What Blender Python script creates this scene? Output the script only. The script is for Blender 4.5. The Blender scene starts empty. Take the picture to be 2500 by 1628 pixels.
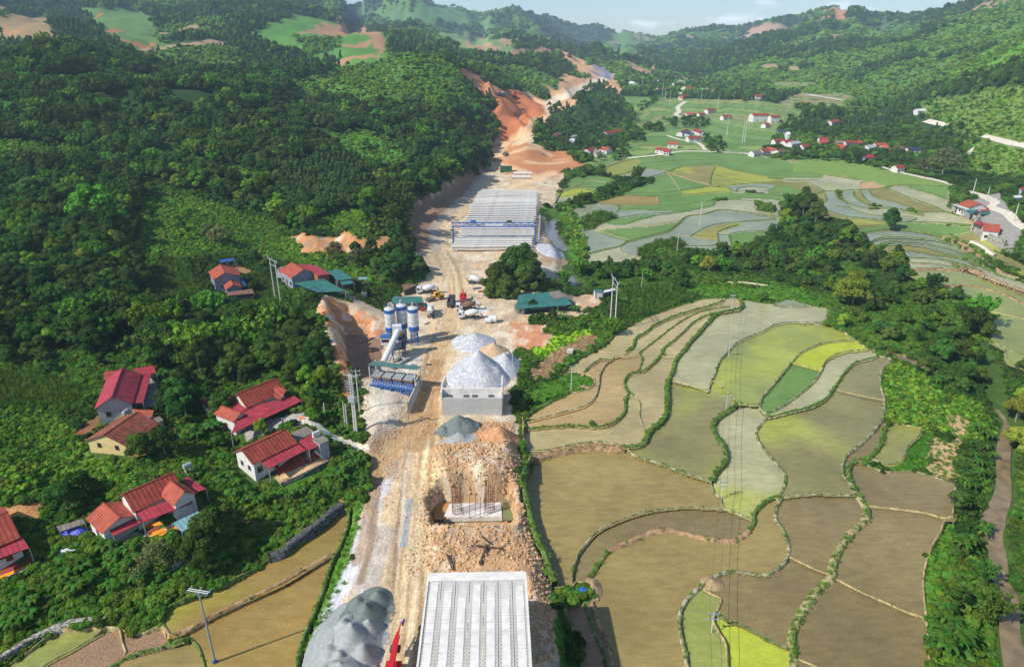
import bpy, math, random
import numpy as np
from mathutils import Vector, Matrix
random.seed(7); RS = np.random.RandomState(11)
sc = bpy.context.scene
COL = sc.collection
# ------------------------------------------------------------ camera, sky, sun, exposure
PITCH = math.radians(23.2); F = 1667.0; CAMH = 97.0
SP, CP = math.sin(PITCH), math.cos(PITCH)
cam_d = bpy.data.cameras.new('camera'); cam = bpy.data.objects.new('camera', cam_d); COL.objects.link(cam)
cam.location = (0, 0, CAMH); cam.rotation_euler = (math.pi/2-PITCH, 0, 0)
cam_d.sensor_width = 36; cam_d.lens = 36*F/2500; cam_d.clip_start = 1; cam_d.clip_end = 30000
sc.camera = cam
SUN_EL = math.radians(42); SHX, SHY = 0.885, 0.465        # shadows fall to the right and away
w = bpy.data.worlds.new('World'); sc.world = w; w.use_nodes = True
nt = w.node_tree; nt.nodes.clear()
out = nt.nodes.new('ShaderNodeOutputWorld'); bg = nt.nodes.new('ShaderNodeBackground')
sky = nt.nodes.new('ShaderNodeTexSky'); sky.sky_type = 'NISHITA'; sky.sun_disc = False
sky.sun_elevation = SUN_EL; sky.sun_rotation = math.atan2(-SHX, -SHY)
sky.air_density = 1.0; sky.dust_density = .4; sky.ozone_density = 4; sky.altitude = 300
tc = nt.nodes.new('ShaderNodeTexCoord'); mp = nt.nodes.new('ShaderNodeMapping'); mp.inputs['Scale'].default_value = (4, 4, 13)
mp.inputs['Location'].default_value = (.6, .2, .25)
nz = nt.nodes.new('ShaderNodeTexNoise'); nz.inputs['Scale'].default_value = 2.3; nz.inputs['Detail'].default_value = 7; nz.inputs['Roughness'].default_value = .55
rp = nt.nodes.new('ShaderNodeValToRGB'); rp.color_ramp.elements[0].position = .59; rp.color_ramp.elements[1].position = .70
rp.color_ramp.elements[1].color = (.6, .6, .6, 1)
mx = nt.nodes.new('ShaderNodeMix'); mx.data_type = 'RGBA'; mx.inputs['B'].default_value = (12, 12.4, 13, 1)
L = nt.links.new
L(tc.outputs['Generated'], mp.inputs['Vector']); L(mp.outputs['Vector'], nz.inputs['Vector']); L(nz.outputs['Fac'], rp.inputs['Fac'])
L(rp.outputs['Color'], mx.inputs['Factor']); L(sky.outputs['Color'], mx.inputs['A']); L(mx.outputs['Result'], bg.inputs['Color'])
bg.inputs['Strength'].default_value = 0.115; L(bg.outputs['Background'], out.inputs['Surface'])
sd = bpy.data.lights.new('sun', 'SUN'); sd.energy = 4.3; sd.angle = math.radians(.55); sd.color = (1.0, .945, .86)
sun = bpy.data.objects.new('sun', sd); COL.objects.link(sun)
sun.rotation_euler = Vector((-SHX*math.cos(SUN_EL), -SHY*math.cos(SUN_EL), math.sin(SUN_EL))).to_track_quat('Z', 'Y').to_euler()
vs = sc.view_settings; vs.view_transform = 'Standard'; vs.look = 'None'; vs.exposure = 0.36; vs.gamma = 1; vs.use_curve_mapping = False
cy = sc.cycles; cy.max_bounces = 5; cy.diffuse_bounces = 2; cy.glossy_bounces = 2; cy.transmission_bounces = 2; cy.volume_bounces = 1
cy.transparent_max_bounces = 4; cy.use_adaptive_sampling = True; cy.adaptive_threshold = .02; cy.use_denoising = True
cy.denoiser = 'OPENIMAGEDENOISE'; cy.denoising_prefilter = 'ACCURATE'
cy.caustics_reflective = False; cy.caustics_refractive = False; cy.sample_clamp_indirect = 4

# ------------------------------------------------------------ small helpers
def t(c, r, pts):                                   # tile coordinates of the survey sheets -> photograph pixels
    return [(c*625+x*.26261, r*407+y*.26261) for x, y in pts]
def lin(r, g, b):
    f = lambda v: ((v/255+.055)/1.055)**2.4 if v > 10 else v/255/12.92
    return (f(r), f(g), f(b))
def ray(u, v):
    s = (u-1250)/F; q = (v-814)/F
    return s, CP-q*SP, -SP-q*CP
def vnoise(x, y, seed=0):
    xi = np.floor(x).astype(np.int64); yi = np.floor(y).astype(np.int64)
    fx = x-xi; fy = y-yi; fx = fx*fx*(3-2*fx); fy = fy*fy*(3-2*fy)
    def h(a, b):
        n = (a*374761393+b*668265263+seed*974634777) & 0x7fffffff
        n = ((n ^ (n >> 13))*1274126177) & 0x7fffffff
        return ((n ^ (n >> 16)) & 0xffff)/65535.
    return (h(xi, yi)*(1-fx)+h(xi+1, yi)*fx)*(1-fy)+(h(xi, yi+1)*(1-fx)+h(xi+1, yi+1)*fx)*fy
def fbm(x, y, o=4, seed=0):
    r = 0; a = .5; tot = 0
    for i in range(o):
        r = r+a*vnoise(x*2**i+i*17.3, y*2**i-i*9.1, seed+i); tot += a; a *= .5
    return r/tot

# ------------------------------------------------------------ relief: surveyed points -> height field
CTRL = []                                            # (x, y, h)
def h_(H, *pts):
    for u, v in pts:
        a, b, c = ray(u, v); k = (H-CAMH)/c; CTRL.append((a*k, b*k, H))
def d_(*pts, drop=0):
    for u, v, D in pts:
        a, b, c = ray(u, v); k = D/b; CTRL.append((a*k, D, CAMH+c*k-drop))
def w_(*pts):
    CTRL.extend(pts)
h_(4, (760,1700),(1000,1700),(1250,1700),(820,1560),(1000,1500),(1250,1500),(900,1300),(1100,1350),(920,1120),(1050,1200),(1230,1300),(950,1000),(1100,1050),(1240,1060),
   (1000,880),(1150,850),(1240,900),(1050,760),(1150,780),(1200,700),(1060,690),(1290,760),(1400,730),(1130,640),(1280,640),(1090,590),(1110,600),(1300,600),(1320,500),(1165,470),(1310,465))
h_(6, (1230,420),(1330,420),(1380,400),(1250,370),(1340,385)); h_(1, (1400,620),(1370,680)); h_(-1, (1345,530),(1375,600),(1398,690))
h_(3.4, (1330,1560),(1310,1400),(1275,1200),(1262,1080)); h_(1.2, (1360,1640),(1345,1440),(1300,1260))
h_(2.5, (1290,1030),(1400,950),(1500,850),(1650,760)); h_(1.8, (1600,1000),(1750,820)); h_(1.5, (1450,1090),(1900,780),(2000,830))
h_(1.0, (1350,1200),(1800,1000),(2000,950),(2100,880)); h_(.4, (1600,1250),(1850,1150),(2050,1100),(2150,1000)); h_(0, (1500,1450),(1800,1350),(2000,1300),(2200,1200),(1600,1600))
h_(-.5, (1900,1500),(2100,1500),(2250,1450),(2250,1620),(1800,1640)); h_(-1, (2250,1080),(2350,1000)); h_(-2.6, (2430,1150),(2440,1000),(2420,1350),(2400,1500),(2390,1640)); h_(-1.5, (2490,1300),(2500,1600),(2560,1500)); h_(-1,(2300,1350),(2310,1550))
h_(1.5, (1500,700),(1600,680),(1800,720),(2050,740),(2150,800)); h_(0, (2230,860),(2400,900)); h_(1, (2300,700),(2450,850),(2350,620)); h_(3.5, (2450,720),(2500,640)); h_(0, (2480,960))
h_(1, (1450,620),(1450,560),(1600,560),(1800,580),(1600,500),(1800,500)); h_(1.5, (1500,470),(1700,440),(1900,540),(2100,560)); h_(3, (1450,440),(1600,410),(1800,420),(2000,460),(2150,520),(2300,560))
h_(5, (1500,385),(1700,390),(1900,400),(2100,440),(2250,480)); h_(8, (2380,540),(2450,600),(2350,460),(1600,350),(1800,360)); h_(9,(1480,360),(1420,370))
h_(10, (2000,370),(2150,400),(2300,430),(1500,320),(1900,340),(1700,300)); h_(12, (2420,470),(2500,560))
d_((1450,300,760),(1550,270,900),(1650,250,1000),(1750,240,1020),(1850,240,1000),(2000,280,820),(1600,220,1200),(1700,210,1300),(1550,230,1150),(1650,190,1500),(1480,260,900),(1950,240,1000),(2100,290,760))
# left side: lower terraces, village slope, hill
h_(1, (150,1600),(350,1560),(600,1550),(700,1450),(650,1600),(760,1400)); h_(2.4, (500,1470),(700,1330),(830,1260)); h_(1.8, (300,1500),(100,1520)); h_(4, (600,1300),(750,1240)); h_(1,(0,1640),(-150,1600))
d_((420,1260,114),(250,1350,106),(60,1340,106),(620,1090,140),(740,1080,140),(640,1000,156),(800,1030,155),(560,960,168),(700,960,166),(300,970,158),(0,1100,132),(-200,1150,128),(150,1200,124),(0,900,175),(0,800,200),
   (200,850,188),(450,850,188),(650,850,192),(700,780,215),(780,740,232),(600,740,236),(820,700,252),(740,690,256),(560,700,252),(400,750,228),(200,720,230),(0,700,235),(680,630,290),(860,640,285),(950,660,280),(450,640,270))
h_(5, (860,1100),(880,1000),(840,1120),(850,900)); h_(4.5,(940,780),(930,720),(990,700)); h_(9,(780,1000),(760,900))
h_(13, (795,790),(830,850)); h_(9, (930,620),(980,640)); h_(12, (700,590),(800,590),(900,590)); h_(17,(760,560),(880,560))
d_((0,600,275,),(200,600,268),(450,560,300),(700,540,330),(950,540,330), drop=2)
d_((0,450,335),(300,430,345),(600,430,370),(850,440,385),(980,450,395),(0,300,430),(300,300,450),(600,330,450),(850,350,480),(1000,350,500),(1100,400,460),(1130,330,560),
   (0,110,590),(150,105,600),(300,150,570),(430,170,590),(550,180,620),(700,200,660), drop=10)
d_((860,165,740),(960,132,790),(1060,145,800),(1130,182,770),(960,200,690),(1080,250,640),(820,260,600), drop=3)
h_(9, (1050,520),(1110,470),(1160,440)); h_(5,(1065,560),(1180,455)); d_((1190,400,540),(1200,340,650),(1205,280,720), drop=6); d_((1240,300,700),(1290,270,800),(1240,240,790),(1300,330,640),(1270,350,600))
d_((1180,240,770),(1200,215,820),(1230,215,860)); d_((1330,250,950),(1350,240,1000),(1400,215,1150),(1480,185,1400),(1290,230,900),(1300,190,1080),(1340,200,1050))
d_((1352,120,1600),(1420,145,1500),(1490,172,1430),(1510,210,1250),(1300,150,1300),(1230,140,1350))
d_((1450,200,860),(1430,260,760),(1350,300,690),(1500,240,850), drop=10); h_(8,(1400,330),(1480,330),(1380,370))
# second row of hills
d_((500,150,850),(650,130,980),(800,160,950),(900,130,1000),(600,75,1150),(700,42,1350),(800,70,1300),(900,100,1150),(940,130,1080),(420,80,1100),(300,100,950),(100,60,1100),(0,40,1100),(300,60,1150),(450,40,1500),(300,20,1500),(0,0,1450),(0,-40,1600),(-300,50,1000),(-400,-60,1500),
   (560,20,1600),(500,-5,1900),(700,10,2100),(843,13,2400),(800,50,1800),(950,75,1500),(1050,90,1500),(1100,120,1300),(1000,50,2000),(950,-15,2800),(1000,-25,2900),(1056,0,2900),(1120,12,2900),(1174,27,2900),(1100,60,2200),(1180,95,1700),(1230,110,1650),(1150,80,1900),(1200,60,2600),
   (1225,18,3500),(1262,9,3600),(1310,28,3600),(1350,35,3700),(1405,58,3900),(1440,59,4000),(1456,53,4100),(1510,73,4300),(1531,67,4500),(1570,78,4800),(1602,85,5200),(1300,70,2700),(1400,95,2700),(1450,115,2400),(1530,110,3300),(1350,90,2500),(1510,112,1900),(1520,140,1700),(1560,150,1600))
d_((1620,84,4300),(1660,70,3800),(1700,65,3600),(1740,57,3400),(1800,60,3200),(1860,45,2900),(1930,34,2700),(2000,15,2500),(2040,3,2400),(2062,18,2350),(2082,10,2300),(2105,15,2250),(2120,27,2100),(2170,28,2050),(2210,32,1950),(2300,15,1800),(2380,-4,1750),(2500,-50,1800),
   (1600,120,2600),(1700,110,2400),(1800,90,2300),(1620,160,1650),(1750,150,1700),(1850,120,1750),(1950,80,1900),(1900,180,1350),(2000,130,1550),(2100,70,1650),(2000,210,1150),(2100,180,1200),(2200,130,1250),(2300,80,1350),(2400,30,1450),(2480,0,1500),(2200,200,1080),(1800,200,1350),
   (2550,60,760),(2500,90,800),(2430,118,840),(2350,158,900),(2260,215,960),(2500,200,640),(2400,240,700),(2300,280,720),(2200,300,740),(2500,320,520),(2400,340,580),(2300,370,600),(2500,420,430),(2600,300,480),(2450,420,470), drop=6)
# behind the crests, where the photograph does not look
w_((-350,760,62),(-150,820,60),(-600,800,70),(0,950,50),(-800,1250,90),(600,1150,70),(-1500,2000,180),(-3000,5000,300),(2200,3000,220),(3500,5500,250),(0,7000,200),(1500,7000,120),(-1500,6900,260),(1200,1500,170),(1500,1100,150),
   (-60,55,2),(0,50,4),(60,50,0),(-30,50,3),(110,70,-1),(-110,75,3),(-200,120,14),(-300,250,40),(-500,420,80),(-800,600,110),(180,130,-1.5),(300,220,2),(480,380,30),(700,520,70),(-500,2500,160),(800,2500,60))

A0, A1, NA = -1.22, 1.22, 640
av = np.linspace(A0, A1, NA)
Ys = [46.]
while Ys[-1] < 7200: Ys.append(Ys[-1]*(1+min(max(.0023*Ys[-1]/84, .0023), .0085)))
Yv = np.array(Ys); NY = len(Yv); lY = np.log(Yv)
def rbf():
    P = np.array(CTRL); pa = P[:, 0]/P[:, 1]*1.8; pl = np.log(P[:, 1])
    # merge duplicates
    def ph(da, dl): return np.sqrt(da*da+dl*dl+.0016)
    K = ph(pa[:, None]-pa[None], pl[:, None]-pl[None]); n = len(P)
    M = np.zeros((n+3, n+3)); M[:n, :n] = K-np.eye(n)*.004; M[:n, n] = 1; M[:n, n+1] = pa; M[:n, n+2] = pl; M[n:, :n] = M[:n, n:].T
    rhs = np.zeros(n+3); rhs[:n] = P[:, 2]
    W = np.linalg.solve(M, rhs)
    ca = np.linspace(A0, A1, 170); cl = np.linspace(lY[0], lY[-1], 260)
    G = np.zeros((260, 170))
    for i in range(260):
        G[i] = ph(ca[:, None]*1.8-pa[None], cl[i]-pl[None])@W[:n]+W[n]+W[n+1]*ca*1.8+W[n+2]*cl[i]
    ri = (lY-cl[0])/(cl[-1]-cl[0])*259; ci = np.linspace(0, 169, NA)
    r0 = np.minimum(ri.astype(int), 258); fr = (ri-r0)[:, None]; c0 = np.minimum(ci.astype(int), 168); fc = (ci-c0)[None]
    g = lambda a, b: G[np.ix_(a, b)]
    return (g(r0, c0)*(1-fc)+g(r0, c0+1)*fc)*(1-fr)+(g(r0+1, c0)*(1-fc)+g(r0+1, c0+1)*fc)*fr
H = rbf()
GX = av[None]*Yv[:, None]; GY = np.repeat(Yv[:, None], NA, 1)
GU = None
def hgt(x, y):
    x = np.asarray(x, float); y = np.asarray(y, float)
    a = np.clip((x/y-A0)/(A1-A0)*(NA-1), 0, NA-1.001); r = np.clip(np.interp(y, Yv, np.arange(NY)), 0, NY-1.001)
    ai = a.astype(int); ri = r.astype(int); fa = a-ai; fr = r-ri
    return (H[ri, ai]*(1-fa)+H[ri, ai+1]*fa)*(1-fr)+(H[ri+1, ai]*(1-fa)+H[ri+1, ai+1]*fa)*fr
def cast(u, v, lift=0.):                             # where a sight line through a pixel meets the ground (or the ground + lift)
    a, b, c = ray(u, v); aa = min(max((a/b-A0)/(A1-A0)*(NA-1), 0), NA-1.001); i = int(aa); fa = aa-i
    hh = H[:, i]*(1-fa)+H[:, i+1]*fa+lift-(CAMH+c/b*Yv)
    k = np.argmax(hh > 0)
    if hh[k] <= 0: k = NY-1
    if k == 0: y = Yv[0]
    else: y = Yv[k-1]+(Yv[k]-Yv[k-1])*(-hh[k-1])/(hh[k]-hh[k-1]+1e-9)
    return (a/b*y, y)
def cast3(u, v, lift=0.):
    x, y = cast(u, v, lift); return (x, y, float(hgt(x, y))+lift)
def cp(pts, step=25):                                # polygon of pixels -> polygon on the ground
    o = []
    n = len(pts)
    for i in range(n):
        (u0, v0), (u1, v1) = pts[i], pts[(i+1) % n]
        m = max(1, int(math.hypot(u1-u0, v1-v0)/step))
        for k in range(m):
            q = cast(u0+(u1-u0)*k/m, v0+(v1-v0)*k/m)
            if q[1] < 6800: o.append(q)
    return np.array(o)
def cl(pts, step=12):                                # open polyline, smoothed (Catmull-Rom) in pixels, on the ground
    P = [pts[0]]+list(pts)+[pts[-1]]; o = []
    for i in range(1, len(P)-2):
        p0, p1, p2, p3 = (np.array(q, float) for q in P[i-1:i+3])
        m = max(2, int(np.hypot(*(p2-p1))/step))
        for k in range(m):
            s = k/m; o.append(.5*((2*p1)+(p2-p0)*s+(2*p0-5*p1+4*p2-p3)*s*s+(3*p1-p0-3*p2+p3)*s**3))
    o.append(np.array(P[-1], float)); return o
def pip(px, py, poly):
    ins = np.zeros(px.shape, bool)
    b = (px >= poly[:, 0].min()) & (px <= poly[:, 0].max()) & (py >= poly[:, 1].min()) & (py <= poly[:, 1].max())
    if not b.any(): return ins
    x = px[b]; y = py[b]; r = np.zeros(x.shape, bool); n = len(poly); j = n-1
    for i in range(n):
        xi, yi = poly[i]; xj, yj = poly[j]
        if yi != yj:
            c = ((yi > y) != (yj > y)) & (x < (xj-xi)*(y-yi)/(yj-yi)+xi)
            r ^= c
        j = i
    ins[b] = r; return ins

# relief detail: gullies and spurs on the hills, little on the valley floor
hill = np.clip((H-11)/45, 0, 1)*np.clip((GY-230)/300, 0, 1)
far = np.clip((GY-900)/2500, 0, 1)
n1 = 1-np.abs(2*fbm(GX/150+3, GY/150, 4, 5)-1); n2 = 1-np.abs(2*fbm(GX/520+9, GY/520, 5, 8)-1)
H += hill*((n1-np.mean(n1))*30*(1-far*.2)+(n2-np.mean(n2))*190*far)
SKY = [(843,12),(870,5),(900,-8),(950,-15),(1000,-25),(1056,0),(1120,12),(1174,27),(1200,22),(1225,18),(1262,9),(1285,20),(1310,28),(1350,35),(1380,48),(1405,58),(1440,59),(1456,53),(1480,62),(1510,73),(1531,67),(1550,72),(1570,78),(1602,85),(1620,84),(1660,70),(1700,65),(1740,57),(1800,60),(1860,45),(1930,34),(2000,15),(2040,3),(2062,18),(2082,10),(2105,15),(2120,27),(2170,28),(2210,32),(2300,15),(2380,-4),(2440,-30)]
SA = np.array([ray(*p)[0]/ray(*p)[1] for p in SKY]); ST_ = np.array([ray(*p)[2]/ray(*p)[1] for p in SKY])       # crest line of the far range
want = np.interp(av, SA, ST_)-.0045; r0_ = np.searchsorted(Yv, 1500); rw = np.clip((GY-1300)/500, 0, 1); inr = ((av > SA[0]) & (av < SA[-1]))
for _ in range(3):
    el = ((H-CAMH)/GY)[r0_:]; dlt = np.where(inr, want-el.max(0), 0); dlt = np.convolve(np.pad(dlt, 1, 'edge'), [.25,.5,.25], 'valid'); H += dlt[None]*GY*rw
lim = (want+.0005)[None]*GY+CAMH; m_ = inr[None] & (GY > 900) & (H > lim); H[m_] = lim[m_]
H += (fbm(GX/14, GY/14, 3, 3)-.5)*1.2*np.clip((H-3)/6, 0, 1)*np.clip(1-GY/900, 0, 1)

# ------------------------------------------------------------ cover classes
SHRUB, FOREST, BARE, LOW, BRUSH, PADDY, CORN, PLANT, WATER = range(9)
CLS = np.zeros((NY, NA), np.int8); RGB = np.zeros((NY, NA, 3)); RGB[:] = lin(66, 92, 40)
fa_ = (GY > 560) & (H > 14); CLS[fa_] = FOREST; RGB[fa_] = lin(52, 78, 40)
WX = GX+(fbm(GX/GY*60+5, np.log(GY)*60, 3, 21)-.5)*GY*.016; WY = GY+(fbm(GX/GY*60+50, np.log(GY)*60, 3, 22)-.5)*GY*.03
pn = fbm(GX/190+7, GY/260, 4, 55); fp = fa_ & (GY > 640) & (pn > .54); CLS[fp] = BRUSH; RGB[fp] = lin(88, 122, 58)
fp = fa_ & (GY > 900) & (fbm(GX/110+31, GY/170, 3, 61) > .72); CLS[fp] = LOW; RGB[fp] = lin(160, 134, 104)
def cover(cls, rgb, px, warp=1):
    P = cp(px); m = pip(WX if warp else GX, WY if warp else GY, P)
    if cls is not None: CLS[m] = cls
    if rgb is not None: RGB[m] = lin(*rgb)
    return m
cover(FOREST, (48,74,32), [(-200,60),(0,100),(150,95),(300,140),(430,165),(560,175),(650,190),(740,215),(880,240),(960,250),(1060,240),(1150,240),(1190,290),(1215,340),(1195,410),(1100,480),(1020,530),(960,560),(860,560),(700,560),(640,520),(480,470),(340,440),(330,560),(300,640),(360,700),(330,800),(350,900),(250,860),(-200,850)])
cover(FOREST, (48,74,32), [(330,770),(520,760),(740,800),(780,850),(800,950),(700,900),(560,920),(420,920),(350,900)])
fp = (CLS == FOREST) & (GY < 620) & (fbm(GX/62+11, GY/80, 3, 64) > .64); CLS[fp] = BRUSH; RGB[fp] = lin(84, 128, 46)
cover(BRUSH, (84,122,48), [(700,205),(860,160),(960,128),(1060,140),(1110,165),(1135,205),(1190,285),(1100,262),(1000,250),(900,270),(800,245)])
cover(BRUSH, (84,138,42), [(790,330),(900,315),(980,355),(1010,420),(960,432),(900,410),(840,395)])
cover(BRUSH, (92,128,48), [(340,470),(480,480),(640,535),(720,590),(900,560),(960,600),(930,700),(700,640),(600,610),(420,640),(330,620),(350,540)])
cover(BRUSH, (88,122,46), [(-50,980),(140,1010),(230,1110),(340,1130),(330,1180),(200,1200),(0,1220),(-60,1200)])
for c_, p_ in (((150,128,92), t(0,0,[(0,150),(470,160),(480,350),(600,400),(400,420),(0,400)])),
               ((92,124,66), t(0,0,[(650,60),(1350,110),(1450,160),(1430,260),(1440,380),(1530,430),(1200,480),(950,300),(820,180)])),
               ((88,134,54), t(1,0,[(-120,300),(120,250),(330,130),(600,175),(900,245),(1150,305),(1250,380),(1220,560),(820,620),(760,540),(450,560),(330,470),(150,420)])),
               ((168,128,92), t(1,0,[(430,310),(600,220),(900,245),(1150,310),(1210,370),(1200,500),(1110,500),(1090,360),(950,310),(800,340)])),
               ((168,128,92), t(1,0,[(800,400),(900,430),(1100,370),(1100,400),(950,450),(830,450)])), ((168,128,92), t(1,0,[(800,540),(1100,500),(1130,520),(860,560),(830,600),(780,590)])),
               ((112,138,84), t(1,0,[(1700,320),(2050,330),(2380,440),(2480,560),(1900,480)])), ((172,142,108), t(1,0,[(1880,400),(2150,400),(2300,440),(2100,470),(1950,440)])),
               ((92,128,76), t(1,0,[(860,100),(1000,90),(1300,75),(1640,50),(2050,140),(2300,260),(1900,240),(1500,210),(1100,150)])),
               ((150,118,92), t(2,0,[(0,470),(250,440),(400,480),(420,540),(150,530),(0,520)])),
               ((96,130,60), t(2,0,[(910,490),(1000,450),(1100,445),(1180,500),(1230,560),(1000,540)])),
               ((172,138,114), t(2,0,[(2110,330),(2240,230),(2400,225),(2740,225),(2600,260),(2380,310),(2320,360),(2150,380)])),
               ((190,134,98), t(3,0,[(400,225),(560,160),(730,75),(745,100),(600,180),(450,220)])), 
               ((196,150,110), t(2,0,[(1190,370),(1210,310),(1310,345),(1200,400),(1130,430)])), ((176,176,150), t(2,0,[(1120,465),(1140,465),(1220,545),(1200,540)])),
               ((200,160,112), t(2,0,[(1130,660),(1300,640),(1300,600),(1390,570),(1400,600),(1330,660),(1220,690),(1160,690)])),
               ((150,135,95), t(3,0,[(40,760),(180,760),(400,770),(300,820),(60,820)]))):
    cover(LOW, c_, p_)
for p_ in ([(0,280),(180,285),(450,325),(640,395),(600,405),(430,345),(170,300),(0,300)], [(820,165),(1000,135),(1010,145),(870,180)], [(880,290),(1080,275),(1150,300),(1100,305),(900,310)], [(1000,330),(1300,395),(1440,430),(1400,450),(1200,480),(1300,430),(1020,350)]):
    cover(LOW, (182,122,82), t(0,0,p_))
cover(PLANT, (60,92,52), t(0,0,[(470,140),(620,150),(900,280),(1050,400),(700,390),(600,330),(490,340)]))
cover(BRUSH, (66,104,52), t(1,0,[(330,340),(700,340),(780,380),(700,480),(450,520),(400,440)]))
cover(PLANT, (70,82,40), t(1,1,[(230,180),(330,60),(500,0),(900,-50),(1000,0),(900,300),(700,440),(400,420),(230,330)]))
cover(BRUSH, (84,126,60), t(3,0,[(660,270),(1100,200),(1400,230),(1450,330),(1100,400),(720,350)]))
cover(BRUSH, (92,138,50), t(3,0,[(2500,300),(2380,350),(2000,480),(1800,600),(1650,700),(1300,740),(1250,780),(1700,780),(2000,700),(2500,560)]))
cover(BRUSH, (112,134,62), t(3,0,[(1300,980),(1900,860),(2500,760),(2600,1700),(1850,1600),(1900,1350),(1700,1200),(1500,1100)]))
cover(BRUSH, (100,132,66), t(3,0,[(200,960),(800,1000),(1100,1010),(900,1060),(500,1060),(300,1010)]))
# valley fields
cover(LOW, (112,140,78), t(2,0,[(970,900),(1250,900),(1600,915),(2380,950)])+t(3,0,[(250,1000),(380,1060),(200,1180),(60,1250)])+t(2,0,[(2300,1550),(600,1560),(1060,1300),(1250,1240),(1110,1150),(1130,1050)]))
for p_ in ([(1365,930),(1560,925),(1500,955),(1370,950)], [(1640,935),(2170,925),(2100,965),(1700,960)], [(2000,1000),(2200,990),(2160,1010)], [(1070,1340),(1200,1330),(1420,1350),(1250,1390)], [(1420,860),(1540,855),(1530,890),(1420,890)], [(1300,1000),(1450,990),(1440,1030),(1330,1030)]):
    cover(LOW, (158,136,96), t(2,0,p_))
cover(LOW, (150,140,100), t(3,0,[(0,1010),(180,990),(330,1040),(100,1060)]))
cover(LOW, (116,142,70), t(3,1,[(0,-60),(700,-80),(1050,20),(1300,60),(1660,150),(1700,180),(1300,190),(1080,200),(800,230),(-100,150)]))
cover(LOW, (165,140,98), t(3,1,[(230,65),(560,80),(850,120),(830,150),(700,130),(300,95)])); cover(LOW, (178,146,108), t(3,1,[(780,160),(960,130),(1060,170),(1080,205),(800,215)]))
vz = (CLS == LOW) & (GY > 560) & (GY < 1400) & (H < 40) & (np.abs(GX-250) < 520)
kq = np.floor(H*1.1+5*fbm(GX/170, GY/300, 2, 91)+30).astype(int)+7*np.floor(GX/85+fbm(GX/60, GY/60, 2, 92)*1.5).astype(int)*((H*7).astype(int) > -1)
pal = np.array([lin(*c) for c in ((112,142,76),(98,134,66),(132,148,86),(120,140,80),(150,140,98),(104,138,74),(140,156,84),(90,126,62))]); RGB[vz] = pal[kq[vz] % 8]*.7+RGB[vz]*.3
fr_ = (H*1.1+5*fbm(GX/170, GY/300, 2, 91)) % 1; ed_ = vz & (fr_ < .12); RGB[ed_] = lin(84, 104, 58)
# garden and grass flats near the river and among the houses
cover(LOW, (86,132,44), t(2,1,[(1600,1160),(1700,1080),(2000,1120),(2380,1130)])+t(3,1,[(0,1100),(300,1120),(420,1200),(560,1280),(460,1300),(0,1250)])+t(2,1,[(1900,1220),(1760,1220)]))
cover(BRUSH, (80,132,42), t(3,2,[(1140,260),(1300,300),(1500,420),(1600,560),(1900,600),(2050,700),(2100,850),(2130,960),(1900,980),(1730,1000),(1600,960),(1420,880),(1110,820),(1060,640),(1070,400)]))
cover(LOW, (64,116,34), t(3,2,[(1420,950),(1580,920),(1500,1100),(1460,1290),(1230,1285),(1100,1290),(1070,1230),(1250,1180),(1330,1020)]))
cover(LOW, (196,164,122), t(3,2,[(1660,755),(1870,790),(1850,930),(1800,1060),(1760,1200),(1755,1410),(1470,1300),(1560,980),(1720,1010),(1700,880)]))
cover(LOW, (92,140,50), t(3,3,[(1640,200),(1720,180),(1700,450),(1600,600),(1600,900),(1500,1000),(1455,800),(1480,600),(1560,400)]))
cover(LOW, (150,190,40), t(2,2,[(300,30),(440,10),(640,-40),(760,-60),(700,30),(560,80),(380,190),(230,240),(160,220),(180,150)]))
cover(CORN, (176,150,116), t(2,2,[(160,390),(200,300),(330,220),(520,80),(780,0),(810,80),(600,190),(420,310),(330,440),(230,440)]))
cover(LOW, (80,126,40), t(2,2,[(130,520),(330,470),(450,390),(570,355),(700,385),(765,450),(740,520),(540,560),(430,580),(210,720),(170,640),(100,560)]))
cover(CORN, (96,110,52), t(2,1,[(1010,1150),(1100,1110),(1500,1120),(1740,1230),(1550,1290),(1300,1370),(1000,1530),(980,1450),(1150,1250)]))
cover(CORN, (110,120,70), t(2,1,[(640,490),(800,425),(960,440),(985,475),(870,520),(740,540)])); cover(CORN, (132,118,74), t(2,1,[(1160,830),(1180,750),(1350,690),(1550,670),(1650,720),(1500,740),(1330,790),(1270,860)]))
cover(CORN, (66,100,40), t(0,1,[(1400,900),(1550,860),(1700,900),(1780,1050),(1900,1200),(1700,1350),(1400,1320),(1250,1250),(1420,1100)])); cover(CORN, (86,120,40), t(0,1,[(1750,1350),(2000,1250),(2380,1220),(2500,1150),(2830,1200),(2800,1400),(2600,1450),(1900,1430)]))
cover(CORN, (74,84,42), t(0,2,[(0,360),(300,330),(650,450),(850,560),(600,680),(0,720),(-200,700),(-200,400)]))
cover(CORN, (92,110,70), t(3,1,[(350,880),(550,830),(650,930),(500,1010),(430,980)]))
cover(LOW, (84,124,42), t(1,3,[(800,100),(960,-40),(980,60),(900,450),(820,800),(720,1000),(600,1300),(440,1700),(350,1700),(520,1180),(620,900),(740,560),(860,260)]))
cover(LOW, (84,124,42), t(2,3,[(60,-60),(130,100),(220,400),(330,780),(400,950),(470,1000),(500,1300),(620,1700),(500,1700),(380,1400),(330,900),(200,500),(90,150)]))
cover(LOW, (70,112,36), t(1,2,[(230,1400),(650,1190),(700,1280),(330,1500),(100,1600)])); cover(LOW, (86,122,44), t(2,2,[(120,520),(260,540),(150,640),(60,640)]))
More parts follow.
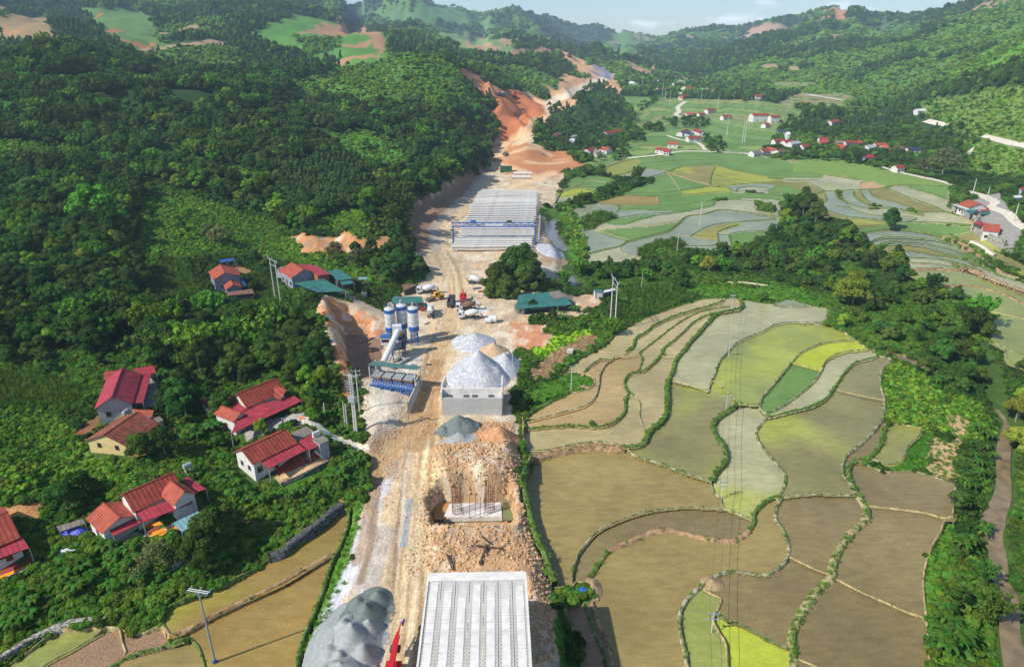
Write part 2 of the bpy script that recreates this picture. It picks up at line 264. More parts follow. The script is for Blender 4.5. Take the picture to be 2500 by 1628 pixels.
# bare earth of the road works
BAREC = (202,180,146)
cover(BARE, BAREC, [(700,1900),(742,1600),(782,1536),(814,1484),(835,1444),(861,1352),(874,1287),(882,1237),(898,1208),(900,1124),(869,1105),(895,1077),(888,1019),(884,971),(880,930),(860,900),(825,925),(800,860),(770,760),(790,725),(850,735),(940,765),(950,735),(1010,700),(1045,670),(1024,643),(1014,612),(1000,543),(1019,530),(1082,499),(1119,467),(1176,423),(1197,407),(1200,394),(1200,349),(1224,326),(1190,291),(1210,263),(1197,244),(1166,228),(1137,197),(1119,163),(1150,173),(1203,213),(1224,228),(1250,228),(1292,226),(1337,252),(1350,270),(1331,297),(1305,323),(1297,349),(1345,368),(1387,370),(1408,394),(1450,405),(1413,420),(1381,412),(1376,439),(1355,499),(1316,504),(1342,538),(1345,591),(1375,635),(1370,690),(1329,690),(1310,700),(1310,775),(1270,800),(1245,800),(1262,850),(1270,900),(1245,960),(1250,1000),(1272,1060),(1262,1150),(1268,1215),(1290,1290),(1325,1400),(1345,1450),(1365,1628),(1420,1900)])
cover(BARE, (206,160,118), t(2,0,[(390,450),(560,520),(700,590),(900,650),(960,680),(980,760),(1020,850),(990,900),(900,830),(800,790),(700,850),(620,880),(600,980),(420,1040),(330,960),(350,890),(290,800),(440,840),(440,700),(470,670),(640,750),(740,730),(600,680),(540,600),(440,560)]))
cover(BARE, (182,112,72), [(1119,163),(1150,173),(1203,213),(1224,228),(1250,228),(1292,230),(1330,260),(1335,290),(1310,318),(1260,345),(1215,348),(1224,326),(1190,291),(1210,263),(1197,244),(1166,228),(1137,197)])
cover(BARE, (190,128,86), [(1200,350),(1250,350),(1300,355),(1345,368),(1387,372),(1408,394),(1440,402),(1400,412),(1360,430),(1320,440),(1240,430),(1200,400)])
cover(BARE, (196,140,92), t(1,1,[(320,640),(480,615),(600,680),(800,600),(900,650),(1100,690),(1250,610),(1290,660),(1180,750),(900,780),(600,800),(430,800)]))
cover(BARE, (196,132,84), t(1,2,[(700,200),(830,90),(850,200),(890,380),(900,600),(820,580),(780,450)])); cover(BARE, (192,132,86), t(1,1,[(610,1300),(700,1230),(860,1280),(1180,1440),(1200,1560),(800,1600),(640,1540),(560,1440)]))
cover(BARE, (206,140,96), t(2,1,[(0,1440),(330,1480),(300,1540),(360,1560),(340,1640),(140,1700),(0,1650)])); cover(BARE, (206,140,96), t(2,2,[(0,0),(340,-20),(340,90),(160,150),(110,60),(0,20)]))
cover(BARE, (206,168,126), t(2,1,[(480,1190),(760,1180),(830,1240),(800,1320),(650,1350),(560,1280)])); cover(BARE, (206,180,140), t(2,1,[(0,1400),(250,1350),(620,1340),(800,1380),(600,1400),(300,1400),(0,1440)]))
# rocky spoil in front of the abutment and round the pit
cover(BARE, (184,150,112), [(1060,1110),(1080,1060),(1150,1030),(1250,1030),(1275,1120),(1262,1180),(1300,1290),(1340,1420),(1360,1500),(1340,1560),(1290,1460),(1240,1400),(1050,1400),(1030,1340),(1040,1270),(1036,1200),(1040,1150)])
cover(BARE, (186,180,170), t(1,3,[(1000,60),(1090,20),(1040,200),(960,450),(880,620),(840,760),(800,880),(740,1000),(720,920),(830,780),(880,620),(900,450),(960,200)]))
cover(BARE, (176,160,136), t(1,3,[(1080,280),(1200,250),(1290,350),(1250,600),(1200,850),(900,900),(820,840),(930,560),(1050,500)])); cover(BARE, (196,186,168), t(1,2,[(1010,470),(1380,460),(1520,480),(1420,720),(1300,900),(1260,1100),(1100,1110),(1050,1000),(1000,800)]))
cover(BARE, (206,196,176), t(1,2,[(1700,300),(1900,180),(2150,150),(2240,300),(2280,470),(1740,500),(1600,420)])); cover(BARE, (184,176,164), t(1,2,[(1250,180),(1500,200),(1600,300),(1500,400),(1040,420),(1080,330)]))
cover(BARE, (176,150,112), t(2,1,[(170,560),(250,420),(330,420),(330,560),(400,700),(480,830),(520,880),(430,940),(280,900),(240,760),(180,660)])); cover(LOW, (88,120,48), t(2,1,[(250,370),(400,380),(400,430),(330,480),(250,450)]))
cover(BRUSH, (74,122,40), t(2,1,[(430,430),(540,380),(640,470),(660,640),(690,830),(640,930),(560,830),(500,640)]))
cover(BARE, (152,120,92), [(1000,520),(1082,470),(1180,410),(1190,425),(1120,480),(1070,540),(1060,600),(1010,610)])  # brown earth bank left of the girder yard, darkened to carry its shade

# ------------------------------------------------------------ paddy network, traced as bund lines
BUNDS = []                                            # (px polyline, width m, style)
def B(c, r, pts, w=.9, s='g', ext=()): BUNDS.append((t(c, r, pts)+list(ext), w, s))
B(2,2,[(100,835),(330,780),(560,720),(700,670),(780,590),(810,480),(820,400),(850,330),(910,265)],.8,'s')
B(2,2,[(110,905),(330,880),(560,868),(760,880),(900,855),(1000,800),(1050,730),(1055,640),(1085,565)],1.2,'g')
B(2,2,[(1085,565),(1045,480),(1070,410),(1130,375),(1215,360),(1300,300),(1380,215),(1420,140),(1500,80),(1590,0),(1680,-90),(1800,-155),(1890,-180)],1.2,'g')
B(2,2,[(1060,180),(1130,130),(1150,60),(1240,0),(1330,-70),(1500,-150),(1700,-210),(1850,-250),(1960,-295)],1.3,'g')
B(2,2,[(1190,195),(1200,180),(1330,80),(1430,0),(1600,-120),(1750,-190),(1900,-225),(2020,-240)],.9,'g')
B(2,2,[(1240,1010),(1280,920),(1330,870),(1420,790),(1440,680),(1440,560),(1450,460),(1500,350),(1530,240),(1580,190),(1650,100),(1740,0),(1830,-100),(1900,-170),(2010,-200),(2120,-220),(2140,-260),(2120,-300)],1.9,'g')
B(2,2,[(1030,1062),(1150,1060),(1220,1030),(1240,1010)],2.0,'g'); B(2,2,[(910,262),(960,225),(1060,225),(1130,215),(1190,200)],.6,'t'); B(2,2,[(1190,200),(1215,260),(1180,350),(1140,375)],.7,'g')
B(2,2,[(1385,220),(1460,225),(1520,235)],.5,'t'); B(2,2,[(1085,565),(1160,610),(1190,660),(1190,780),(1215,880),(1250,915)],.7,'s')
B(2,2,[(665,375),(740,300),(840,245),(910,262)],.9,'g'); B(2,2,[(100,800),(210,730),(350,650),(450,600),(540,560)],1.2,'g')
B(2,2,[(540,560),(650,552),(750,500),(765,440),(700,385),(640,365),(550,352),(450,390)],.6,'t')
B(2,2,[(450,390),(560,275),(830,130),(980,0),(1080,-60),(1240,-140),(1410,-200),(1540,-245),(1700,-290),(1770,-310),(1900,-320),(2110,-312),(2380,-270),(2580,-305),(2830,-240),(2935,-225)],1.0,'g')
B(2,2,[(95,800),(105,900),(100,1000),(130,1090)],.6,'t')
B(2,2,[(130,1090),(280,1095),(420,1075),(560,1040),(700,1025),(860,1022),(960,1035),(1040,1065)],.7,'s')
B(2,2,[(150,1180),(230,1160),(400,1110),(560,1078),(700,1063),(860,1060),(1000,1080),(1040,1075)],2.6,'d')
B(2,2,[(1040,1070),(1100,1120),(1180,1160),(1400,1230),(1600,1310),(1780,1370),(1850,1405)],1.1,'s')
B(2,2,[(1850,1405),(1870,1480),(1940,1550),(1960,1630),(2080,1680),(2210,1735)],.8,'s')
B(2,2,[(1860,1400),(1880,1320),(1960,1240),(1990,1160),(1970,1080),(1900,990),(1860,900),(1880,830),(1960,760),(2060,700),(2095,655)],1.8,'g')
B(2,2,[(2095,655),(2030,590),(1950,510),(1860,440)],.7,'s'); B(2,2,[(1860,440),(1890,380),(1930,270),(2010,180),(2070,110),(2180,50),(2310,0),(2380,-40),(2440,-70),(2520,-90),(2700,-95),(2870,-95),(2935,-140),(2925,-200)],1.2,'s')
B(2,2,[(1500,450),(1700,500),(1820,540),(1835,480),(1860,440)],.5,'t'); B(2,2,[(2095,655),(2290,675),(2320,610),(2390,530),(2480,430),(2600,280),(2700,180),(2860,110),(3020,80),(3190,70)],1.0,'s')
B(2,2,[(2290,675),(2330,745),(2380,745),(2510,690),(2680,570),(2820,450),(2880,350),(2900,290),(2980,220),(3120,175),(3310,160)],1.0,'s')
B(2,2,[(2380,790),(2580,740),(2780,690),(2920,610),(3000,510),(3080,390),(3180,290),(3300,250),(3400,225)],1.1,'g')
B(2,2,[(2330,745),(2380,790),(2310,860),(2270,940),(2300,1030),(2380,1130),(2470,1240),(2540,1330),(2530,1430),(2480,1530),(2460,1560),(2520,1520)],1.4,'s')
B(3,2,[(300,-60),(500,-75),(650,-40),(810,70),(940,160),(1040,220),(1140,250),(1060,350),(1045,480),(1080,640),(1070,770),(1000,900),(850,1050),(740,1130),(690,1230),(700,1340),(760,1430),(810,1510)],1.3,'s')
B(3,2,[(560,-150),(550,-220),(460,-240),(150,-240),(0,-270)],.8,'s')
B(3,2,[(640,535),(860,590),(1070,630)],.4,'t'); B(3,2,[(230,285),(480,350)],.3,'t')
B(3,2,[(140,1535),(400,1507),(700,1515),(810,1510)],.8,'s')
B(3,3,[(820,-40),(880,60),(915,110),(900,200),(800,290),(700,400),(620,540),(590,650),(590,730),(520,790),(420,900),(320,1050),(250,1180),(210,1300),(230,1420),(240,1800)],2.0,'m')
B(3,3,[(915,65),(1200,95),(1450,130),(1620,180),(1710,178)],1.0,'t')
B(3,2,[(1110,820),(1080,900),(1040,1050),(930,1170),(830,1190),(760,1240),(740,1330),(800,1480),(850,1560)],1.6,'g')
B(3,2,[(1110,825),(1420,890)],.7,'t'); B(3,2,[(1420,890),(1400,960),(1310,1040),(1250,1170),(1180,1220),(1070,1220),(930,1170)],.7,'s'); B(3,2,[(830,1195),(1080,1290),(1230,1290),(1350,1290),(1550,1350),(1730,1430),(1720,1560),(1715,1720)],.6,'s')
B(3,3,[(130,0),(80,80),(70,180),(130,280),(180,400),(190,500),(140,600),(40,680),(-20,710),(-180,690),(-330,670),(-480,710),(-600,790),(-700,880),(-780,970),(-820,1080),(-820,1230),(-780,1400),(-750,1600),(-740,1800)],1.4,'s')
B(3,3,[(200,540),(400,640),(560,700)],.5,'t'); B(3,3,[(620,740),(850,860),(1080,960),(1300,1060),(1430,1100),(1480,1170)],.7,'t')
B(3,3,[(1710,178),(1640,200),(1600,300),(1520,440),(1460,620),(1440,780),(1450,950),(1470,1100),(1480,1250),(1520,1800)],.6,'t')
B(3,3,[(240,1480),(420,1550),(700,1700)],.5,'t'); B(3,3,[(-20,1310),(180,1390),(225,1400)],.5,'g')
B(2,3,[(1780,840),(1860,890),(1940,930),(1920,1010),(1880,1080),(1870,1150),(1920,1260),(1990,1400),(2010,1800)],.7,'t'); B(2,3,[(1900,1070),(2000,1130),(2150,1190),(2390,1310)],.5,'g')
B(2,3,[(560,810),(560,700),(600,550),(680,430),(800,300),(1000,200),(1250,120),(1500,85),(1700,80),(1950,95)],.8,'s')
B(2,3,[(720,740),(830,570),(900,490)],1.4,'g'); B(2,3,[(900,490),(960,450),(1100,400),(1250,325),(1450,290),(1700,345),(1950,390),(2080,385),(2180,320),(2200,300)],1.9,'d'); B(2,3,[(2200,300),(2250,220),(2240,160),(2290,80),(2390,0),(2470,-30)],1.3,'g')
B(2,3,[(100,-50),(170,200),(230,420),(300,560),(340,700),(395,830)],1.6,'g'); B(2,2,[(170,1190),(120,1320),(80,1400),(95,1550)],1.0,'g'); B(2,3,[(395,832),(560,815),(600,780),(710,790)],.6,'t')
B(2,3,[(700,790),(780,850),(790,930),(740,960),(800,1150),(880,1350),(940,1550),(1010,1800)],1.0,'d')
B(2,3,[(480,1000),(520,1200),(640,1350),(650,1550),(650,1800)],1.2,'g'); B(2,3,[(480,1000),(620,970),(740,960)],.9,'g'); B(2,3,[(660,980),(730,1150),(800,1350),(860,1500),(900,1800)],.7,'g')
# lower left fields
B(0,3,[(1490,1095),(1530,1190),(1590,1275)],.8,'t'); B(0,3,[(1590,1275),(1740,1220),(1900,1130),(2120,1020),(2380,900),(2680,760),(3120,490)],1.3,'d'); B(0,3,[(1480,1100),(1560,1010),(1740,930),(1900,860),(2200,740),(2380,650),(2520,560)],.6,'g')
B(1,3,[(-80,655),(120,570),(250,550),(400,440),(720,150),(800,100),(870,110)],.5,'g'); B(1,3,[(870,110),(860,260),(800,430),(740,560),(690,680),(620,900),(520,1180),(440,1400),(360,1800)],1.2,'g')
B(0,3,[(1760,1290),(1850,1380),(1900,1530),(1980,1800)],.6,'g'); B(0,3,[(1760,1300),(1500,1385),(1250,1450),(1050,1560),(800,1750)],1.2,'g')
B(0,3,[(40,1570),(250,1430),(520,1240),(700,1200),(980,1180),(1000,1215)],.5,'t'); B(0,3,[(1000,1215),(850,1300),(700,1390),(420,1545),(200,1750)],.6,'t'); B(0,3,[(1000,1215),(1110,1205),(1140,1320),(1180,1440)],.6,'t'); B(0,3,[(1110,1205),(1300,1260),(1480,1195),(1560,1290)],.4,'t')
B(3,2,[(2080,90),(2205,155),(2300,185),(2500,235)],.8,'s'); B(3,2,[(2205,155),(2220,270),(2380,330),(2500,370)],.8,'s')
# far terraces
far_lines = [(2,[(600,440),(660,600),(690,700),(700,820),(700,900)],'g'),(2,[(655,610),(760,580),(850,530),(1000,480),(1300,440),(1560,430),(1700,400),(1850,370),(1885,350),(1870,330)],'g'),
 (2,[(700,820),(850,780),(1010,745),(1080,700),(1300,640),(1450,600),(1540,540),(1630,470),(1780,450),(1920,410),(2100,420),(2380,460),(2500,470)],'G'),(2,[(1010,745),(1010,790),(1080,830),(1200,850),(1300,885)],'t'),
 (2,[(770,595),(1100,695)],'t'),(2,[(780,590),(1000,570),(1300,550),(1540,510),(1570,500)],'t'),(2,[(870,530),(1050,535),(1200,490),(1400,450),(1570,432)],'g'),(2,[(985,360),(1000,400),(1200,400),(1560,415),(1640,415)],'g'),
 (2,[(970,430),(1000,400),(1000,360),(1150,360),(1560,365),(1700,340),(1850,320),(1950,290),(2060,290),(2380,300),(2500,320)],'g'),(2,[(1000,270),(1350,280),(1600,270),(1900,240),(2080,260)],'g'),(2,[(1050,250),(1350,250),(1560,225),(1850,180)],'g'),
 (2,[(580,400),(760,345),(990,362)],'g'),(2,[(760,345),(830,320),(1000,280),(1050,250)],'g'),(2,[(1350,285),(1360,360)],'t'),(2,[(1660,650),(1780,580),(1900,540),(2100,520),(2380,500),(2450,495)],'g'),
 (2,[(1480,660),(1560,645),(1660,655),(1850,680),(1920,680)],'t'),(2,[(2100,550),(1990,580),(1910,620),(1920,700),(1860,740),(1600,745),(1400,790),(1300,870)],'g'),(2,[(2380,600),(2200,605),(2030,630),(2030,690),(2060,780)],'g'),(2,[(1915,620),(2030,630)],'t'),
 (2,[(1900,0),(1860,70),(1850,180),(2000,200),(2080,240),(2380,265),(2500,280)],'g'),(2,[(1870,80),(2100,130),(2380,160),(2600,170)],'g'),(2,[(1856,155),(2000,180),(2130,165),(2380,150)],'g'),(2,[(2080,240),(2110,205),(2200,190),(2380,200)],'g'),(2,[(1880,335),(1990,315),(2200,320),(2380,350)],'g'),
 (2,[(1950,0),(2100,40),(2380,90),(2600,90)],'g'),(2,[(2080,235),(2250,225),(2380,230),(2500,250)],'g'),(2,[(1400,40),(1600,110),(1850,180)],'t'),(2,[(1560,225),(1500,130),(1440,60)],'t'),
 (2,[(400,350),(470,220),(520,150),(560,110),(700,95),(850,100),(980,130),(1040,170)],'g'),(2,[(560,210),(650,160),(720,135),(880,155)],'t'),(2,[(450,250),(560,210),(860,220)],'t'),(2,[(440,290),(660,250),(720,250)],'t'),(2,[(400,350),(560,320),(720,250),(870,190),(880,150),(960,140)],'g'),
 (2,[(820,30),(900,80),(960,85),(1080,60),(1160,20),(1180,-20)],'g'),(2,[(1180,15),(1300,20),(1450,45),(1600,50)],'g'),(2,[(960,90),(1100,100),(1300,95),(1450,50)],'g'),(2,[(820,30),(900,0),(1100,-60),(1500,-110),(1900,-120),(2400,-80),(2500,-60)],'g'),(2,[(1200,-20),(1500,-50),(1900,-60),(2200,-20)],'g'),(2,[(1450,50),(1600,0),(1900,-20)],'g'),
 (3,[(800,650),(950,610),(1100,590),(1300,595),(1500,625),(1640,660)],'G'),(3,[(930,720),(1050,670),(1250,665),(1480,680),(1620,700),(1800,760)],'G'),(3,[(1000,750),(1130,700),(1300,700),(1500,720),(1700,770),(1850,840),(2080,970)],'g'),(3,[(1080,730),(1400,740),(1600,790),(1800,850),(2020,960)],'g'),
 (3,[(1090,790),(1300,785),(1600,830),(1850,890),(2060,985)],'g'),(3,[(1300,850),(1600,870),(1800,920),(1970,985)],'g'),(3,[(1300,900),(1550,910),(1800,960),(1920,1005)],'g'),(3,[(1300,985),(1450,960),(1700,970),(1950,1010),(2150,1080),(2500,1200)],'D'),(3,[(1560,1130),(1800,1110),(2000,1140),(2200,1200),(2400,1300)],'D'),
 (3,[(1950,1005),(2040,970),(2200,1040),(2500,1120)],'g'),(3,[(2000,1340),(2230,1390),(2500,1450)],'t'),(3,[(1640,660),(1850,760),(2050,900),(2200,1000),(2500,1090)],'D'),(3,[(490,390),(700,460),(850,480),(1050,500),(1300,520),(1500,520),(1880,555)],'g'),
 (3,[(630,375),(720,380),(850,430),(1000,460),(1300,470),(1380,490),(1300,518)],'g'),(3,[(690,235),(680,280),(740,340),(900,390),(1100,400),(1300,440),(1430,460)],'g'),(3,[(800,235),(800,280),(900,350),(1000,380),(1250,400)],'g'),(3,[(860,230),(920,320),(1050,360),(1380,440)],'g'),(3,[(940,225),(1000,290),(1200,340),(1430,430)],'g'),
 (3,[(1110,205),(1300,290),(1500,360),(1650,430)],'g'),(3,[(1270,190),(1500,250),(1690,320)],'g'),(3,[(0,150),(300,140),(450,190),(540,240)],'g'),(3,[(0,170),(200,190),(380,250),(460,275)],'g'),(3,[(0,210),(150,240),(370,295)],'g'),(3,[(0,250),(200,290),(240,320)],'g'),(3,[(635,235),(650,300),(740,350)],'g'),
 (3,[(530,265),(545,320),(480,350)],'g'),(3,[(350,295),(500,240),(560,235),(850,220),(1080,205),(1200,180),(1700,190)],'G'),(3,[(-40,85),(220,100),(500,100)],'g'),(3,[(0,115),(230,130),(480,130)],'g'),(3,[(250,60),(500,80),(850,130)],'g'),(3,[(800,570),(980,550),(1350,520)],'g'),(3,[(1380,430),(1650,430),(1900,510)],'g'),
 (3,[(1690,170),(1690,400),(1900,530),(1880,610),(1640,660)],'t'),(3,[(2100,790),(2250,860),(2500,1000)],'g'),(3,[(1690,640),(1900,740),(2150,880),(2500,1040)],'g'),(3,[(2180,775),(2350,760),(2500,770)],'g'),(3,[(1360,520),(1700,560),(1880,560)],'g'),(3,[(480,395),(500,470),(640,480),(850,570)],'g'),(3,[(810,640),(930,720),(1100,790),(1300,850)],'t'),
 (3,[(2100,130),(2200,620),(2330,1300)],'x')]
for c, p, s in far_lines:
    if s != 'x': B(c, 1, p, {'g': .8, 'G': 1.5, 't': .6, 'D': 1.8}[s], {'G': 'g', 'D': 'd'}.get(s, s))
ZONES = [t(2,2,[(95,800),(210,740),(350,655),(540,560),(650,555),(750,500),(765,440),(700,385),(560,350),(450,390),(560,270),(830,130),(980,0),(1080,-60),(1240,-140),(1410,-200),(1540,-245),(1700,-290),(1770,-310),(1900,-320),(2110,-312),(2380,-270),(2580,-305),(2830,-240),(2935,-225),(2940,-150),(2880,-95),(2900,-70),(3030,-40),(3190,70)])
  +t(3,2,[(940,160),(1040,225),(1140,250),(1060,350),(1045,480),(1080,640),(1070,770),(1110,820),(1420,890),(1400,960),(1310,1040),(1250,1170),(1180,1220),(1070,1220),(930,1170),(830,1190),(1080,1290),(1350,1290),(1550,1350),(1730,1430),(1715,1720)])
  +t(3,3,[(1710,178),(1640,200),(1600,300),(1520,440),(1460,620),(1440,780),(1450,950),(1470,1100),(1480,1250),(1520,1800)])+t(2,3,[(650,1800),(650,1550),(640,1350),(520,1200),(480,1000),(740,960),(790,930),(780,850),(700,790),(560,815),(395,830),(340,700),(300,560),(230,420),(170,200)])+t(2,2,[(95,1550),(80,1400),(120,1320),(220,1190),(150,1150),(130,1090),(100,1000)]),
 t(0,3,[(1485,1095),(1590,1275),(1760,1290),(1850,1380),(1900,1530),(1980,1800),(3000,1800)])+t(1,3,[(360,1800),(440,1400),(520,1180),(620,900),(690,680),(740,560),(800,430),(860,260),(870,110),(800,100),(720,150),(400,440),(250,550),(120,570),(-80,655)])+t(0,3,[(2200,740),(1900,860),(1740,930),(1560,1010)]),
 t(0,3,[(40,1570),(250,1430),(520,1240),(700,1200),(980,1180),(1110,1205),(1300,1260),(1480,1195),(1560,1290),(1760,1300),(1850,1380),(1900,1530),(1980,1800),(-100,1800)]),
 t(2,1,[(580,400),(660,600),(700,820),(700,900),(1300,885),(1300,860),(1400,790),(1600,760),(1860,780),(2060,780),(2200,700),(2380,620),(2500,560),(2500,470),(2500,250),(2600,170),(2600,0),(2500,-60),(2400,-80),(1900,-120),(1500,-110),(1100,-60),(900,0),(820,30),(900,90),(1100,110),(1440,60),(1300,150),(1050,250),(830,320),(760,345)]),
 t(2,1,[(400,350),(470,220),(520,150),(560,110),(700,95),(850,100),(980,130),(960,150),(870,190),(720,250),(560,320)]),
 t(3,1,[(-150,60),(500,80),(850,130),(850,220),(1080,205),(1200,180),(1700,180),(1690,400),(1900,530),(1880,610),(2500,1000),(2500,1450),(2230,1390),(2000,1340),(1900,1200),(1560,1130),(1300,1000),(1300,850),(1100,790),(930,720),(800,640),(800,570),(640,480),(500,470),(480,395),(350,295),(240,330),(0,300),(-150,280)]),
 t(3,2,[(2060,-100),(2220,-180),(2700,-120),(2700,400),(2500,330),(2220,270),(2200,150),(2100,100)])]
EXCL = [t(2,1,[(600,490),(800,415),(960,430),(1000,475),(870,525),(740,600),(650,600)]), t(2,1,[(1150,840),(1170,750),(1350,690),(1550,670),(1670,725),(1500,745),(1340,800),(1280,870)]), t(3,1,[(1640,655),(1780,680),(2060,830),(2250,950),(2500,1080),(2500,1140),(2200,1010),(2050,940),(1850,800)]),
        t(3,2,[(2080,120),(2180,150),(2330,520),(2400,700),(2330,700),(2180,450)]), t(2,1,[(2240,340),(2380,330),(2500,400),(2420,440),(2300,420)])]
SEEDC = {'mud': (172,146,96), 'tan': (172,156,108), 'brown': (128,113,74), 'olive': (132,126,78), 'lime': (166,174,62), 'green': (104,134,72), 'grey': (136,142,112), 'pale': (164,160,118), 'straw': (144,127,76), 'dark': (112,112,68), 'ygreen': (136,142,72), 'plough': (150,122,96), 'amber': (146,122,66)}
SEEDS = [(t(2,2,[(400,650),(700,430),(300,800),(850,400),(950,600),(700,130),(1150,460),(1100,800)]),'mud'),(t(2,2,[(1300,350),(1320,600),(400,980),(1300,120),(1500,150)]),'tan'),(t(2,2,[(1000,1000),(1180,120),(1350,140),(1480,160),(1000,120),(1600,90)]),'tan'),
 (t(2,2,[(1600,350),(1650,700),(1300,1110)]),'olive'),(t(2,2,[(1800,200),(2150,1100)]),'pale'),(t(2,2,[(800,1300)]),'brown'),(t(2,2,[(2150,350)]),'olive'),(t(3,2,[(30,200),(80,60)]),'ygreen'),(t(3,2,[(600,200)]),'lime'),(t(3,2,[(250,430)]),'green'),(t(3,2,[(700,260),(400,500)]),'pale'),(t(3,2,[(850,450),(600,1000)]),'olive'),
 (t(3,2,[(1200,1000)]),'olive'),(t(3,2,[(1300,1440)]),'brown'),(t(3,3,[(400,300),(1100,500),(800,1200),(250,800)]),'brown'),(t(2,3,[(600,250),(1300,800),(700,500),(1400,200),(1800,250)]),'straw'),(t(2,3,[(2100,150)]),'brown'),(t(2,3,[(1750,1300)]),'ygreen'),(t(2,3,[(2200,1400)]),'lime'),(t(3,3,[(50,1450)]),'lime'),(t(2,3,[(2250,900)]),'brown'),
 (t(2,3,[(600,1150)]),'plough'),(t(2,3,[(720,1300)]),'plough'),(t(0,3,[(2000,1000)]),'amber'),(t(1,3,[(300,650),(100,1200)]),'amber'),(t(0,3,[(700,1300)]),'ygreen'),(t(0,3,[(800,1450),(1350,1330)]),'plough'),(t(0,3,[(1600,1480)]),'straw'),(t(0,3,[(1250,1240)]),'olive'),
 (t(2,1,[(850,700),(800,400),(1200,450),(1400,440)]),'grey'),(t(2,1,[(1200,620)]),'green'),(t(2,1,[(1200,740),(2200,560)]),'grey'),(t(2,1,[(900,860),(1300,520)]),'pale'),(t(2,1,[(1150,310)]),'straw'),(t(2,1,[(1600,130)]),'green'),(t(2,1,[(1950,640)]),'grey'),(t(2,1,[(650,240)]),'lime'),
 (t(3,1,[(1200,630),(1300,720),(1400,820),(1200,690),(1500,760)]),'grey'),(t(3,1,[(1500,890),(1500,940)]),'pale'),(t(3,1,[(1700,1050)]),'ygreen'),(t(3,1,[(2000,1250),(2200,1450)]),'olive'),(t(3,1,[(1200,560),(1500,570)]),'green'),(t(3,1,[(750,260),(570,340)]),'grey'),(t(2,1,[(1100,30)]),'ygreen'),(t(1,2,[(0,0)]),'olive'),(t(3,2,[(2300,50)]),'grey'),(t(3,2,[(2320,230)]),'tan'),(t(3,1,[(1900,1150),(2300,1300)]),'ygreen')]
RSX = 2.5
def raster_fields():
    W_, Hh = 1000+160, 720; ox, oy = 80, 0               # cells; x offset so that fields may run past the edges
    wall = np.zeros((Hh, W_), bool)
    for P, w, s in BUNDS:
        q = cl(P, 2.0)
        for e0, e1 in ((P[1], P[0]), (P[-2], P[-1])):     # carry each line on a little so that it meets its neighbour
            dx, dy = e1[0]-e0[0], e1[1]-e0[1]; m = math.hypot(dx, dy)+1e-6; ln = 15 if e1[1] > 760 else 9
            q = q+[(e1[0]+dx/m*k, e1[1]+dy/m*k) for k in range(ln)]
        for u, v in q:
            i = int(v/RSX)+oy; j = int(u/RSX)+ox
            if 0 <= i < Hh-1 and 0 <= j < W_-1: wall[i, j] = wall[i+1, j] = wall[i, j+1] = True
    jj, ii = np.meshgrid((np.arange(W_)-ox+.5)*RSX, (np.arange(Hh)-oy+.5)*RSX)
    zone = np.zeros((Hh, W_), bool)
    for z in ZONES: zone |= pip(jj, ii, np.array(z, float))
    for z in EXCL: zone &= ~pip(jj, ii, np.array(z, float))
    free = zone & ~wall; lab = np.zeros((Hh, W_), np.int32); n = 0; sizes = [0]
    flat = lab.ravel(); ff = free.ravel().copy()
    order = np.flatnonzero(ff)
    for k in order:
        if flat[k]: continue
        n += 1; fr = np.array([k]); flat[k] = n; cnt = 1
        while len(fr):
            nb = np.concatenate([fr+1, fr-1, fr+W_, fr-W_]); nb = nb[(nb >= 0) & (nb < Hh*W_)]
            nb = np.unique(nb[ff[nb] & (flat[nb] == 0)]); flat[nb] = n; fr = nb; cnt += len(nb)
        sizes.append(cnt)
    lab = flat.reshape(Hh, W_)
    small = np.array(sizes) < 25; lab[small[lab]] = 0
    for it in range(4):                                   # let the fields grow under the bunds
        for dy, dx in ((0,1),(0,-1),(1,0),(-1,0)):
            s_ = np.roll(np.roll(lab, dy, 0), dx, 1); m = (lab == 0) & (s_ > 0) & (wall | (it < 1)); lab[m] = s_[m]
    return lab, jj, ii
LAB, RJ, RI = raster_fields()

# ------------------------------------------------------------ local shapes of the works: pit, cut faces, spoil, stream beds
def seg_dist(px, py, line):
    d = np.full(px.shape, 1e9); s_ = np.zeros(px.shape); acc = 0
    for (x0, y0), (x1, y1) in zip(line[:-1], line[1:]):
        L2 = (x1-x0)**2+(y1-y0)**2+1e-9; k = np.clip(((px-x0)*(x1-x0)+(py-y0)*(y1-y0))/L2, 0, 1)
        q = np.hypot(px-x0-k*(x1-x0), py-y0-k*(y1-y0)); m = q < d; d[m] = q[m]; s_[m] = acc+k[m]*math.sqrt(L2); acc += math.sqrt(L2)
    return d, s_
def near_rows(line, mrg=15):
    y = [p[1] for p in line]; r0 = np.searchsorted(Yv, min(y)-mrg); r1 = np.searchsorted(Yv, max(y)+mrg); return slice(max(r0, 0), min(r1+1, NY))
def groove(px, w, depth, soft=1.5):
    ln = [cast(*p) for p in px]; R = near_rows(ln); d, _ = seg_dist(GX[R], GY[R], ln)
    H[R] -= depth*np.clip((w/2+soft-d)/soft, 0, 1)
def sstep(x): x = np.clip(x, 0, 1); return x*x*(3-2*x)
def poly_sd(poly, R):                                  # distance inside(+)/outside(-) a ground polygon
    cl_ = [tuple(p) for p in poly]+[tuple(poly[0])]; d, _ = seg_dist(GX[R], GY[R], cl_); ins = pip(GX[R], GY[R], poly); return np.where(ins, d, -d)
def shape(px, target, soft, mode='set'):
    P = cp(px); R = near_rows(P); k = sstep(poly_sd(P, R)/soft+(.5 if mode != 'in' else 0))
    if mode == 'add': H[R] += target*k
    else: H[R] = H[R]*(1-k)+target*k
bare = (CLS == BARE); sm = bare*np.clip(1-GY/700, 0, 1)
H += sm*(fbm(GX/3.5, GY/3.5, 4, 31)-.5)*.5
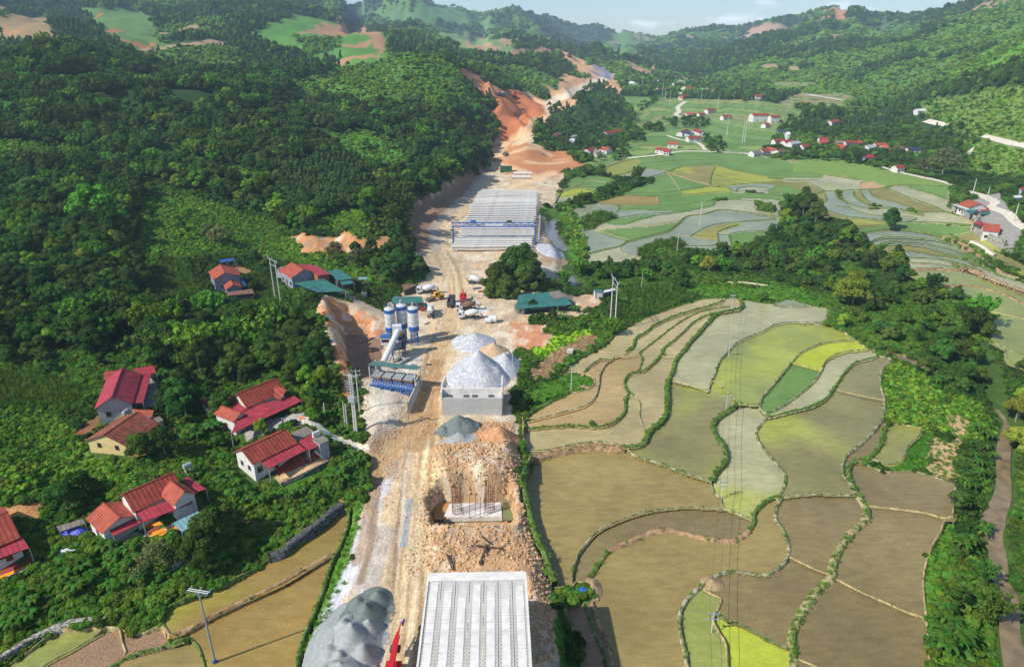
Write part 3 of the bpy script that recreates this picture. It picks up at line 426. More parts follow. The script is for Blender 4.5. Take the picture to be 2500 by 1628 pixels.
P_ = cp([(1119,163),(1203,213),(1292,228),(1337,250),(1335,295),(1305,320),(1260,345),(1200,349),(1190,291),(1197,244),(1150,210)]); R_ = near_rows(P_); H[R_] += sstep(poly_sd(P_, R_)/14)*(((1-np.abs(2*fbm(GX[R_]/34, GY[R_]/60, 4, 43)-1))-.75)*26+(fbm(GX[R_]/9, GY[R_]/14, 3, 45)-.5)*5)
P_ = cp([(1355,120),(1420,140),(1490,172),(1515,225),(1460,215),(1408,257),(1345,262),(1300,215),(1370,180)]); R_ = near_rows(P_); H[R_] += sstep(poly_sd(P_, R_)/20)*((1-np.abs(2*fbm(GX[R_]/50, GY[R_]/90, 4, 44)-1))-.75)*16
P_ = cp([(1050,1110),(1080,1060),(1150,1030),(1250,1030),(1275,1120),(1262,1180),(1300,1290),(1340,1420),(1330,1560),(1280,1460),(1220,1400),(1050,1400),(1030,1340),(1040,1270),(1036,1200)])
R_ = near_rows(P_); k_ = sstep(poly_sd(P_, R_)/5)
H[R_] += k_*(.8+2.6*(fbm(GX[R_]/9, GY[R_]/9, 4, 41)-.42)+1.1*(fbm(GX[R_]/2.2, GY[R_]/2.2, 3, 42)-.5))
shape([(1060,1100),(1250,1090),(1262,1160),(1245,1172),(1080,1172),(1045,1150)], 2.6, 5, 'add'); shape([(955,570),(1000,518),(1078,476),(1118,448),(1172,404),(1185,396),(1150,375),(1050,430),(940,500)], 7, 7, 'add')
shape([(1075,1165),(1240,1165),(1258,1230),(1250,1272),(1060,1272),(1045,1215)], -1.3, 2.3)        # pit for the pier footing
shape([(800,745),(850,745),(905,772),(912,905),(870,912),(842,860),(826,800)], 4.2, 3.0)
shape([(770,740),(800,730),(840,760),(822,790),(842,850),(850,905),(815,880),(785,810)], 3.0, 6, 'add')
shape([(885,925),(1018,940),(1008,975),(965,1040),(900,1100),(893,1000)], 2.2, 7, 'add')          # stone ramp to the hoppers
groove([(1362,525),(1347,533),(1347,565),(1365,591),(1381,617),(1394,638),(1381,656),(1392,680),(1410,698)], 5.5, 1.6, 3)
groove([(2402,870),(2420,930),(2432,975),(2466,1037),(2453,1077),(2448,1120),(2448,1208),(2426,1260),(2421,1310),(2434,1358),(2440,1418),(2466,1470),(2460,1549),(2480,1640)], 5, 1.3, 4)
for p, h in ((t(1,3,[(-30,650),(120,575),(250,552),(400,445),(720,155),(790,100)]), 2.0), (t(0,3,[(0,1500),(300,1330),(520,1200),(700,1150),(980,1140)]), 1.6)):
    pass
# ------------------------------------------------------------ fields: one level sheet each
NF = LAB.max()
FZ = np.full(NF+1, np.nan)
def to_px(x, y, z):
    f = y*CP-(z-CAMH)*SP; up = y*SP+(z-CAMH)*CP
    return 1250+F*x/f, 814-F*up/f
def lab_at(u, v):
    i = (np.asarray(v)/RSX).astype(int); j = (np.asarray(u)/RSX).astype(int)+80
    ok = (i >= 0) & (i < LAB.shape[0]) & (j >= 0) & (j < LAB.shape[1])
    r = np.zeros(i.shape, int); r[ok] = LAB[i[ok], j[ok]]; return r
GUu, GVv = to_px(GX, GY, H); glab = lab_at(GUu, GVv); glab[(GY > 760)] = 0; glab[H > 20] = 0
for k in range(1, NF+1):
    m = glab == k
    if m.any(): FZ[k] = float(np.median(H[m]))
DRAPE = [False]+[bool((glab == k).any() and (np.std(H[glab == k]) > 1.1 or np.mean(GY[glab == k]) > 400)) for k in range(1, NF+1)]
FZF = FZ.copy(); FZF[[i for i in range(NF+1) if DRAPE[i]]] = np.nan
m = glab > 0; H[m] = np.where(np.isfinite(FZF[glab[m]]), FZF[glab[m]], H[m])-.35; CLS[m] = PADDY; RGB[m] = lin(120, 104, 70)
def surf(x, y):
    x = np.atleast_1d(np.asarray(x, float)); y = np.atleast_1d(np.asarray(y, float)); z = hgt(x, y)
    l = lab_at(*to_px(x, y, z)); l[y > 760] = 0; fz = FZF[l]; return np.where((l > 0) & np.isfinite(fz), fz, np.where(l > 0, z+.35, z))

# ------------------------------------------------------------ colour of the bare ground: wheel tracks, wet mud, stone dust, painted bank shade
def streak(px, w, rgb, k=1, soft=.5, smooth=True):
    q = cl(px, 10) if smooth else px
    ln = [cast(*p) for p in q]; R = near_rows(ln, 6); wob = (fbm(GX[R]/5, GY[R]/5, 3, 77)-.5)*w*.6
    d, _ = seg_dist(GX[R], GY[R], ln); a = (k*np.clip((w/2+soft-d+wob)/soft, 0, 1))[..., None]; RGB[R] = RGB[R]*(1-a)+np.array(lin(*rgb))*a
mb = bare[..., None]; n_ = fbm(GX/11, GY/16, 4, 61); n2_ = fbm(GX/4, GY/5, 3, 62)
for thr, c, kk, nn in ((.58, (192,156,118), .4, n_), (.56, (222,212,190), .6, n2_), (.6, (164,152,134), .6, 1-n2_)):
    a = np.clip((nn-thr)/.08, 0, 1)[..., None]*kk*mb*(GY < 520)[..., None]; RGB[:] = RGB*(1-a)+np.array(lin(*c))*a
CENT = [(960,1900),(968,1628),(985,1500),(1000,1340),(1012,1200),(1022,1090),(1038,1000),(1052,930),(1072,860),(1092,800),(1100,745),(1105,700),(1092,650),(1072,615),(1066,580),(1090,540),(1130,495),(1175,445),(1195,410),(1225,360),(1280,330),(1300,310),(1330,285)]
streak(CENT, 9, (214,186,144), .8, 2);
for off, c, w_ in ((-34,(170,150,122),1.4),(24,(150,124,92),1.0),(-26,(150,120,88),1.0),(-19,(214,200,176),1.2),(-9,(160,132,96),.9),(5,(156,128,94),.9),(17,(214,204,182),1.0),(30,(166,140,104),1.2)): TRK = (off, c, w_); streak([(u+off*(v/1300 if v > 500 else .35)+6*math.sin(v/70+off), v) for u, v in CENT[:14]], w_, c, .85, .4)
streak([(960,1130),(890,1300),(868,1370),(835,1440),(800,1500)], 2.0, (204,204,208), .9, 1.0); streak([(935,1300),(912,1380),(885,1450)], 3, (184,176,166), .7, 1.5); streak([(915,1140),(905,1200),(893,1290),(872,1370)], 1.6, (158,134,106), .8, .8); streak([(925,1150),(918,1230),(905,1330),(880,1420)], .9, (140,116,90), .8, .5)
streak([(930,1150),(960,1080),(1030,1040),(1045,980)], 5, (176,142,98), .8, 2)
for off, c in ((-14,(190,160,118)),(12,(190,160,118)),(-4,(222,200,160)),(22,(222,200,160))):
    streak([(u+off*(v/1300 if v > 500 else .35), v) for u, v in CENT[:16]], .8, c, .7, .6)
streak([(1080,830),(1068,880),(1054,930),(1044,985),(1030,1060),(1018,1090)], 4.2, (178,144,102), .85, .8); streak([(1062,905),(1049,955),(1036,1010),(1026,1060)], .7, (224,208,180), .8, .4); streak([(1072,870),(1090,805),(1100,760)], 4, (196,166,126), .6, 1.5)
mbk = cover(None, None, [(985,545),(1000,515),(1082,470),(1180,402),(1196,412),(1162,458),(1122,496),(1076,532),(1058,565),(1056,605),(1015,620)], 0); RGB[mbk] = (np.array(lin(146,116,92))*(.8+.45*fbm(GX[mbk]/5, GY[mbk]/12, 4, 66))[:, None]); mbk = cover(None, None, t(1,2,[(825,10),(870,0),(1190,60),(1160,260),(1000,420),(900,380),(850,260)]), 0); RGB[mbk] = (np.array(lin(140,112,90))*(.8+.45*fbm(GX[mbk]/5, GY[mbk]/8, 4, 67))[:, None])  # first mask: bank shade painted into the brown; second: darker brown cut face
streak([(1000,1221),(992,1290),(985,1330)], 1.1, (150,158,160), .9, .4); streak([(1062,880),(1048,960),(1030,1070)], 2.2, (166,130,90), .7, 1)
for p in ([(1060,560),(1062,590),(1064,612)],[(1067,590),(1060,560),(1078,535),(1120,500),(1160,462),(1195,415)]): streak(p, 5, (176,164,148), .8, 1)
for p in ([(1320,440),(1280,420),(1230,405),(1210,400)],[(1290,395),(1330,400),(1390,395)],[(1230,380),(1300,360),(1340,380)],[(1250,455),(1310,440),(1350,420)]): streak(p, 5, (222,186,142), .8, 3)
for p in ([(1345,262),(1360,240),(1400,225),(1440,205),(1470,192),(1490,180)],[(1360,240),(1390,238),(1420,222),(1480,195)]): streak(p, 9, (224,206,180), .8, 5)
for p in ([(1460,165),(1480,178),(1475,190),(1455,180)],): streak(p, 16, (120,128,150), .9, 8)
for p in ([(1145,190),(1165,186)],[(1163,212),(1190,203)],[(1188,226),(1210,218)],[(1290,226),(1310,240),(1320,255)]): streak(p, 4, (212,160,118), .8, 3)
for p in ([(2170,850),(2230,880),(2300,905)],): streak(p, 2, (196,170,130), .8, 1)
for p in (t(1,3,[(0,220),(120,310),(300,330),(420,280),(560,190),(700,90),(850,-20)]), t(1,2,[(250,1560),(330,1540)]), t(0,2,[(1980,1100),(1990,1300),(1990,1450),(2060,1560),(2200,1650),(2380,1790)])): streak(p, 1.2, (170,138,96), .8, .6)
# yards of the houses
def yard(px, rgb): 
    cover(BARE, rgb, px, 0)
yard(t(0,2,[(1330,650),(1400,380),(1500,560),(1540,640),(1480,700),(1330,700)]), (150,146,140)); yard(t(0,2,[(1180,1130),(1500,950),(1600,860),(1620,920),(1480,1060),(1330,1160)]), (168,100,76))
yard(t(1,2,[(-100,860),(440,720),(480,790),(200,900),(-100,1010)]), (168,162,152)); yard(t(1,2,[(60,1240),(250,1330),(700,1130),(560,1090)]), (158,84,66)); yard(t(1,2,[(170,1340),(230,1410),(700,1200),(900,1130),(860,1090),(700,1130)]), (210,176,128))
yard(t(1,2,[(400,790),(480,770),(720,930),(1060,1040),(1050,1090),(900,1090),(700,990),(560,910),(440,850)]), (222,214,190)); yard(t(0,3,[(1080,350),(1240,290),(1380,330),(1620,210),(1660,290),(1400,400),(1350,350),(1100,430)]), (176,160,140))
yard(t(0,3,[(330,600),(560,480),(850,500),(560,560),(440,560),(100,700),(0,760),(-40,700)]), (190,180,160)); yard(t(0,1,[(2060,910),(2200,900),(2380,980),(2250,1010)]), (160,120,84)); yard(t(1,1,[(740,1130),(830,1160),(930,1220),(1200,1350),(1200,1400),(900,1250),(760,1170)]), (176,160,140))
yard(t(0,3,[(-40,80),(200,40),(250,20),(390,20),(380,180),(200,180),(-40,120)]), (190,140,90)); yard(t(0,2,[(640,960),(900,760),(930,800),(840,960)]), (130,92,62))
yard(t(2,1,[(20,1330),(40,1260),(560,1180),(600,1330),(60,1380)]), (110,104,96)); yard([(2330,500),(2440,470),(2500,560),(2470,620),(2380,590)], (150,146,136))

# ------------------------------------------------------------ materials
def newmat(name):
    m = bpy.data.materials.new(name); m.use_nodes = True; n = m.node_tree.nodes; b = n['Principled BSDF']; return m, m.node_tree, n, b
def setin(b, **k):
    for a, v in k.items():
        a = a.replace('_', ' ')
        if a in b.inputs: b.inputs[a].default_value = v
MATS = {}
def M(name, rgb, rough=.8, var=.25, scale=1.5, bump=0, metal=0, spec=.3, rnd=0, stretch=None, wave=None, wcol=None, coord='Object'):
    """weathered procedural surface: two octaves of tone variation, optional per-object drift, optional ribs (wave = (axis scale, depth))"""
    if name in MATS: return MATS[name]
    m, nt, n, b = newmat(name); l = nt.links.new
    setin(b, Roughness=rough, Metallic=metal, Specular_IOR_Level=spec)
    c = (*lin(*rgb), 1)
    tc = n.new('ShaderNodeTexCoord'); mp = n.new('ShaderNodeMapping'); mp.inputs['Scale'].default_value = stretch or (1, 1, 1)
    l(tc.outputs[coord], mp.inputs['Vector'])
    nz = n.new('ShaderNodeTexNoise'); nz.inputs['Scale'].default_value = scale; nz.inputs['Detail'].default_value = 6; l(mp.outputs['Vector'], nz.inputs['Vector'])
    mr = n.new('ShaderNodeMapRange'); mr.inputs['From Min'].default_value = .3; mr.inputs['From Max'].default_value = .7; mr.inputs['To Min'].default_value = 1-var; mr.inputs['To Max'].default_value = 1+var
    l(nz.outputs['Fac'], mr.inputs['Value'])
    v = mr.outputs['Result']
    if wave:
        wv = n.new('ShaderNodeTexWave'); wv.bands_direction = wave[2] if len(wave) > 2 else 'X'; wv.inputs['Scale'].default_value = wave[0]; wv.inputs['Distortion'].default_value = .1; l(tc.outputs['Object'], wv.inputs['Vector'])
        w2 = n.new('ShaderNodeMapRange'); w2.inputs['To Min'].default_value = 1-wave[1]; w2.inputs['To Max'].default_value = 1+wave[1]*.5; l(wv.outputs['Fac'], w2.inputs['Value'])
        mu = n.new('ShaderNodeMath'); mu.operation = 'MULTIPLY'; l(v, mu.inputs[0]); l(w2.outputs['Result'], mu.inputs[1]); v = mu.outputs[0]
    hs = n.new('ShaderNodeHueSaturation'); hs.inputs['Color'].default_value = c; l(v, hs.inputs['Value'])
    if rnd:
        oi = n.new('ShaderNodeObjectInfo'); r1 = n.new('ShaderNodeMapRange'); r1.inputs['To Min'].default_value = .5-rnd*.05; r1.inputs['To Max'].default_value = .5+rnd*.04; l(oi.outputs['Random'], r1.inputs['Value']); l(r1.outputs['Result'], hs.inputs['Hue'])
        r2 = n.new('ShaderNodeMath'); r2.operation = 'MULTIPLY_ADD'; r2.inputs[1].default_value = 7.31; l(oi.outputs['Random'], r2.inputs[0]); fr = n.new('ShaderNodeMath'); fr.operation = 'FRACT'; l(r2.outputs[0], fr.inputs[0])
        r3 = n.new('ShaderNodeMapRange'); r3.inputs['To Min'].default_value = 1-rnd*.4; r3.inputs['To Max'].default_value = 1+rnd*.45; l(fr.outputs[0], r3.inputs['Value'])
        mu = n.new('ShaderNodeMath'); mu.operation = 'MULTIPLY'; l(v, mu.inputs[0]); l(r3.outputs['Result'], mu.inputs[1]); l(mu.outputs[0], hs.inputs['Value'])
    l(hs.outputs['Color'], b.inputs['Base Color'])
    if bump:
        bp = n.new('ShaderNodeBump'); bp.inputs['Strength'].default_value = min(1, bump); bp.inputs['Distance'].default_value = .15*max(1, bump); l(v, bp.inputs['Height']); l(bp.outputs['Normal'], b.inputs['Normal'])
    MATS[name] = m; return m
def attr_mat(name, rough, spec, detail, bump=0, rows=None):
    m, nt, n, b = newmat(name); l = nt.links.new; setin(b, Roughness=rough, Specular_IOR_Level=spec)
    at = n.new('ShaderNodeAttribute'); at.attribute_name = 'Col'; tc = n.new('ShaderNodeTexCoord'); val = None; hgts = None
    for sc_, amp, st in detail:
        mp = n.new('ShaderNodeMapping'); mp.inputs['Scale'].default_value = st; l(tc.outputs['Object'], mp.inputs['Vector'])
        nz = n.new('ShaderNodeTexNoise'); nz.inputs['Scale'].default_value = sc_; nz.inputs['Detail'].default_value = 5; nz.inputs['Roughness'].default_value = .6; l(mp.outputs['Vector'], nz.inputs['Vector'])
        mr = n.new('ShaderNodeMapRange'); mr.inputs['From Min'].default_value = .32; mr.inputs['From Max'].default_value = .68; mr.inputs['To Min'].default_value = 1-amp; mr.inputs['To Max'].default_value = 1+amp; l(nz.outputs['Fac'], mr.inputs['Value'])
        if val is None: val = mr.outputs['Result']
        else:
            mu = n.new('ShaderNodeMath'); mu.operation = 'MULTIPLY'; l(val, mu.inputs[0]); l(mr.outputs['Result'], mu.inputs[1]); val = mu.outputs[0]
    if rows:
        wv = n.new('ShaderNodeTexWave'); wv.inputs['Scale'].default_value = rows; wv.inputs['Distortion'].default_value = 14; wv.inputs['Detail'].default_value = 1; wv.inputs['Detail Scale'].default_value = .06
        mp = n.new('ShaderNodeMapping'); mp.inputs['Rotation'].default_value = (0, 0, .5); l(tc.outputs['Object'], mp.inputs['Vector']); l(mp.outputs['Vector'], wv.inputs['Vector'])
        mr = n.new('ShaderNodeMapRange'); mr.inputs['To Min'].default_value = .93; mr.inputs['To Max'].default_value = 1.04; l(wv.outputs['Fac'], mr.inputs['Value'])
        mu = n.new('ShaderNodeMath'); mu.operation = 'MULTIPLY'; l(val, mu.inputs[0]); l(mr.outputs['Result'], mu.inputs[1]); val = mu.outputs[0]
    vm = n.new('ShaderNodeVectorMath'); vm.operation = 'SCALE'; l(at.outputs['Color'], vm.inputs[0]); l(val, vm.inputs['Scale']); l(vm.outputs[0], b.inputs['Base Color'])
    if bump:
        bp = n.new('ShaderNodeBump'); bp.inputs['Strength'].default_value = .8; bp.inputs['Distance'].default_value = bump; l(val, bp.inputs['Height']); l(bp.outputs['Normal'], b.inputs['Normal'])
    return m

# ------------------------------------------------------------ object helpers
def tag(o, label=None, cat=None, group=None, kind=None):
    for k, v in (('label', label), ('category', cat), ('group', group), ('kind', kind)):
        if v: o[k] = v
    return o
def link(o, parent=None):
    COL.objects.link(o)
    if parent: o.parent = parent
    return o
def empty(name, loc=(0,0,0), rz=0, **k):
    o = bpy.data.objects.new(name, None); link(o); o.location = loc; o.rotation_euler = (0, 0, rz); o.empty_display_size = .1; return tag(o, **k)
def np_mesh(name, V, Fq, mat, cols=None, smooth=False):
    me = bpy.data.meshes.new(name); V = np.asarray(V, np.float32); Fq = np.asarray(Fq, np.int32); k = Fq.shape[1]
    me.vertices.add(len(V)); me.vertices.foreach_set('co', V.ravel()); me.loops.add(Fq.size); me.loops.foreach_set('vertex_index', Fq.ravel())
    me.polygons.add(len(Fq)); me.polygons.foreach_set('loop_start', np.arange(0, Fq.size, k, dtype=np.int32)); me.polygons.foreach_set('loop_total', np.full(len(Fq), k, np.int32))
    if smooth: me.polygons.foreach_set('use_smooth', np.ones(len(Fq), bool))
    if cols is not None:
        a = me.color_attributes.new('Col', 'FLOAT_COLOR', 'POINT'); c = np.ones((len(V), 4), np.float32); c[:, :3] = cols; a.data.foreach_set('color', c.ravel())
    me.update(calc_edges=True); me.materials.append(mat); return me
class MB:                                              # collects boxes, bars, tubes; builds ONE mesh
    def __init__(s): s.v = []; s.f = []
    def add(s, V, Fc):
        o = len(s.v); s.v += [tuple(p) for p in V]; s.f += [tuple(i+o for i in f) for f in Fc]; return s
    def box(s, x0, y0, z0, x1, y1, z1, rz=0, c=(0,0)):
        P = [(x, y, z) for z in (z0, z1) for x, y in ((x0,y0),(x1,y0),(x1,y1),(x0,y1))]
        if rz:
            cr, sr = math.cos(rz), math.sin(rz); P = [(c[0]+(x-c[0])*cr-(y-c[1])*sr, c[1]+(x-c[0])*sr+(y-c[1])*cr, z) for x, y, z in P]
        return s.add(P, [(0,3,2,1),(4,5,6,7),(0,1,5,4),(1,2,6,5),(2,3,7,6),(3,0,4,7)])
    def prism(s, bot, top):
        n = len(bot); return s.add(list(bot)+list(top), [tuple(range(n))[::-1], tuple(range(n, 2*n))]+[(i, (i+1) % n, n+(i+1) % n, n+i) for i in range(n)])
    def tube(s, p, q, r, r2=None, n=6):
        p = Vector(p); q = Vector(q); d = (q-p); 
        if d.length < 1e-6: return s
        d.normalize(); a = d.orthogonal().normalized(); b = d.cross(a); r2 = r if r2 is None else r2
        A = [p+(a*math.cos(2*math.pi*i/n)+b*math.sin(2*math.pi*i/n))*r for i in range(n)]; B_ = [q+(a*math.cos(2*math.pi*i/n)+b*math.sin(2*math.pi*i/n))*r2 for i in range(n)]
        return s.prism(A, B_)
    def lathe(s, prof, n=16, c=(0,0,0), axis='z', caps=True):
        V = []
        for r, z in prof:
            for i in range(n):
                a = 2*math.pi*i/n; p = (r*math.cos(a), r*math.sin(a), z)
                if axis == 'x': p = (z, p[0], p[1])
                if axis == 'y': p = (p[0], z, p[1])
                V.append((p[0]+c[0], p[1]+c[1], p[2]+c[2]))
        Fc = [(k*n+i, k*n+(i+1) % n, (k+1)*n+(i+1) % n, (k+1)*n+i) for k in range(len(prof)-1) for i in range(n)]
        if caps: Fc += [tuple(range(n))[::-1], tuple(range((len(prof)-1)*n, len(prof)*n))]
        return s.add(V, Fc)
    def slab(s, quad, th):                            # quad of 3D points, thickness straight down
        return s.prism([(x, y, z-th) for x, y, z in quad], quad)
    def build(s, name, mat, parent=None, smooth=False, **k):
        me = bpy.data.meshes.new(name); me.from_pydata(s.v, [], s.f); me.materials.append(mat)
        if smooth: me.polygons.foreach_set('use_smooth', [True]*len(me.polygons))
        import bmesh
        bm = bmesh.new(); bm.from_mesh(me); bmesh.ops.recalc_face_normals(bm, faces=bm.faces); bm.to_mesh(me); bm.free()
        me.update(); o = bpy.data.objects.new(name, me); link(o, parent); return tag(o, **k)

# ------------------------------------------------------------ ground sheet
gm = attr_mat('ground_surface', .95, .15, [(2.2, .15, (1,.12,.3)), (.35, .14, (1,1,.3)), (1.7, .2, (1,1,.4))], bump=.25)
idx = np.arange(NY*NA).reshape(NY, NA)
Q = np.stack([idx[:-1,:-1], idx[:-1,1:], idx[1:,1:], idx[1:,:-1]], -1).reshape(-1, 4)
def build_ground():
    g = np_mesh('ground', np.stack([GX, GY, H], -1).reshape(-1, 3), Q, gm, RGB.reshape(-1, 3), smooth=True)
    o = bpy.data.objects.new('ground', g); link(o); tag(o, kind='structure', label='valley floor and hillsides of green scrub and bare orange earth')
build_ground()

# ------------------------------------------------------------ paddies
pm = attr_mat('paddy_water', .36, .38, [(.04, .2, (1,1,1)), (.3, .15, (1,2.6,1)), (2.2, .12, (1,1.8,1)), (7, .12, (1,1,1))], bump=.03, rows=.85)
pmf = attr_mat('young_rice', .8, .12, [(.05, .14, (1,1,1)), (.5, .12, (1,2,1)), (3, .12, (1,1,1))], bump=.05, rows=.85)
pmd = attr_mat('ploughed_soil', .95, .1, [(.5, .1, (1,1,1)), (2.2, .22, (1,1.4,1))], bump=.25)
seed_of = {}
for pts, ck in SEEDS:
    for u, v in pts:
        l = int(lab_at(np.array([u]), np.array([v]))[0])
        if l: seed_of[l] = ck
FARPAL = ['green', 'grey', 'pale', 'green', 'olive', 'ygreen', 'pale', 'straw', 'green', 'tan', 'grey', 'green']
crn = np.arange((LAB.shape[0]+1)*(LAB.shape[1]+1)).reshape(LAB.shape[0]+1, LAB.shape[1]+1)
for k in range(1, NF+1):
    if not np.isfinite(FZ[k]): continue
    ii, jj = np.nonzero(LAB == k)
    if len(ii) < 20: continue
    q = np.stack([crn[ii, jj], crn[ii+1, jj], crn[ii+1, jj+1], crn[ii, jj+1]], -1); u_, inv = np.unique(q, return_inverse=True)
    vi = u_//(LAB.shape[1]+1); vj = u_ % (LAB.shape[1]+1); uu = (vj-80)*RSX; vv = vi*RSX
    a, b, c = (uu-1250)/F, CP-(vv-814)/F*SP, -SP-(vv-814)/F*CP; kk = (FZ[k]-CAMH)/c
    X = a*kk; Y = b*kk; Z = np.full(len(X), FZ[k])
    if DRAPE[k]:
        for _ in range(14): Z = Z*.6+.4*(hgt(X, Y)+.35); kk = (Z-CAMH)/c; X = a*kk; Y = b*kk
    V = np.stack([X, Y, Z], -1)
    near = vv.mean() > 760; ck = seed_of.get(k) or (random.choice(['olive', 'brown', 'tan']) if near else ['green', 'pale', 'olive', 'green', 'ygreen', 'grey', 'green', 'pale', 'green', 'olive'][(k*3) % 10])
    base = np.array(lin(*SEEDC[ck])); col = np.repeat(base[None], len(X), 0)
    n_ = fbm(X/32+k, Y/32, 3, 90+k % 7)
    alg = {'lime': 0, 'ygreen': .5, 'olive': .56, 'pale': .7, 'amber': .55, 'mud': .8}.get(ck)
    if alg: a_ = np.clip((n_-alg)/.16, 0, 1)[:, None]*.75; col = col*(1-a_)+np.array(lin(158, 164, 62))*a_
    if ck == 'lime': a_ = np.clip((.5-n_)/.2, 0, 1)[:, None]*.6; col = col*(1-a_)+np.array(lin(128,142,70))*a_
    col = col*(.92+.16*fbm(X/14, Y/14, 2, 5)[:, None])
    o = bpy.data.objects.new('rice_paddy' if ck != 'plough' else 'ploughed_plot', np_mesh('paddy', V, inv.reshape(-1, 4), pmd if ck == 'plough' else pmf if (not near and ck not in ('grey', 'pale')) or ck in ('green', 'lime') else pm, col)); link(o); tag(o, kind='structure')

# ------------------------------------------------------------ bunds
def bund_mat(name, stops, sc_=.7, rough=.95):
    m, nt, n, b = newmat(name); l = nt.links.new; setin(b, Roughness=rough, Specular_IOR_Level=.1)
    tc = n.new('ShaderNodeTexCoord'); nz = n.new('ShaderNodeTexNoise'); nz.inputs['Scale'].default_value = sc_; nz.inputs['Detail'].default_value = 5; nz.inputs['Roughness'].default_value = .75; l(tc.outputs['Object'], nz.inputs['Vector'])
    r = n.new('ShaderNodeValToRGB'); l(nz.outputs['Fac'], r.inputs['Fac']); cr = r.color_ramp
    while len(cr.elements) < len(stops): cr.elements.new(.5)
    for e, (p, c) in zip(cr.elements, stops): e.position = p; e.color = (*lin(*c), 1)
    l(r.outputs['Color'], b.inputs['Base Color']); bp = n.new('ShaderNodeBump'); bp.inputs['Distance'].default_value = .3; l(nz.outputs['Fac'], bp.inputs['Height']); l(bp.outputs['Normal'], b.inputs['Normal']); return m
BM = {'g': bund_mat('bund_grass', [(.35,(58,84,34)),(.5,(88,112,52)),(.6,(124,128,82)),(.7,(166,156,122))]), 's': bund_mat('bund_stone', [(.4,(78,94,50)),(.5,(120,120,84)),(.58,(168,160,128)),(.7,(200,194,176))]),
      't': bund_mat('bund_earth', [(.38,(120,112,70)),(.55,(176,158,112)),(.7,(196,180,136))]), 'd': bund_mat('bund_straw', [(.36,(96,84,54)),(.5,(158,128,96)),(.62,(184,154,118)),(.74,(112,124,64))]), 'm': bund_mat('bund_mixed', [(.38,(64,92,34)),(.48,(104,118,56)),(.56,(180,162,124)),(.7,(150,124,92))])}
BUND_LINES = []
for px, wd, st in BUNDS:
    q = cl(px, 7); pts = np.array([cast(*p) for p in q if p[1] < 1760])
    if len(pts) < 3: continue
    d = np.hypot(*np.diff(pts, axis=0).T); keep = np.concatenate([[True], d > .05]); pts = pts[keep]
    tg = np.gradient(pts, axis=0); tg /= np.hypot(tg[:, 0], tg[:, 1])[:, None]+1e-9; nr = np.stack([-tg[:, 1], tg[:, 0]], -1)
    wv = wd*(.8+.5*fbm(pts[:, 0]/3, pts[:, 1]/3, 2, 9)); far_k = np.clip(pts[:, 1]/250, .85, 2.3); wv = wv*far_k*{'g': .85, 's': .72, 'm': .95}.get(st, .9)
    z0 = np.max([surf(*(pts+nr*(s*1.6)).T) for s in (-1, 1)]+[surf(*pts.T)], axis=0); zt = z0+.14+.1*wd+.15*(fbm(pts[:, 0]/1.5, pts[:, 1]/1.5, 2, 12)-.5)
    zt = np.convolve(np.pad(zt, 2, 'edge'), np.ones(5)/5, 'valid')
    rows = []
    for s, dz in ((-.62, None), (-.36, -.06), (0, .05), (.36, -.06), (.62, None)):
        jit = 1+.3*(fbm(pts[:, 0]*2+s*9, pts[:, 1]*2, 2, 14)-.5)
        off = pts+nr*(s*wv*jit)[:, None]
        z = zt+dz if dz is not None else np.minimum(surf(*(pts+nr*(s*wv*1.3)[:, None]).T)-.4, zt-.3)
        rows.append(np.column_stack([off, z]))
    V = np.stack(rows, 1).reshape(-1, 3); n = len(pts); Fq = [(i*5+j, i*5+j+1, (i+1)*5+j+1, (i+1)*5+j) for i in range(n-1) for j in range(4)]
    o = bpy.data.objects.new('field_bund', np_mesh('field_bund', V, Fq, BM[st], smooth=True)); link(o); tag(o, kind='structure')
    BUND_LINES.append((pts, zt, wv, st))

# ------------------------------------------------------------ water, tracks, roads
def ribbon(name, px, w, mat, lift=.06, cols=None, step=8, flat=False, th=0, **k):
    pts = np.array([cast(*p) for p in cl(px, step)]); tg = np.gradient(pts, axis=0); tg /= np.hypot(tg[:, 0], tg[:, 1])[:, None]+1e-9; nr = np.stack([-tg[:, 1], tg[:, 0]], -1)
    W_ = np.interp(np.linspace(0, 1, len(pts)), np.linspace(0, 1, len(w)), w) if isinstance(w, (list, tuple)) else np.full(len(pts), w)
    rows = []
    base = surf(*pts.T)
    if flat: base = np.minimum.accumulate(base[::-1])[::-1] if base[0] > base[-1] else base
    ks = 7 if len(pts) > 12 else 3; base = np.convolve(np.pad(base, ks//2, 'edge'), np.ones(ks)/ks, 'valid')
    for s in ((-.5, -.5, -.25, 0, .25, .5, .5) if th else (-.5, -.25, 0, .25, .5)):
        off = pts+nr*(s*W_)[:, None]; z = base+lift if flat else np.maximum(base-1, surf(*off.T))+lift
        rows.append(np.column_stack([off, z]))
    if th: rows[0][:, 2] -= th; rows[-1][:, 2] -= th
    m = len(rows); V = np.stack(rows, 1).reshape(-1, 3); n = len(pts); Fq = [(i*m+j, i*m+j+1, (i+1)*m+j+1, (i+1)*m+j) for i in range(n-1) for j in range(m-1)]
    R_ = near_rows([tuple(p) for p in pts], 4); dd_, _ = seg_dist(GX[R_], GY[R_], [tuple(p) for p in pts[::2]]+[tuple(pts[-1])]); CLS[R_][dd_ < np.mean(W_)*.55+.6] = BARE
    o = bpy.data.objects.new(name, np_mesh(name, V, Fq, mat)); link(o); return tag(o, kind='structure', **k)
river_m = M('muddy_water', (128,110,80), .22, .35, .35, .15, spec=.5); stream_m = M('grey_stream_water', (112,110,100), .15, .18, .2, .15, spec=.5)
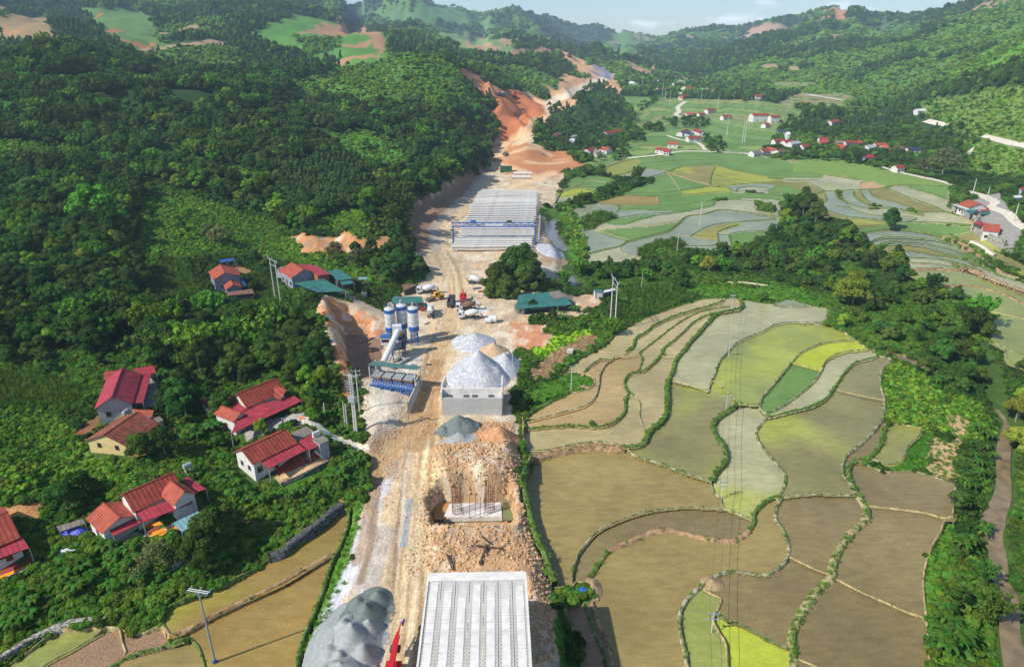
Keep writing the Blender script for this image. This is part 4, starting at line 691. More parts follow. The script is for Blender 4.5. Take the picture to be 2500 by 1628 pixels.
ribbon('river', [(2390,840),(2408,885),(2425,935),(2432,975),(2455,1010),(2470,1037),(2455,1077),(2448,1120),(2448,1208),(2428,1260),(2421,1310),(2434,1358),(2442,1418),(2466,1470),(2464,1549),(2484,1640),(2500,1720)], [7,7,5,4,3.6,3.2,3,3.6,4.6,3.6,3.2,3.2,3,3.4,4,4.6,5], river_m, .45, flat=True)
ribbon('stream', [(1372,520),(1362,525),(1347,535),(1347,565),(1362,591),(1378,617),(1396,640),(1381,656),(1392,680),(1412,700)], [5,6,7,7.5,7,6.5,7,6,5,5], stream_m, .6, flat=True)
ribbon('ditch_water', t(3,2,[(1060,170),(1180,205),(1300,255),(1400,290),(1500,335)]), [1.5,3,3.5,3,2.5], river_m, .12)
road_m = M('pale_concrete_road', (206,198,178), .85, .12, .4); 
for i, (px, w) in enumerate(((t(3,1,[(1050,0),(1250,60),(1600,135),(1700,170)]), 4), (t(3,1,[(1700,170),(1900,240),(2080,310),(2110,345),(2070,375),(2160,410),(2230,440),(2300,510),(2400,590)]), 4.5), (t(2,0,[(1080,1470),(1300,1450),(1600,1408),(1900,1415),(2150,1425),(2380,1470)]), 4),
    (t(2,0,[(1440,1260),(1560,1300),(1740,1335),(1800,1400)]), 4), (t(2,0,[(1620,945),(1560,980),(1540,1010),(1555,1040),(1520,1070),(1570,1090)]), 6), (t(2,0,[(1540,850),(1600,810),(1560,900),(1570,945)]), 6),
    (t(3,0,[(1990,1270),(2150,1310),(2300,1345),(2450,1375)]), 4), (t(3,0,[(1840,1470),(1880,1400),(1940,1350)]), 4), (t(3,0,[(360,885),(500,905),(700,940)]), 10), (t(3,0,[(830,972),(920,985)]), 9), (t(3,0,[(1460,1130),(1640,1175)]), 8))):
    ribbon('village_road', px, w, road_m, .12 if i not in (8,9,10) else .6)
ribbon('footpath', t(2,1,[(2010,1080),(2150,1080),(2380,1110)]), 2.5, M('sandy_path', (206,190,150), .9, .15, .5), .2)

# ------------------------------------------------------------ buildings
def at_plane(u, v, z):
    a, b, c = ray(u, v); k = (z-CAMH)/c; return (a*k, b*k)
def clear(pts, m=1.0, cls=BARE):
    P = np.array(pts); c = P.mean(0); P = c+(P-c)*(1+m/np.maximum(1, np.hypot(*(P-c).T)))[:, None]; s = pip(GX, GY, P); CLS[s] = cls
RC = {'red': (144,64,50), 'crimson': (158,56,66), 'orange': (162,80,60), 'tile': (132,74,56), 'salmon': (200,110,90), 'brown': (120,92,72), 'grey': (146,146,142), 'tin': (172,178,180), 'teal': (58,112,104), 'blue': (58,64,92), 'navy': (52,60,84), 'asbestos': (128,120,108), 'white': (214,214,208), 'tinblue': (120,156,160), 'tarpblue': (50,84,150)}
def roofmat(c, ribs=.36, ax='X'):
    tiled = c in ('tile', 'red', 'orange', 'brown', 'salmon'); return M('roof_%s_%s%s' % (c, ax, 'r' if ribs else ''), RC[c], .55 if not tiled else .8, .26 if c != 'tile' else .4, .7, .3, spec=.3, wave=(ribs, .3 if tiled else .2, ax) if ribs else None)
WC = {'white': (206,204,198), 'grey': (150,152,154), 'yellow': (206,184,128), 'cream': (204,196,176), 'brick': (160,104,80), 'dark': (84,80,76), 'bluegrey': (140,150,162)}
def wallmat(c): return M('wall_'+c, WC[c], .9, .12, .8, spec=.15)
glass_m = M('window_glass', (40,48,54), .15, .1, 1, spec=.6); frame_m = M('window_frame', (110,84,62), .7); post_m = M('steel_post', (150,152,150), .5, .1, 2); conc_m = M('weathered_concrete', (170,166,156), .9, .18, .6, bump=.3); door_m = M('timber_door', (112,66,40), .6)
def frame_of(pa, pb, Hr):
    z0 = None
    for _ in range(3):
        if z0 is None: z0 = float(hgt(*cast(*pa, 3)))*.5+float(hgt(*cast(*pb, 3)))*.5
        A = at_plane(*pa, z0+Hr); B_ = at_plane(*pb, z0+Hr); z0 = min(float(hgt(*A)), float(hgt(*B_)))*.5+.25*(float(hgt(*A))+float(hgt(*B_)))
    A = np.array(A); B_ = np.array(B_)
    if A[0] > B_[0]: A, B_ = B_, A
    m = (A+B_)/2; d = B_-A; L_ = float(np.hypot(*d)); yaw = math.atan2(d[1], d[0]); return m, L_, yaw, z0
def tolocal(root_loc, yaw, p):
    x, y = p[0]-root_loc[0], p[1]-root_loc[1]; c, s = math.cos(yaw), math.sin(yaw); return (x*c+y*s, -x*s+y*c, p[2]-root_loc[2])
def roof_slab(root, quad, hs, col, name='lean_to_roof', th=.12, posts=(), ribs=.36, ax='X', label=None, wall=None):
    """a roof sheet over four points of the photograph at the given heights above the house's floor"""
    z0 = root.location.z; P = [(*at_plane(u, v, z0+h), z0+h) for (u, v), h in zip(quad, hs)]; loc = tuple(root.location); Lq = [tolocal(loc, root.rotation_euler.z, p) for p in P]
    MB().slab(Lq, th).build(name, roofmat(col, ribs, ax), root, label=label)
    for i in posts: MB().box(Lq[i][0]-.09, Lq[i][1]-.09, -.6, Lq[i][0]+.09, Lq[i][1]+.09, Lq[i][2]-th).build('post', post_m, root)
    if wall:
        n = len(Lq); c = (sum(p[0] for p in Lq)/n, sum(p[1] for p in Lq)/n); S = [(c[0]+(p[0]-c[0])*.88, c[1]+(p[1]-c[1])*.88, p[2]-th-.03) for p in Lq]
        MB().prism([(x, y, -.8) for x, y, _ in S], S).build('wall', wallmat(wall), root)
    clear([(p[0], p[1]) for p in P], .8); return Lq
def windows(root, x0, x1, y, z, n, side, wd=1.2, ht=1.3, ax='x'):
    for i in range(n):
        c = x0+(x1-x0)*(i+.5)/n; e = .05*side
        def bx(a, b, zz0, zz1, d0, d1): return MB().box(*((a, min(d0, d1), zz0, b, max(d0, d1), zz1) if ax == 'x' else (min(d0, d1), a, zz0, max(d0, d1), b, zz1)))
        w_ = bx(c-wd/2-.1, c+wd/2+.1, z-.1, z+ht+.1, y-.02*side, y+e).build('window', frame_m, root); bx(c-wd/2, c+wd/2, z, z+ht, y, y+e+.015*side).build('pane', glass_m, w_)
def house(name, label, pa, pb, Hr, wn, wf, He, roof='red', wall='white', over=.45, cat='house', group=None, win=3, far=False, gable_win=True):
    m, L_, yaw, z0 = frame_of(pa, pb, Hr)
    def off(px): return abs(tolocal((m[0], m[1], 0), yaw, (*at_plane(*px, z0+He), 0))[1])
    if isinstance(wn, tuple): wn = max(2.6, off(wn))
    if isinstance(wf, tuple): wf = max(2.6, off(wf))
    if wf is None: wf = wn
    r = empty(name, (m[0], m[1], z0), yaw, label=label, cat=cat, group=group)
    hx = L_/2; wx = hx-over; yn = -(wn-over); yf = wf-over
    def rz(y): return Hr-(Hr-He)*(-y/wn if y < 0 else y/wf)
    sc_ = [( -wx, yn), (-wx, 0), (-wx, yf)]
    V = []
    for x in (-wx, wx): V += [(x, yn, -1.2), (x, yn, rz(yn)-.15), (x, 0, Hr-.15), (x, yf, rz(yf)-.15), (x, yf, -1.2)]
    MB().add(V, [(0,1,2,3,4), (9,8,7,6,5), (0,5,6,1), (3,8,9,4), (1,6,7,2), (2,7,8,3), (4,9,5,0)]).build('wall', wallmat(wall), r)
    rm = roofmat(roof)
    for s, w_ in ((-1, wn), (1, wf)):
        MB().slab([(-hx, s*w_, He), (hx, s*w_, He), (hx, 0, Hr), (-hx, 0, Hr)][::1 if s < 0 else -1], .14).build('roof', rm, r)
    if not far: MB().box(-hx, -.16, Hr-.05, hx, .16, Hr+.1).build('ridge_cap', roofmat(roof, None), r)
    if far:
        for x in (-wx*.5, wx*.45): MB().box(x-.6, yn-.06, .9, x+.6, yn+.05, 2.1).build('window', glass_m, r)
    else:
        windows(r, -wx, wx, yn, 1.1, win, -1); MB().box(-.55, yn-.07, 0, .55, yn+.03, 2.3).build('door', door_m, r)
        if gable_win:
            for s in (-1, 1): windows(r, yn+.6, yf-.6, s*wx, 1.3, 2, s, .9, 1.1, ax='y')
        if Hr > 6.5: windows(r, -wx, wx, yf, 1.2, win, 1)
    c, s = math.cos(yaw), math.sin(yaw); clear([(m[0]+x*c-y*s, m[1]+x*s+y*c) for x, y in ((-hx, -wn), (hx, -wn), (hx, wf), (-hx, wf))], 1.2)
    if far: clear([(m[0]-hx*.8, m[1]-11), (m[0]+hx*.8, m[1]-11), (m[0]+hx, m[1]), (m[0]-hx, m[1])], .5)
    return r
def T(c, r, *p): return t(c, r, p)
a = T(0,2,(1135,318),(1035,590)); h1 = house('farmhouse', 'tall red sheet roofed house with a plain grey gable wall', a[0], a[1], 6.6, T(0,2,(1240,640))[0], T(0,2,(885,690))[0], 4.0, 'crimson', 'grey')
roof_slab(h1, T(0,2,(1310,370),(1405,372),(1330,645),(1237,645)), (3.7,3.3,3.3,3.7), 'crimson', posts=(1, 2)); roof_slab(h1, T(0,2,(1240,330),(1430,295),(1450,368),(1305,385)), (3.7,3.7,3.4,3.4), 'crimson', posts=(1,2)); roof_slab(h1, T(0,2,(962,440),(965,352),(1092,342),(1070,380)), (3.2,3.2,3.5,3.5), 'red', wall='brick')
a = T(0,2,(1272,728),(960,940)); h2 = house('farmhouse', 'low old tiled house with brown roof and pale yellow gable wall', a[0], a[1], 5.3, T(0,2,(1175,1060))[0], None, 2.9, 'tile', 'yellow', win=4)
roof_slab(h2, T(0,2,(1212,700),(1430,712),(1412,780),(1275,735)), (3.8,3.8,3.3,3.3), 'orange', wall='grey'); roof_slab(h2, T(0,2,(1420,790),(1480,765),(1520,800),(1470,830)), (3,3,2.7,2.7), 'asbestos', wall='grey'); roof_slab(h2, T(0,2,(1060,800),(1130,745),(1200,760),(1120,810)), (2.7,2.9,2.9,2.7), 'asbestos', wall='grey')
h3 = house('farmhouse', 'long red ribbed roof house with a wide crimson awning and a cross gable', T(0,2,(2200,560))[0], T(1,2,(190,415))[0], 7.0, T(1,2,(165,590))[0], None, 4.3, 'red', 'cream', win=5)
a = T(0,2,(2240,708),(2150,930))+T(1,2,(430,625),(345,575)); roof_slab(h3, [a[0], a[3], a[2], a[1]], (4.0,4.0,3.3,3.3), 'crimson', posts=(2, 3)); roof_slab(h3, T(0,2,(2020,655),(2130,592),(2290,700),(2170,770)), (3.9,4.2,4.2,3.7), 'crimson', wall='white')
roof_slab(h3, T(0,2,(1870,620),(1940,600),(2010,680),(1920,690)), (3.1,3.3,3.3,3.0), 'crimson', wall='white'); roof_slab(h3, T(1,2,(165,482),(283,522),(232,612),(170,592)), (6.4,6.0,4.4,4.6), 'red'); 
house('annexe', 'small orange tiled annexe in front of the long red ribbed roof', *T(0,2,(2045,668),(2235,742)), 5.2, 2.3, 2.0, 3.9, 'orange', 'white', win=0, gable_win=False)
h4 = house('farmhouse', 'brown red tiled house with crimson awning above a red brick terrace', T(0,2,(2240,1078))[0], T(1,2,(280,885))[0], 6.2, T(1,2,(40,1185))[0], None, 4.0, 'red', 'white', win=4)
roof_slab(h4, T(1,2,(45,1190),(388,1022),(470,1080),(120,1255)), (3.7,3.7,3.1,3.1), 'crimson', posts=(2,3)); roof_slab(h4, T(1,2,(388,1000),(530,932),(592,1040),(492,1085)), (3.7,3.7,3.2,3.2), 'crimson', posts=(2,3)); roof_slab(h4, T(1,2,(520,985),(610,935),(680,990),(590,1030)), (4,4,4,4), 'asbestos', ribs=None, wall='grey', name='flat_roof')
roof_slab(h4, T(1,2,(322,925),(470,860),(545,912),(385,992)), (3.4,3.4,3.0,3.0), 'asbestos', wall='cream'); roof_slab(h4, T(1,2,(320,880),(400,825),(440,850),(360,900)), (3.0,3.0,2.7,2.7), 'brown', wall='white')
for k in range(3):
    x, y = at_plane(*T(1,2,(538+k*22,962-k*10))[0], h4.location.z+4.1); p = tolocal(tuple(h4.location), h4.rotation_euler.z, (x, y, 0)); MB().box(p[0]-.25, p[1]-.25, 4.0, p[0]+.25, p[1]+.25, 5.3).build('chimney', wallmat('white'), h4)
h5 = house('farmhouse', 'large red tiled house with cross gable above the orange maize laid out to dry', *T(0,2,(1140,1490),(1612,1288)), 7.0, T(0,3,(1260,105))[0], None, 4.4, 'red', 'white', win=4)
a = T(0,3,(1262,108))+T(0,2,(1790,1480))+T(0,3,(1790,25),(1330,200)); roof_slab(h5, a, (4.1,4.1,3.5,3.5), 'crimson', posts=(2, 3)); roof_slab(h5, T(0,2,(1695,1352),(1745,1330),(1915,1440),(1810,1482)), (4.0,4.0,3.4,3.4), 'crimson', posts=(2,))
house('annexe', 'cross gabled porch with white edging at the front of the large red tiled house', *T(0,2,(1578,1368),(1715,1470)), 6.4, 2.6, 2.4, 4.5, 'orange', 'white', win=0, gable_win=False)
h5b = house('annexe', 'small annexe with white ridge lines and two tiled gables beside the large red house', *T(0,3,(955,22),(1112,162)), 5.0, 3.7, 3.6, 3.4, 'orange', 'white', win=1, gable_win=False); roof_slab(h5b, T(0,3,(1015,272),(1240,160),(1325,200),(1055,332)), (3.2,3.2,2.7,2.7), 'crimson', posts=(2, 3))
h6 = house('farmhouse', 'red tiled house cut by the left edge of the picture, maize drying before it', *T(0,3,(-230,215),(72,98)), 6.6, T(0,3,(205,340))[0], None, 4.2, 'red', 'white', win=4); roof_slab(h6, T(0,3,(-260,515),(208,343),(270,440),(-230,620)), (3.9,3.9,3.3,3.3), 'crimson', posts=(2, 3))
h8 = house('farmhouse', 'two gabled house with salmon red roof and blue tarp, highest on the left slope', *T(0,1,(2045,908),(2092,984)), 7.2, T(0,1,(1985,1065))[0], T(0,1,(2250,1030))[0], 5.0, 'orange', 'bluegrey', win=2)
roof_slab(h8, T(0,1,(2112,1200),(2105,1165),(2340,1135),(2365,1175)), (2.5,2.8,2.8,2.5), 'brown', wall='dark'); roof_slab(h8, T(0,1,(2235,1040),(2255,1035),(2292,1105),(2262,1120)), (3.6,3.6,1.6,1.6), 'tarpblue', ribs=None, name='tarpaulin')
house('annexe', 'low front annexe with orange gable of the highest left house', *T(0,1,(2140,1048),(2168,1100)), 4.6, 2.9, 3.1, 3.1, 'orange', 'bluegrey', win=0, gable_win=False)
h9 = house('farmhouse', 'red roofed house with grey gable between the twin concrete poles and green tin roofs', *T(1,1,(325,890),(442,958)), 7.0, T(1,1,(345,1050))[0], None, 4.6, 'orange', 'bluegrey', win=3)
roof_slab(h9, T(1,1,(388,905),(560,918),(692,998),(572,1012)), (5.6,5.6,5.0,5.0), 'crimson', wall='brick'); roof_slab(h9, T(1,1,(350,1078),(630,1043),(830,1155),(565,1168)), (3.4,3.4,2.9,2.9), 'teal', posts=(2, 3)); roof_slab(h9, T(1,1,(180,960),(240,925),(290,925),(225,985)), (3,3,2.8,2.8), 'asbestos', wall='grey')
def shed(name, label, quad, hs, col, wall=None, posts=(0,1,2,3), cat='shed', ribs=.36, more=(), ax='X'):
    c = np.mean([cast(u, v, 0) for u, v in quad], 0); z0 = float(hgt(*cast(np.mean([q[0] for q in quad]), np.mean([q[1] for q in quad]), np.mean(hs)))); m = at_plane(np.mean([q[0] for q in quad]), np.mean([q[1] for q in quad]), z0+np.mean(hs))
    p0 = at_plane(*quad[0], z0+hs[0]); p1 = at_plane(*quad[1], z0+hs[1]); r = empty(name, (m[0], m[1], z0), math.atan2(p1[1]-p0[1], p1[0]-p0[0]), label=label, cat=cat)
    roof_slab(r, quad, hs, col, 'roof', posts=posts, wall=wall, ribs=ribs, ax=ax)
    for q, h, c_, w_ in more: roof_slab(r, q, h, c_, 'roof', posts=(2, 3) if not w_ else (), wall=w_, ribs=ribs)
    return r
shed('tin_shed', 'teal tin roofed shed uphill of the red house with twin poles', T(1,1,(662,968),(772,954),(905,1040),(758,1060)), (4.2,4.2,3.6,3.6), 'teal', wall='dark', more=((T(1,1,(772,1062),(870,1045),(912,1082),(800,1100)), (3.2,3.2,2.8,2.8), 'teal', None),))
shed('tin_shed', 'pale teal roof hidden among bushes right of the twin pole farmhouse', T(1,1,(925,1030),(1030,1022),(1040,1045),(950,1052)), (3,3,2.8,2.8), 'tinblue')
shed('tin_shed', 'teal roofed store directly behind the three cement silos', T(1,1,(1275,1208),(1540,1206),(1562,1262),(1258,1276)), (4.0,4.0,3.4,3.4), 'teal', wall='dark')
shed('hut', 'broken brown roofed hut on the verge above the cement silos', T(1,1,(1362,1092),(1470,1088),(1486,1105),(1372,1150)), (2.6,2.9,2.9,2.3), 'brown', wall='dark')
shed('long_shed', 'long teal roofed workers shed in front of the big dark tree', T(2,1,(62,1192),(330,1166),(402,1240),(45,1268)), (4.2,4.2,3.6,3.6), 'teal', wall='grey', more=((T(2,1,(40,1272),(400,1243),(425,1293),(35,1322)), (3.5,3.5,2.9,2.9), 'teal', None), (T(2,1,(402,1238),(505,1212),(562,1280),(425,1296)), (3.5,3.5,3.0,3.0), 'teal', None), (T(2,1,(330,1166),(440,1150),(512,1210),(392,1228)), (4.3,4.3,3.7,3.7), 'asbestos', None)))
shed('hut', 'tiny teal roofed booth beside the twin poles right of the shed', T(2,1,(758,1142),(832,1140),(846,1166),(775,1168)), (3,3,2.8,2.8), 'teal', wall='white'); shed('hut', 'white roofed hut right behind the twin poles', T(2,1,(855,1150),(958,1128),(962,1145),(850,1172)), (2.9,2.9,2.7,2.7), 'white', wall='dark')
shed('lean_to', 'grey corrugated lean-to with blue tarpaulin heap under it', T(0,3,(528,240),(768,170),(792,212),(560,292)), (2.7,2.7,2.3,2.3), 'asbestos', ax='X')
shed('tin_shed', 'pale blue tin roof on posts beside the drying maize', T(0,3,(1600,212),(1840,100),(1920,172),(1692,292)), (2.9,2.9,2.5,2.5), 'tinblue'); shed('lean_to', 'blue sheet canopy on posts behind the highest left house', T(0,1,(2040,868),(2175,848),(2185,872),(2055,890)), (2.5,2.5,2.2,2.2), 'tarpblue', ribs=None)
shed('pigsty', 'low brick roofed sty half hidden behind the round bush', T(0,3,(1610,490),(1830,400),(1870,430),(1600,590)), (1.9,1.9,1.5,1.5), 'brown', wall='grey')
hr = house('farmhouse', 'orange roofed house with grey carport, upper of the pair at the right edge', *T(3,1,(1862,303),(1975,338)), 7, 5.8, 5, 4.6, 'orange', 'white', win=2)
for q, h, c_, w_ in ((T(3,1,(1702,352),(1790,340),(1905,385),(1820,392)), (3.8,3.8,3.4,3.4), 'tin', None), (T(3,1,(1838,402),(1900,385),(1965,402),(1880,440)), (3.4,3.6,3.4,3.2), 'teal', 'grey'), (T(3,1,(1965,385),(2050,378),(2062,410),(1980,416)), (3.6,3.6,3.3,3.3), 'orange', 'white'), (T(3,1,(1970,420),(2062,412),(2082,436),(1990,446)), (3,3,2.8,2.8), 'teal', 'dark')): roof_slab(hr, q, h, c_, wall=w_, posts=(2,3) if not w_ else ())
hs_ = house('farmhouse', 'crimson awninged house above the pale wall, lower of the right edge pair', *T(3,1,(2010,492),(2170,508)), 7, 6, 5, 4.6, 'orange', 'white', win=2)
for q, h, c_, w_ in ((T(3,1,(1902,515),(1985,508),(2195,590),(2080,597)), (4.6,4.6,4,4), 'crimson', 'dark'), (T(3,1,(2170,570),(2250,565),(2262,590),(2180,598)), (4,4,3.6,3.6), 'red', 'white'), (T(3,1,(2180,600),(2262,595),(2290,628),(2220,635)), (3.6,3.6,3.2,3.2), 'crimson', 'grey'), (T(3,1,(2290,560),(2320,555),(2330,575),(2300,580)), (3,3,2.8,2.8), 'crimson', 'grey')): roof_slab(hs_, q, h, c_, wall=w_)
shed('hut', 'crimson roofed hut on the right edge slope', T(3,1,(2340,198),(2400,192),(2420,215),(2360,222)), (3,3,2.8,2.8), 'crimson', wall='white'); shed('hut', 'white walled flat hut on the right edge below the crimson hut', T(3,1,(2280,270),(2350,262),(2370,285),(2300,292)), (3.4,3.4,3.4,3.4), 'white', wall='white')
VILL = [ # tile column, x, y, half length, tilt, roof, wall, storeys, label
 (2,735,1125,38,14,'red','white',1,'white house with crimson roof alone among the trees of the wooded knoll'),(2,905,1203,48,10,'red','white',1,'white gabled house at the front edge of the knoll trees, red roof wide awning'),(2,975,1188,38,8,'red','white',1,'red roof just behind the white gabled house at the knoll edge'),(2,870,1362,40,-14,'orange','white',1,'orange roofed house at the foot of the knoll, nearest to the quarry road'),
 (2,795,1390,26,-20,'asbestos','cream',1,'dull grey roofed hut left of the orange house at the knoll foot'),(2,412,1232,24,12,'brown','brick',1,'brown hut nearly swallowed by trees on the left of the knoll'),(2,575,1290,26,-8,'tin','white',1,'tin roofed shack in the middle of the knoll trees'),(2,578,1190,20,6,'tin','grey',1,'small tin roof glinting above the knoll shack'),
 (2,1650,1040,42,14,'salmon','white',1,'salmon roofed house left end of the row across the middle fields'),(2,1762,1040,32,2,'red','white',1,'short red roof second in the row across the middle fields'),(2,1845,1005,40,6,'red','white',1,'red roofed house third in the row, set slightly higher'),(2,1992,1065,42,4,'red','white',1,'lone red roofed house with grey yard right of the row'),
 (2,2305,1045,80,2,'red','white',2,'two storey white schoolhouse with long red roof'),(2,1592,1210,34,22,'red','white',1,'red gable at the left of the tight cluster on the village road'),(2,1738,1205,36,-22,'red','white',1,'steep red gable at the top right of the tight cluster'),(2,1640,1222,34,-14,'blue','white',1,'dark blue roofed house in the middle of the tight cluster'),
 (2,1690,1265,62,4,'red','white',1,'longest red roof at the front of the tight cluster'),(2,1395,1368,42,-12,'red','white',1,'white gabled house left of the pair on the road bend'),(2,1500,1318,50,-4,'orange','white',1,'broad orange roof of the pair on the road bend'),(2,1448,1385,28,-4,'crimson','white',1,'low crimson roof in front of the road bend pair'),
 (2,1382,808,30,4,'red','white',1,'red roof at the far left of the village beside a white post'),(2,1650,808,34,0,'red','white',1,'red roof where the pale track leaves the far village'),(2,1848,752,28,4,'red','white',1,'red roof by itself on the slope below the far woods'),(2,1745,690,26,4,'red','white',1,'red roof highest of the far village'),(2,1702,710,20,4,'brown','brick',1,'faded brown roof just under the highest red roof'),
 (2,1125,752,22,-10,'white','white',1,'tiny white shed left of the far village'),(2,1378,740,26,0,'tin','white',1,'pale tin roof in the far village'),(2,1520,765,24,10,'tin','white',1,'pale roof left of the blueish pair in the far village'),(2,1570,745,24,-8,'grey','white',1,'grey roof at the right of the far village'),(2,1602,882,26,4,'red','brick',1,'faded red roof beside the pale track below the far village'),
 (2,2225,880,34,0,'red','white',1,'left half of the long red barn on the far meadow'),(2,2295,882,34,0,'red','white',1,'right half of the long red barn on the far meadow'),(2,2345,1380,36,8,'red','white',1,'red roofed house at the left end of the big village street'),(2,2265,1395,40,8,'asbestos','white',1,'grey roofed shed left of the street end house'),(2,2362,1142,24,4,'crimson','white',1,'small crimson roof under the schoolhouse trees'),
 (3,65,1060,48,2,'red','white',2,'two storey white house with hipped look beside the schoolhouse'),(3,612,1088,38,14,'orange','white',1,'orange roofed house alone in the woods right of the schoolhouse'),(3,128,1205,40,-2,'blue','white',1,'dark slate roof above the village street'),(3,186,1226,16,0,'white','white',2,'narrow white tower house above the village street'),(3,95,1290,46,4,'red','white',1,'red roof in the crowded left part of the village street'),
 (3,185,1300,44,8,'crimson','white',1,'crimson roof next to the tin roof in the crowded street part'),(3,240,1312,44,12,'tin','white',1,'big pale tin roof in the crowded street part'),(3,345,1340,36,4,'red','white',1,'bright crimson roof right of the pale tin roof'),(3,38,1372,46,-14,'orange','white',1,'orange roof at the lower left of the village street'),(3,112,1385,34,10,'brown','white',1,'brown roof beside the lower orange roof'),
 (3,515,1278,44,0,'crimson','white',1,'crimson flat looking roof half way along the street'),(3,522,1300,34,0,'orange','brick',1,'orange roof tucked under the half way crimson roof'),(3,760,1305,54,6,'red','white',1,'big red roof right of the street centre'),(3,690,1345,42,-10,'orange','brick',1,'orange tiled roof left below the big red roof'),(3,662,1308,34,0,'asbestos','brick',1,'mossy grey roof left of the big red roof'),(3,850,1306,20,0,'orange','brick',1,'tiny orange roof right of the big red roof'),
 (3,940,1348,28,6,'tin','white',1,'tin roof between big red and long orange roofs'),(3,1042,1328,54,2,'orange','white',1,'long orange roof at the right of the street'),(3,1078,1352,28,4,'salmon','white',1,'salmon lean-to roof under the long orange roof'),(3,1212,1362,40,4,'brown','brick',1,'rust brown roof left of the navy roof'),(3,1350,1368,62,2,'navy','white',1,'long navy roof with white gables at the street end'),
 (3,928,1438,46,2,'crimson','bluegrey',1,'house with dark red roof and blue grey wall nearest the terraces'),(3,1215,1532,38,4,'red','white',1,'red roof beside the pale road in front of the big bare tree'),(3,1470,1515,60,-2,'tile','grey',1,'dark tiled house at the foot of the big bare tree'),(3,1445,902,46,2,'white','white',1,'white sheeted greenhouse on the meadow under the right hill')]
for c_, x, y, hl, tl, rf, wl, st, lb in VILL:
    (u, v), = T(c_, 0, (x, y)); D = cast(u, v)[1]; hp = hl*.26261; H_ = (5.2 if st == 1 else 8.6)*(1+max(0, D-800)/2600); w_ = hp*1667/2500*2.4/ (1667/ D)*.9; w_ = max(3.6, min(6.5, hp*D/1667*.62))
    if hp*D/1667*2 > 34: H_ *= 1.2
    house('village_house', lb, (u-hp, v+tl*.26261*.5), (u+hp, v-tl*.26261*.5), H_, w_, w_, H_*(.62 if st == 1 else .76), rf, wl, .4, 'house', 'houses of the valley villages', 0, far=True)
# retaining walls
stone_m = bund_mat('rubble_stone', [(.36,(72,74,66)),(.47,(120,118,106)),(.55,(182,178,164)),(.7,(206,202,190))], 1.6)
dstone_m = bund_mat('dark_rubble', [(.36,(48,52,54)),(.5,(84,86,86)),(.62,(120,120,116)),(.75,(150,146,138))], 1.8)
def wall_line(name, label, px, h, th, mat, base=-.6, cat='wall'):
    pts = np.array([cast(*p) for p in cl(px, 10)]); tg = np.gradient(pts, axis=0); tg /= np.hypot(tg[:, 0], tg[:, 1])[:, None]+1e-9; nr = np.stack([-tg[:, 1], tg[:, 0]], -1); z = surf(*pts.T); z = np.convolve(np.pad(z, 2, 'edge'), np.ones(5)/5, 'valid'); V = []
    wob = .15*h*(fbm(pts[:, 0], pts[:, 1], 2, 4)-.5)
    for s, zz in ((-.7, z+base), (-.5, z+h+wob), (.5, z+h+wob), (.7, z+base)): V.append(np.column_stack([pts+nr*(s*th), zz]))
    V = np.stack(V, 1).reshape(-1, 3); n = len(pts); Fq = [(i*4+j, i*4+j+1, i*4+5+j, i*4+4+j) for i in range(n-1) for j in range(3)]+[(0,1,2,3), (n*4-1, n*4-2, n*4-3, n*4-4)]
    o = bpy.data.objects.new(name, np_mesh(name, V, np.array(Fq), mat)); link(o); return tag(o, label, cat)
wall_line('stone_wall', 'white rubble terrace wall above the lower left green field', t(0,3,[(0,1510),(120,1430),(300,1320),(480,1230),(640,1170),(800,1145),(985,1140)]), 1.1, .9, stone_m)
wall_line('stone_wall', 'dark stone retaining wall curving above the lower left paddy', t(1,3,[(120,560),(250,525),(330,440),(400,390),(560,270),(700,150),(800,80)]), 1.5, 1.3, dstone_m)
wall_line('stone_wall', 'pale block wall under the upper right edge house', t(3,1,[(1690,412),(1780,445),(1870,480),(1965,512)]), 2.6, .6, stone_m); wall_line('stone_wall', 'long pale block wall under the lower right edge house', t(3,1,[(1880,600),(1980,645),(2080,690),(2205,742)]), 2.8, .6, stone_m)
wall_line('canal_wall', 'pale concrete channel wall between the right terraces', t(3,1,[(1890,720),(1960,745),(2015,775),(2050,810),(2115,845)]), 1.2, 2.0, M('pale_channel_concrete', (206,198,174), .9, .15)); wall_line('stone_wall', 'white stone edging along the village street field', t(2,0,[(1900,1420),(2050,1425),(2150,1430)]), 1.2, .5, stone_m)
wall_line('retaining_wall', 'concrete retaining wall along the road side of the stone ramp', t(1,2,[(1520,480),(1495,560),(1455,650),(1420,740)]), 3.0, .5, conc_m, -2)
wall_line('low_wall', 'grey stone garden wall below the brick terrace', t(1,2,[(240,1420),(440,1330),(640,1230),(690,1210)]), .9, .4, dstone_m)
wall_line('low_wall', 'pale kerb wall before the farmhouse at the left edge', t(0,3,[(-20,780),(130,720),(340,610)]), .8, .4, stone_m)

# ------------------------------------------------------------ the works: decks, abutment, pit, plant, girder yard
white_m = M('white_paint', (206,208,208), .45, .06, 1, spec=.4); blue_m = M('blue_paint', (44,96,164), .45, .12, 1, spec=.4); red_m = M('red_paint', (186,34,40), .45, .1, 1, spec=.4); yel_m = M('yellow_paint', (214,160,40), .5, .12, 1); tyre_m = M('tyre_rubber', (34,34,34), .9, .1, 3); dgrey_m = M('dark_grey_steel', (74,76,80), .6, .2, 1)
lcon_m = M('pale_concrete', (212,208,200), .85, .16, .6, bump=.1); gcon_m = M('grey_concrete', (150,150,146), .9, .16, 1.2, bump=.2); rust_m = M('rusty_rebar', (112,66,48), .85, .3, 4); timber_m = M('dark_timber', (84,68,54), .9, .3, 2); galv_m = M('galvanised_steel', (150,154,156), .45, .1, 3); orange_m = M('orange_machine_paint', (200,84,34), .5, .12, 1)
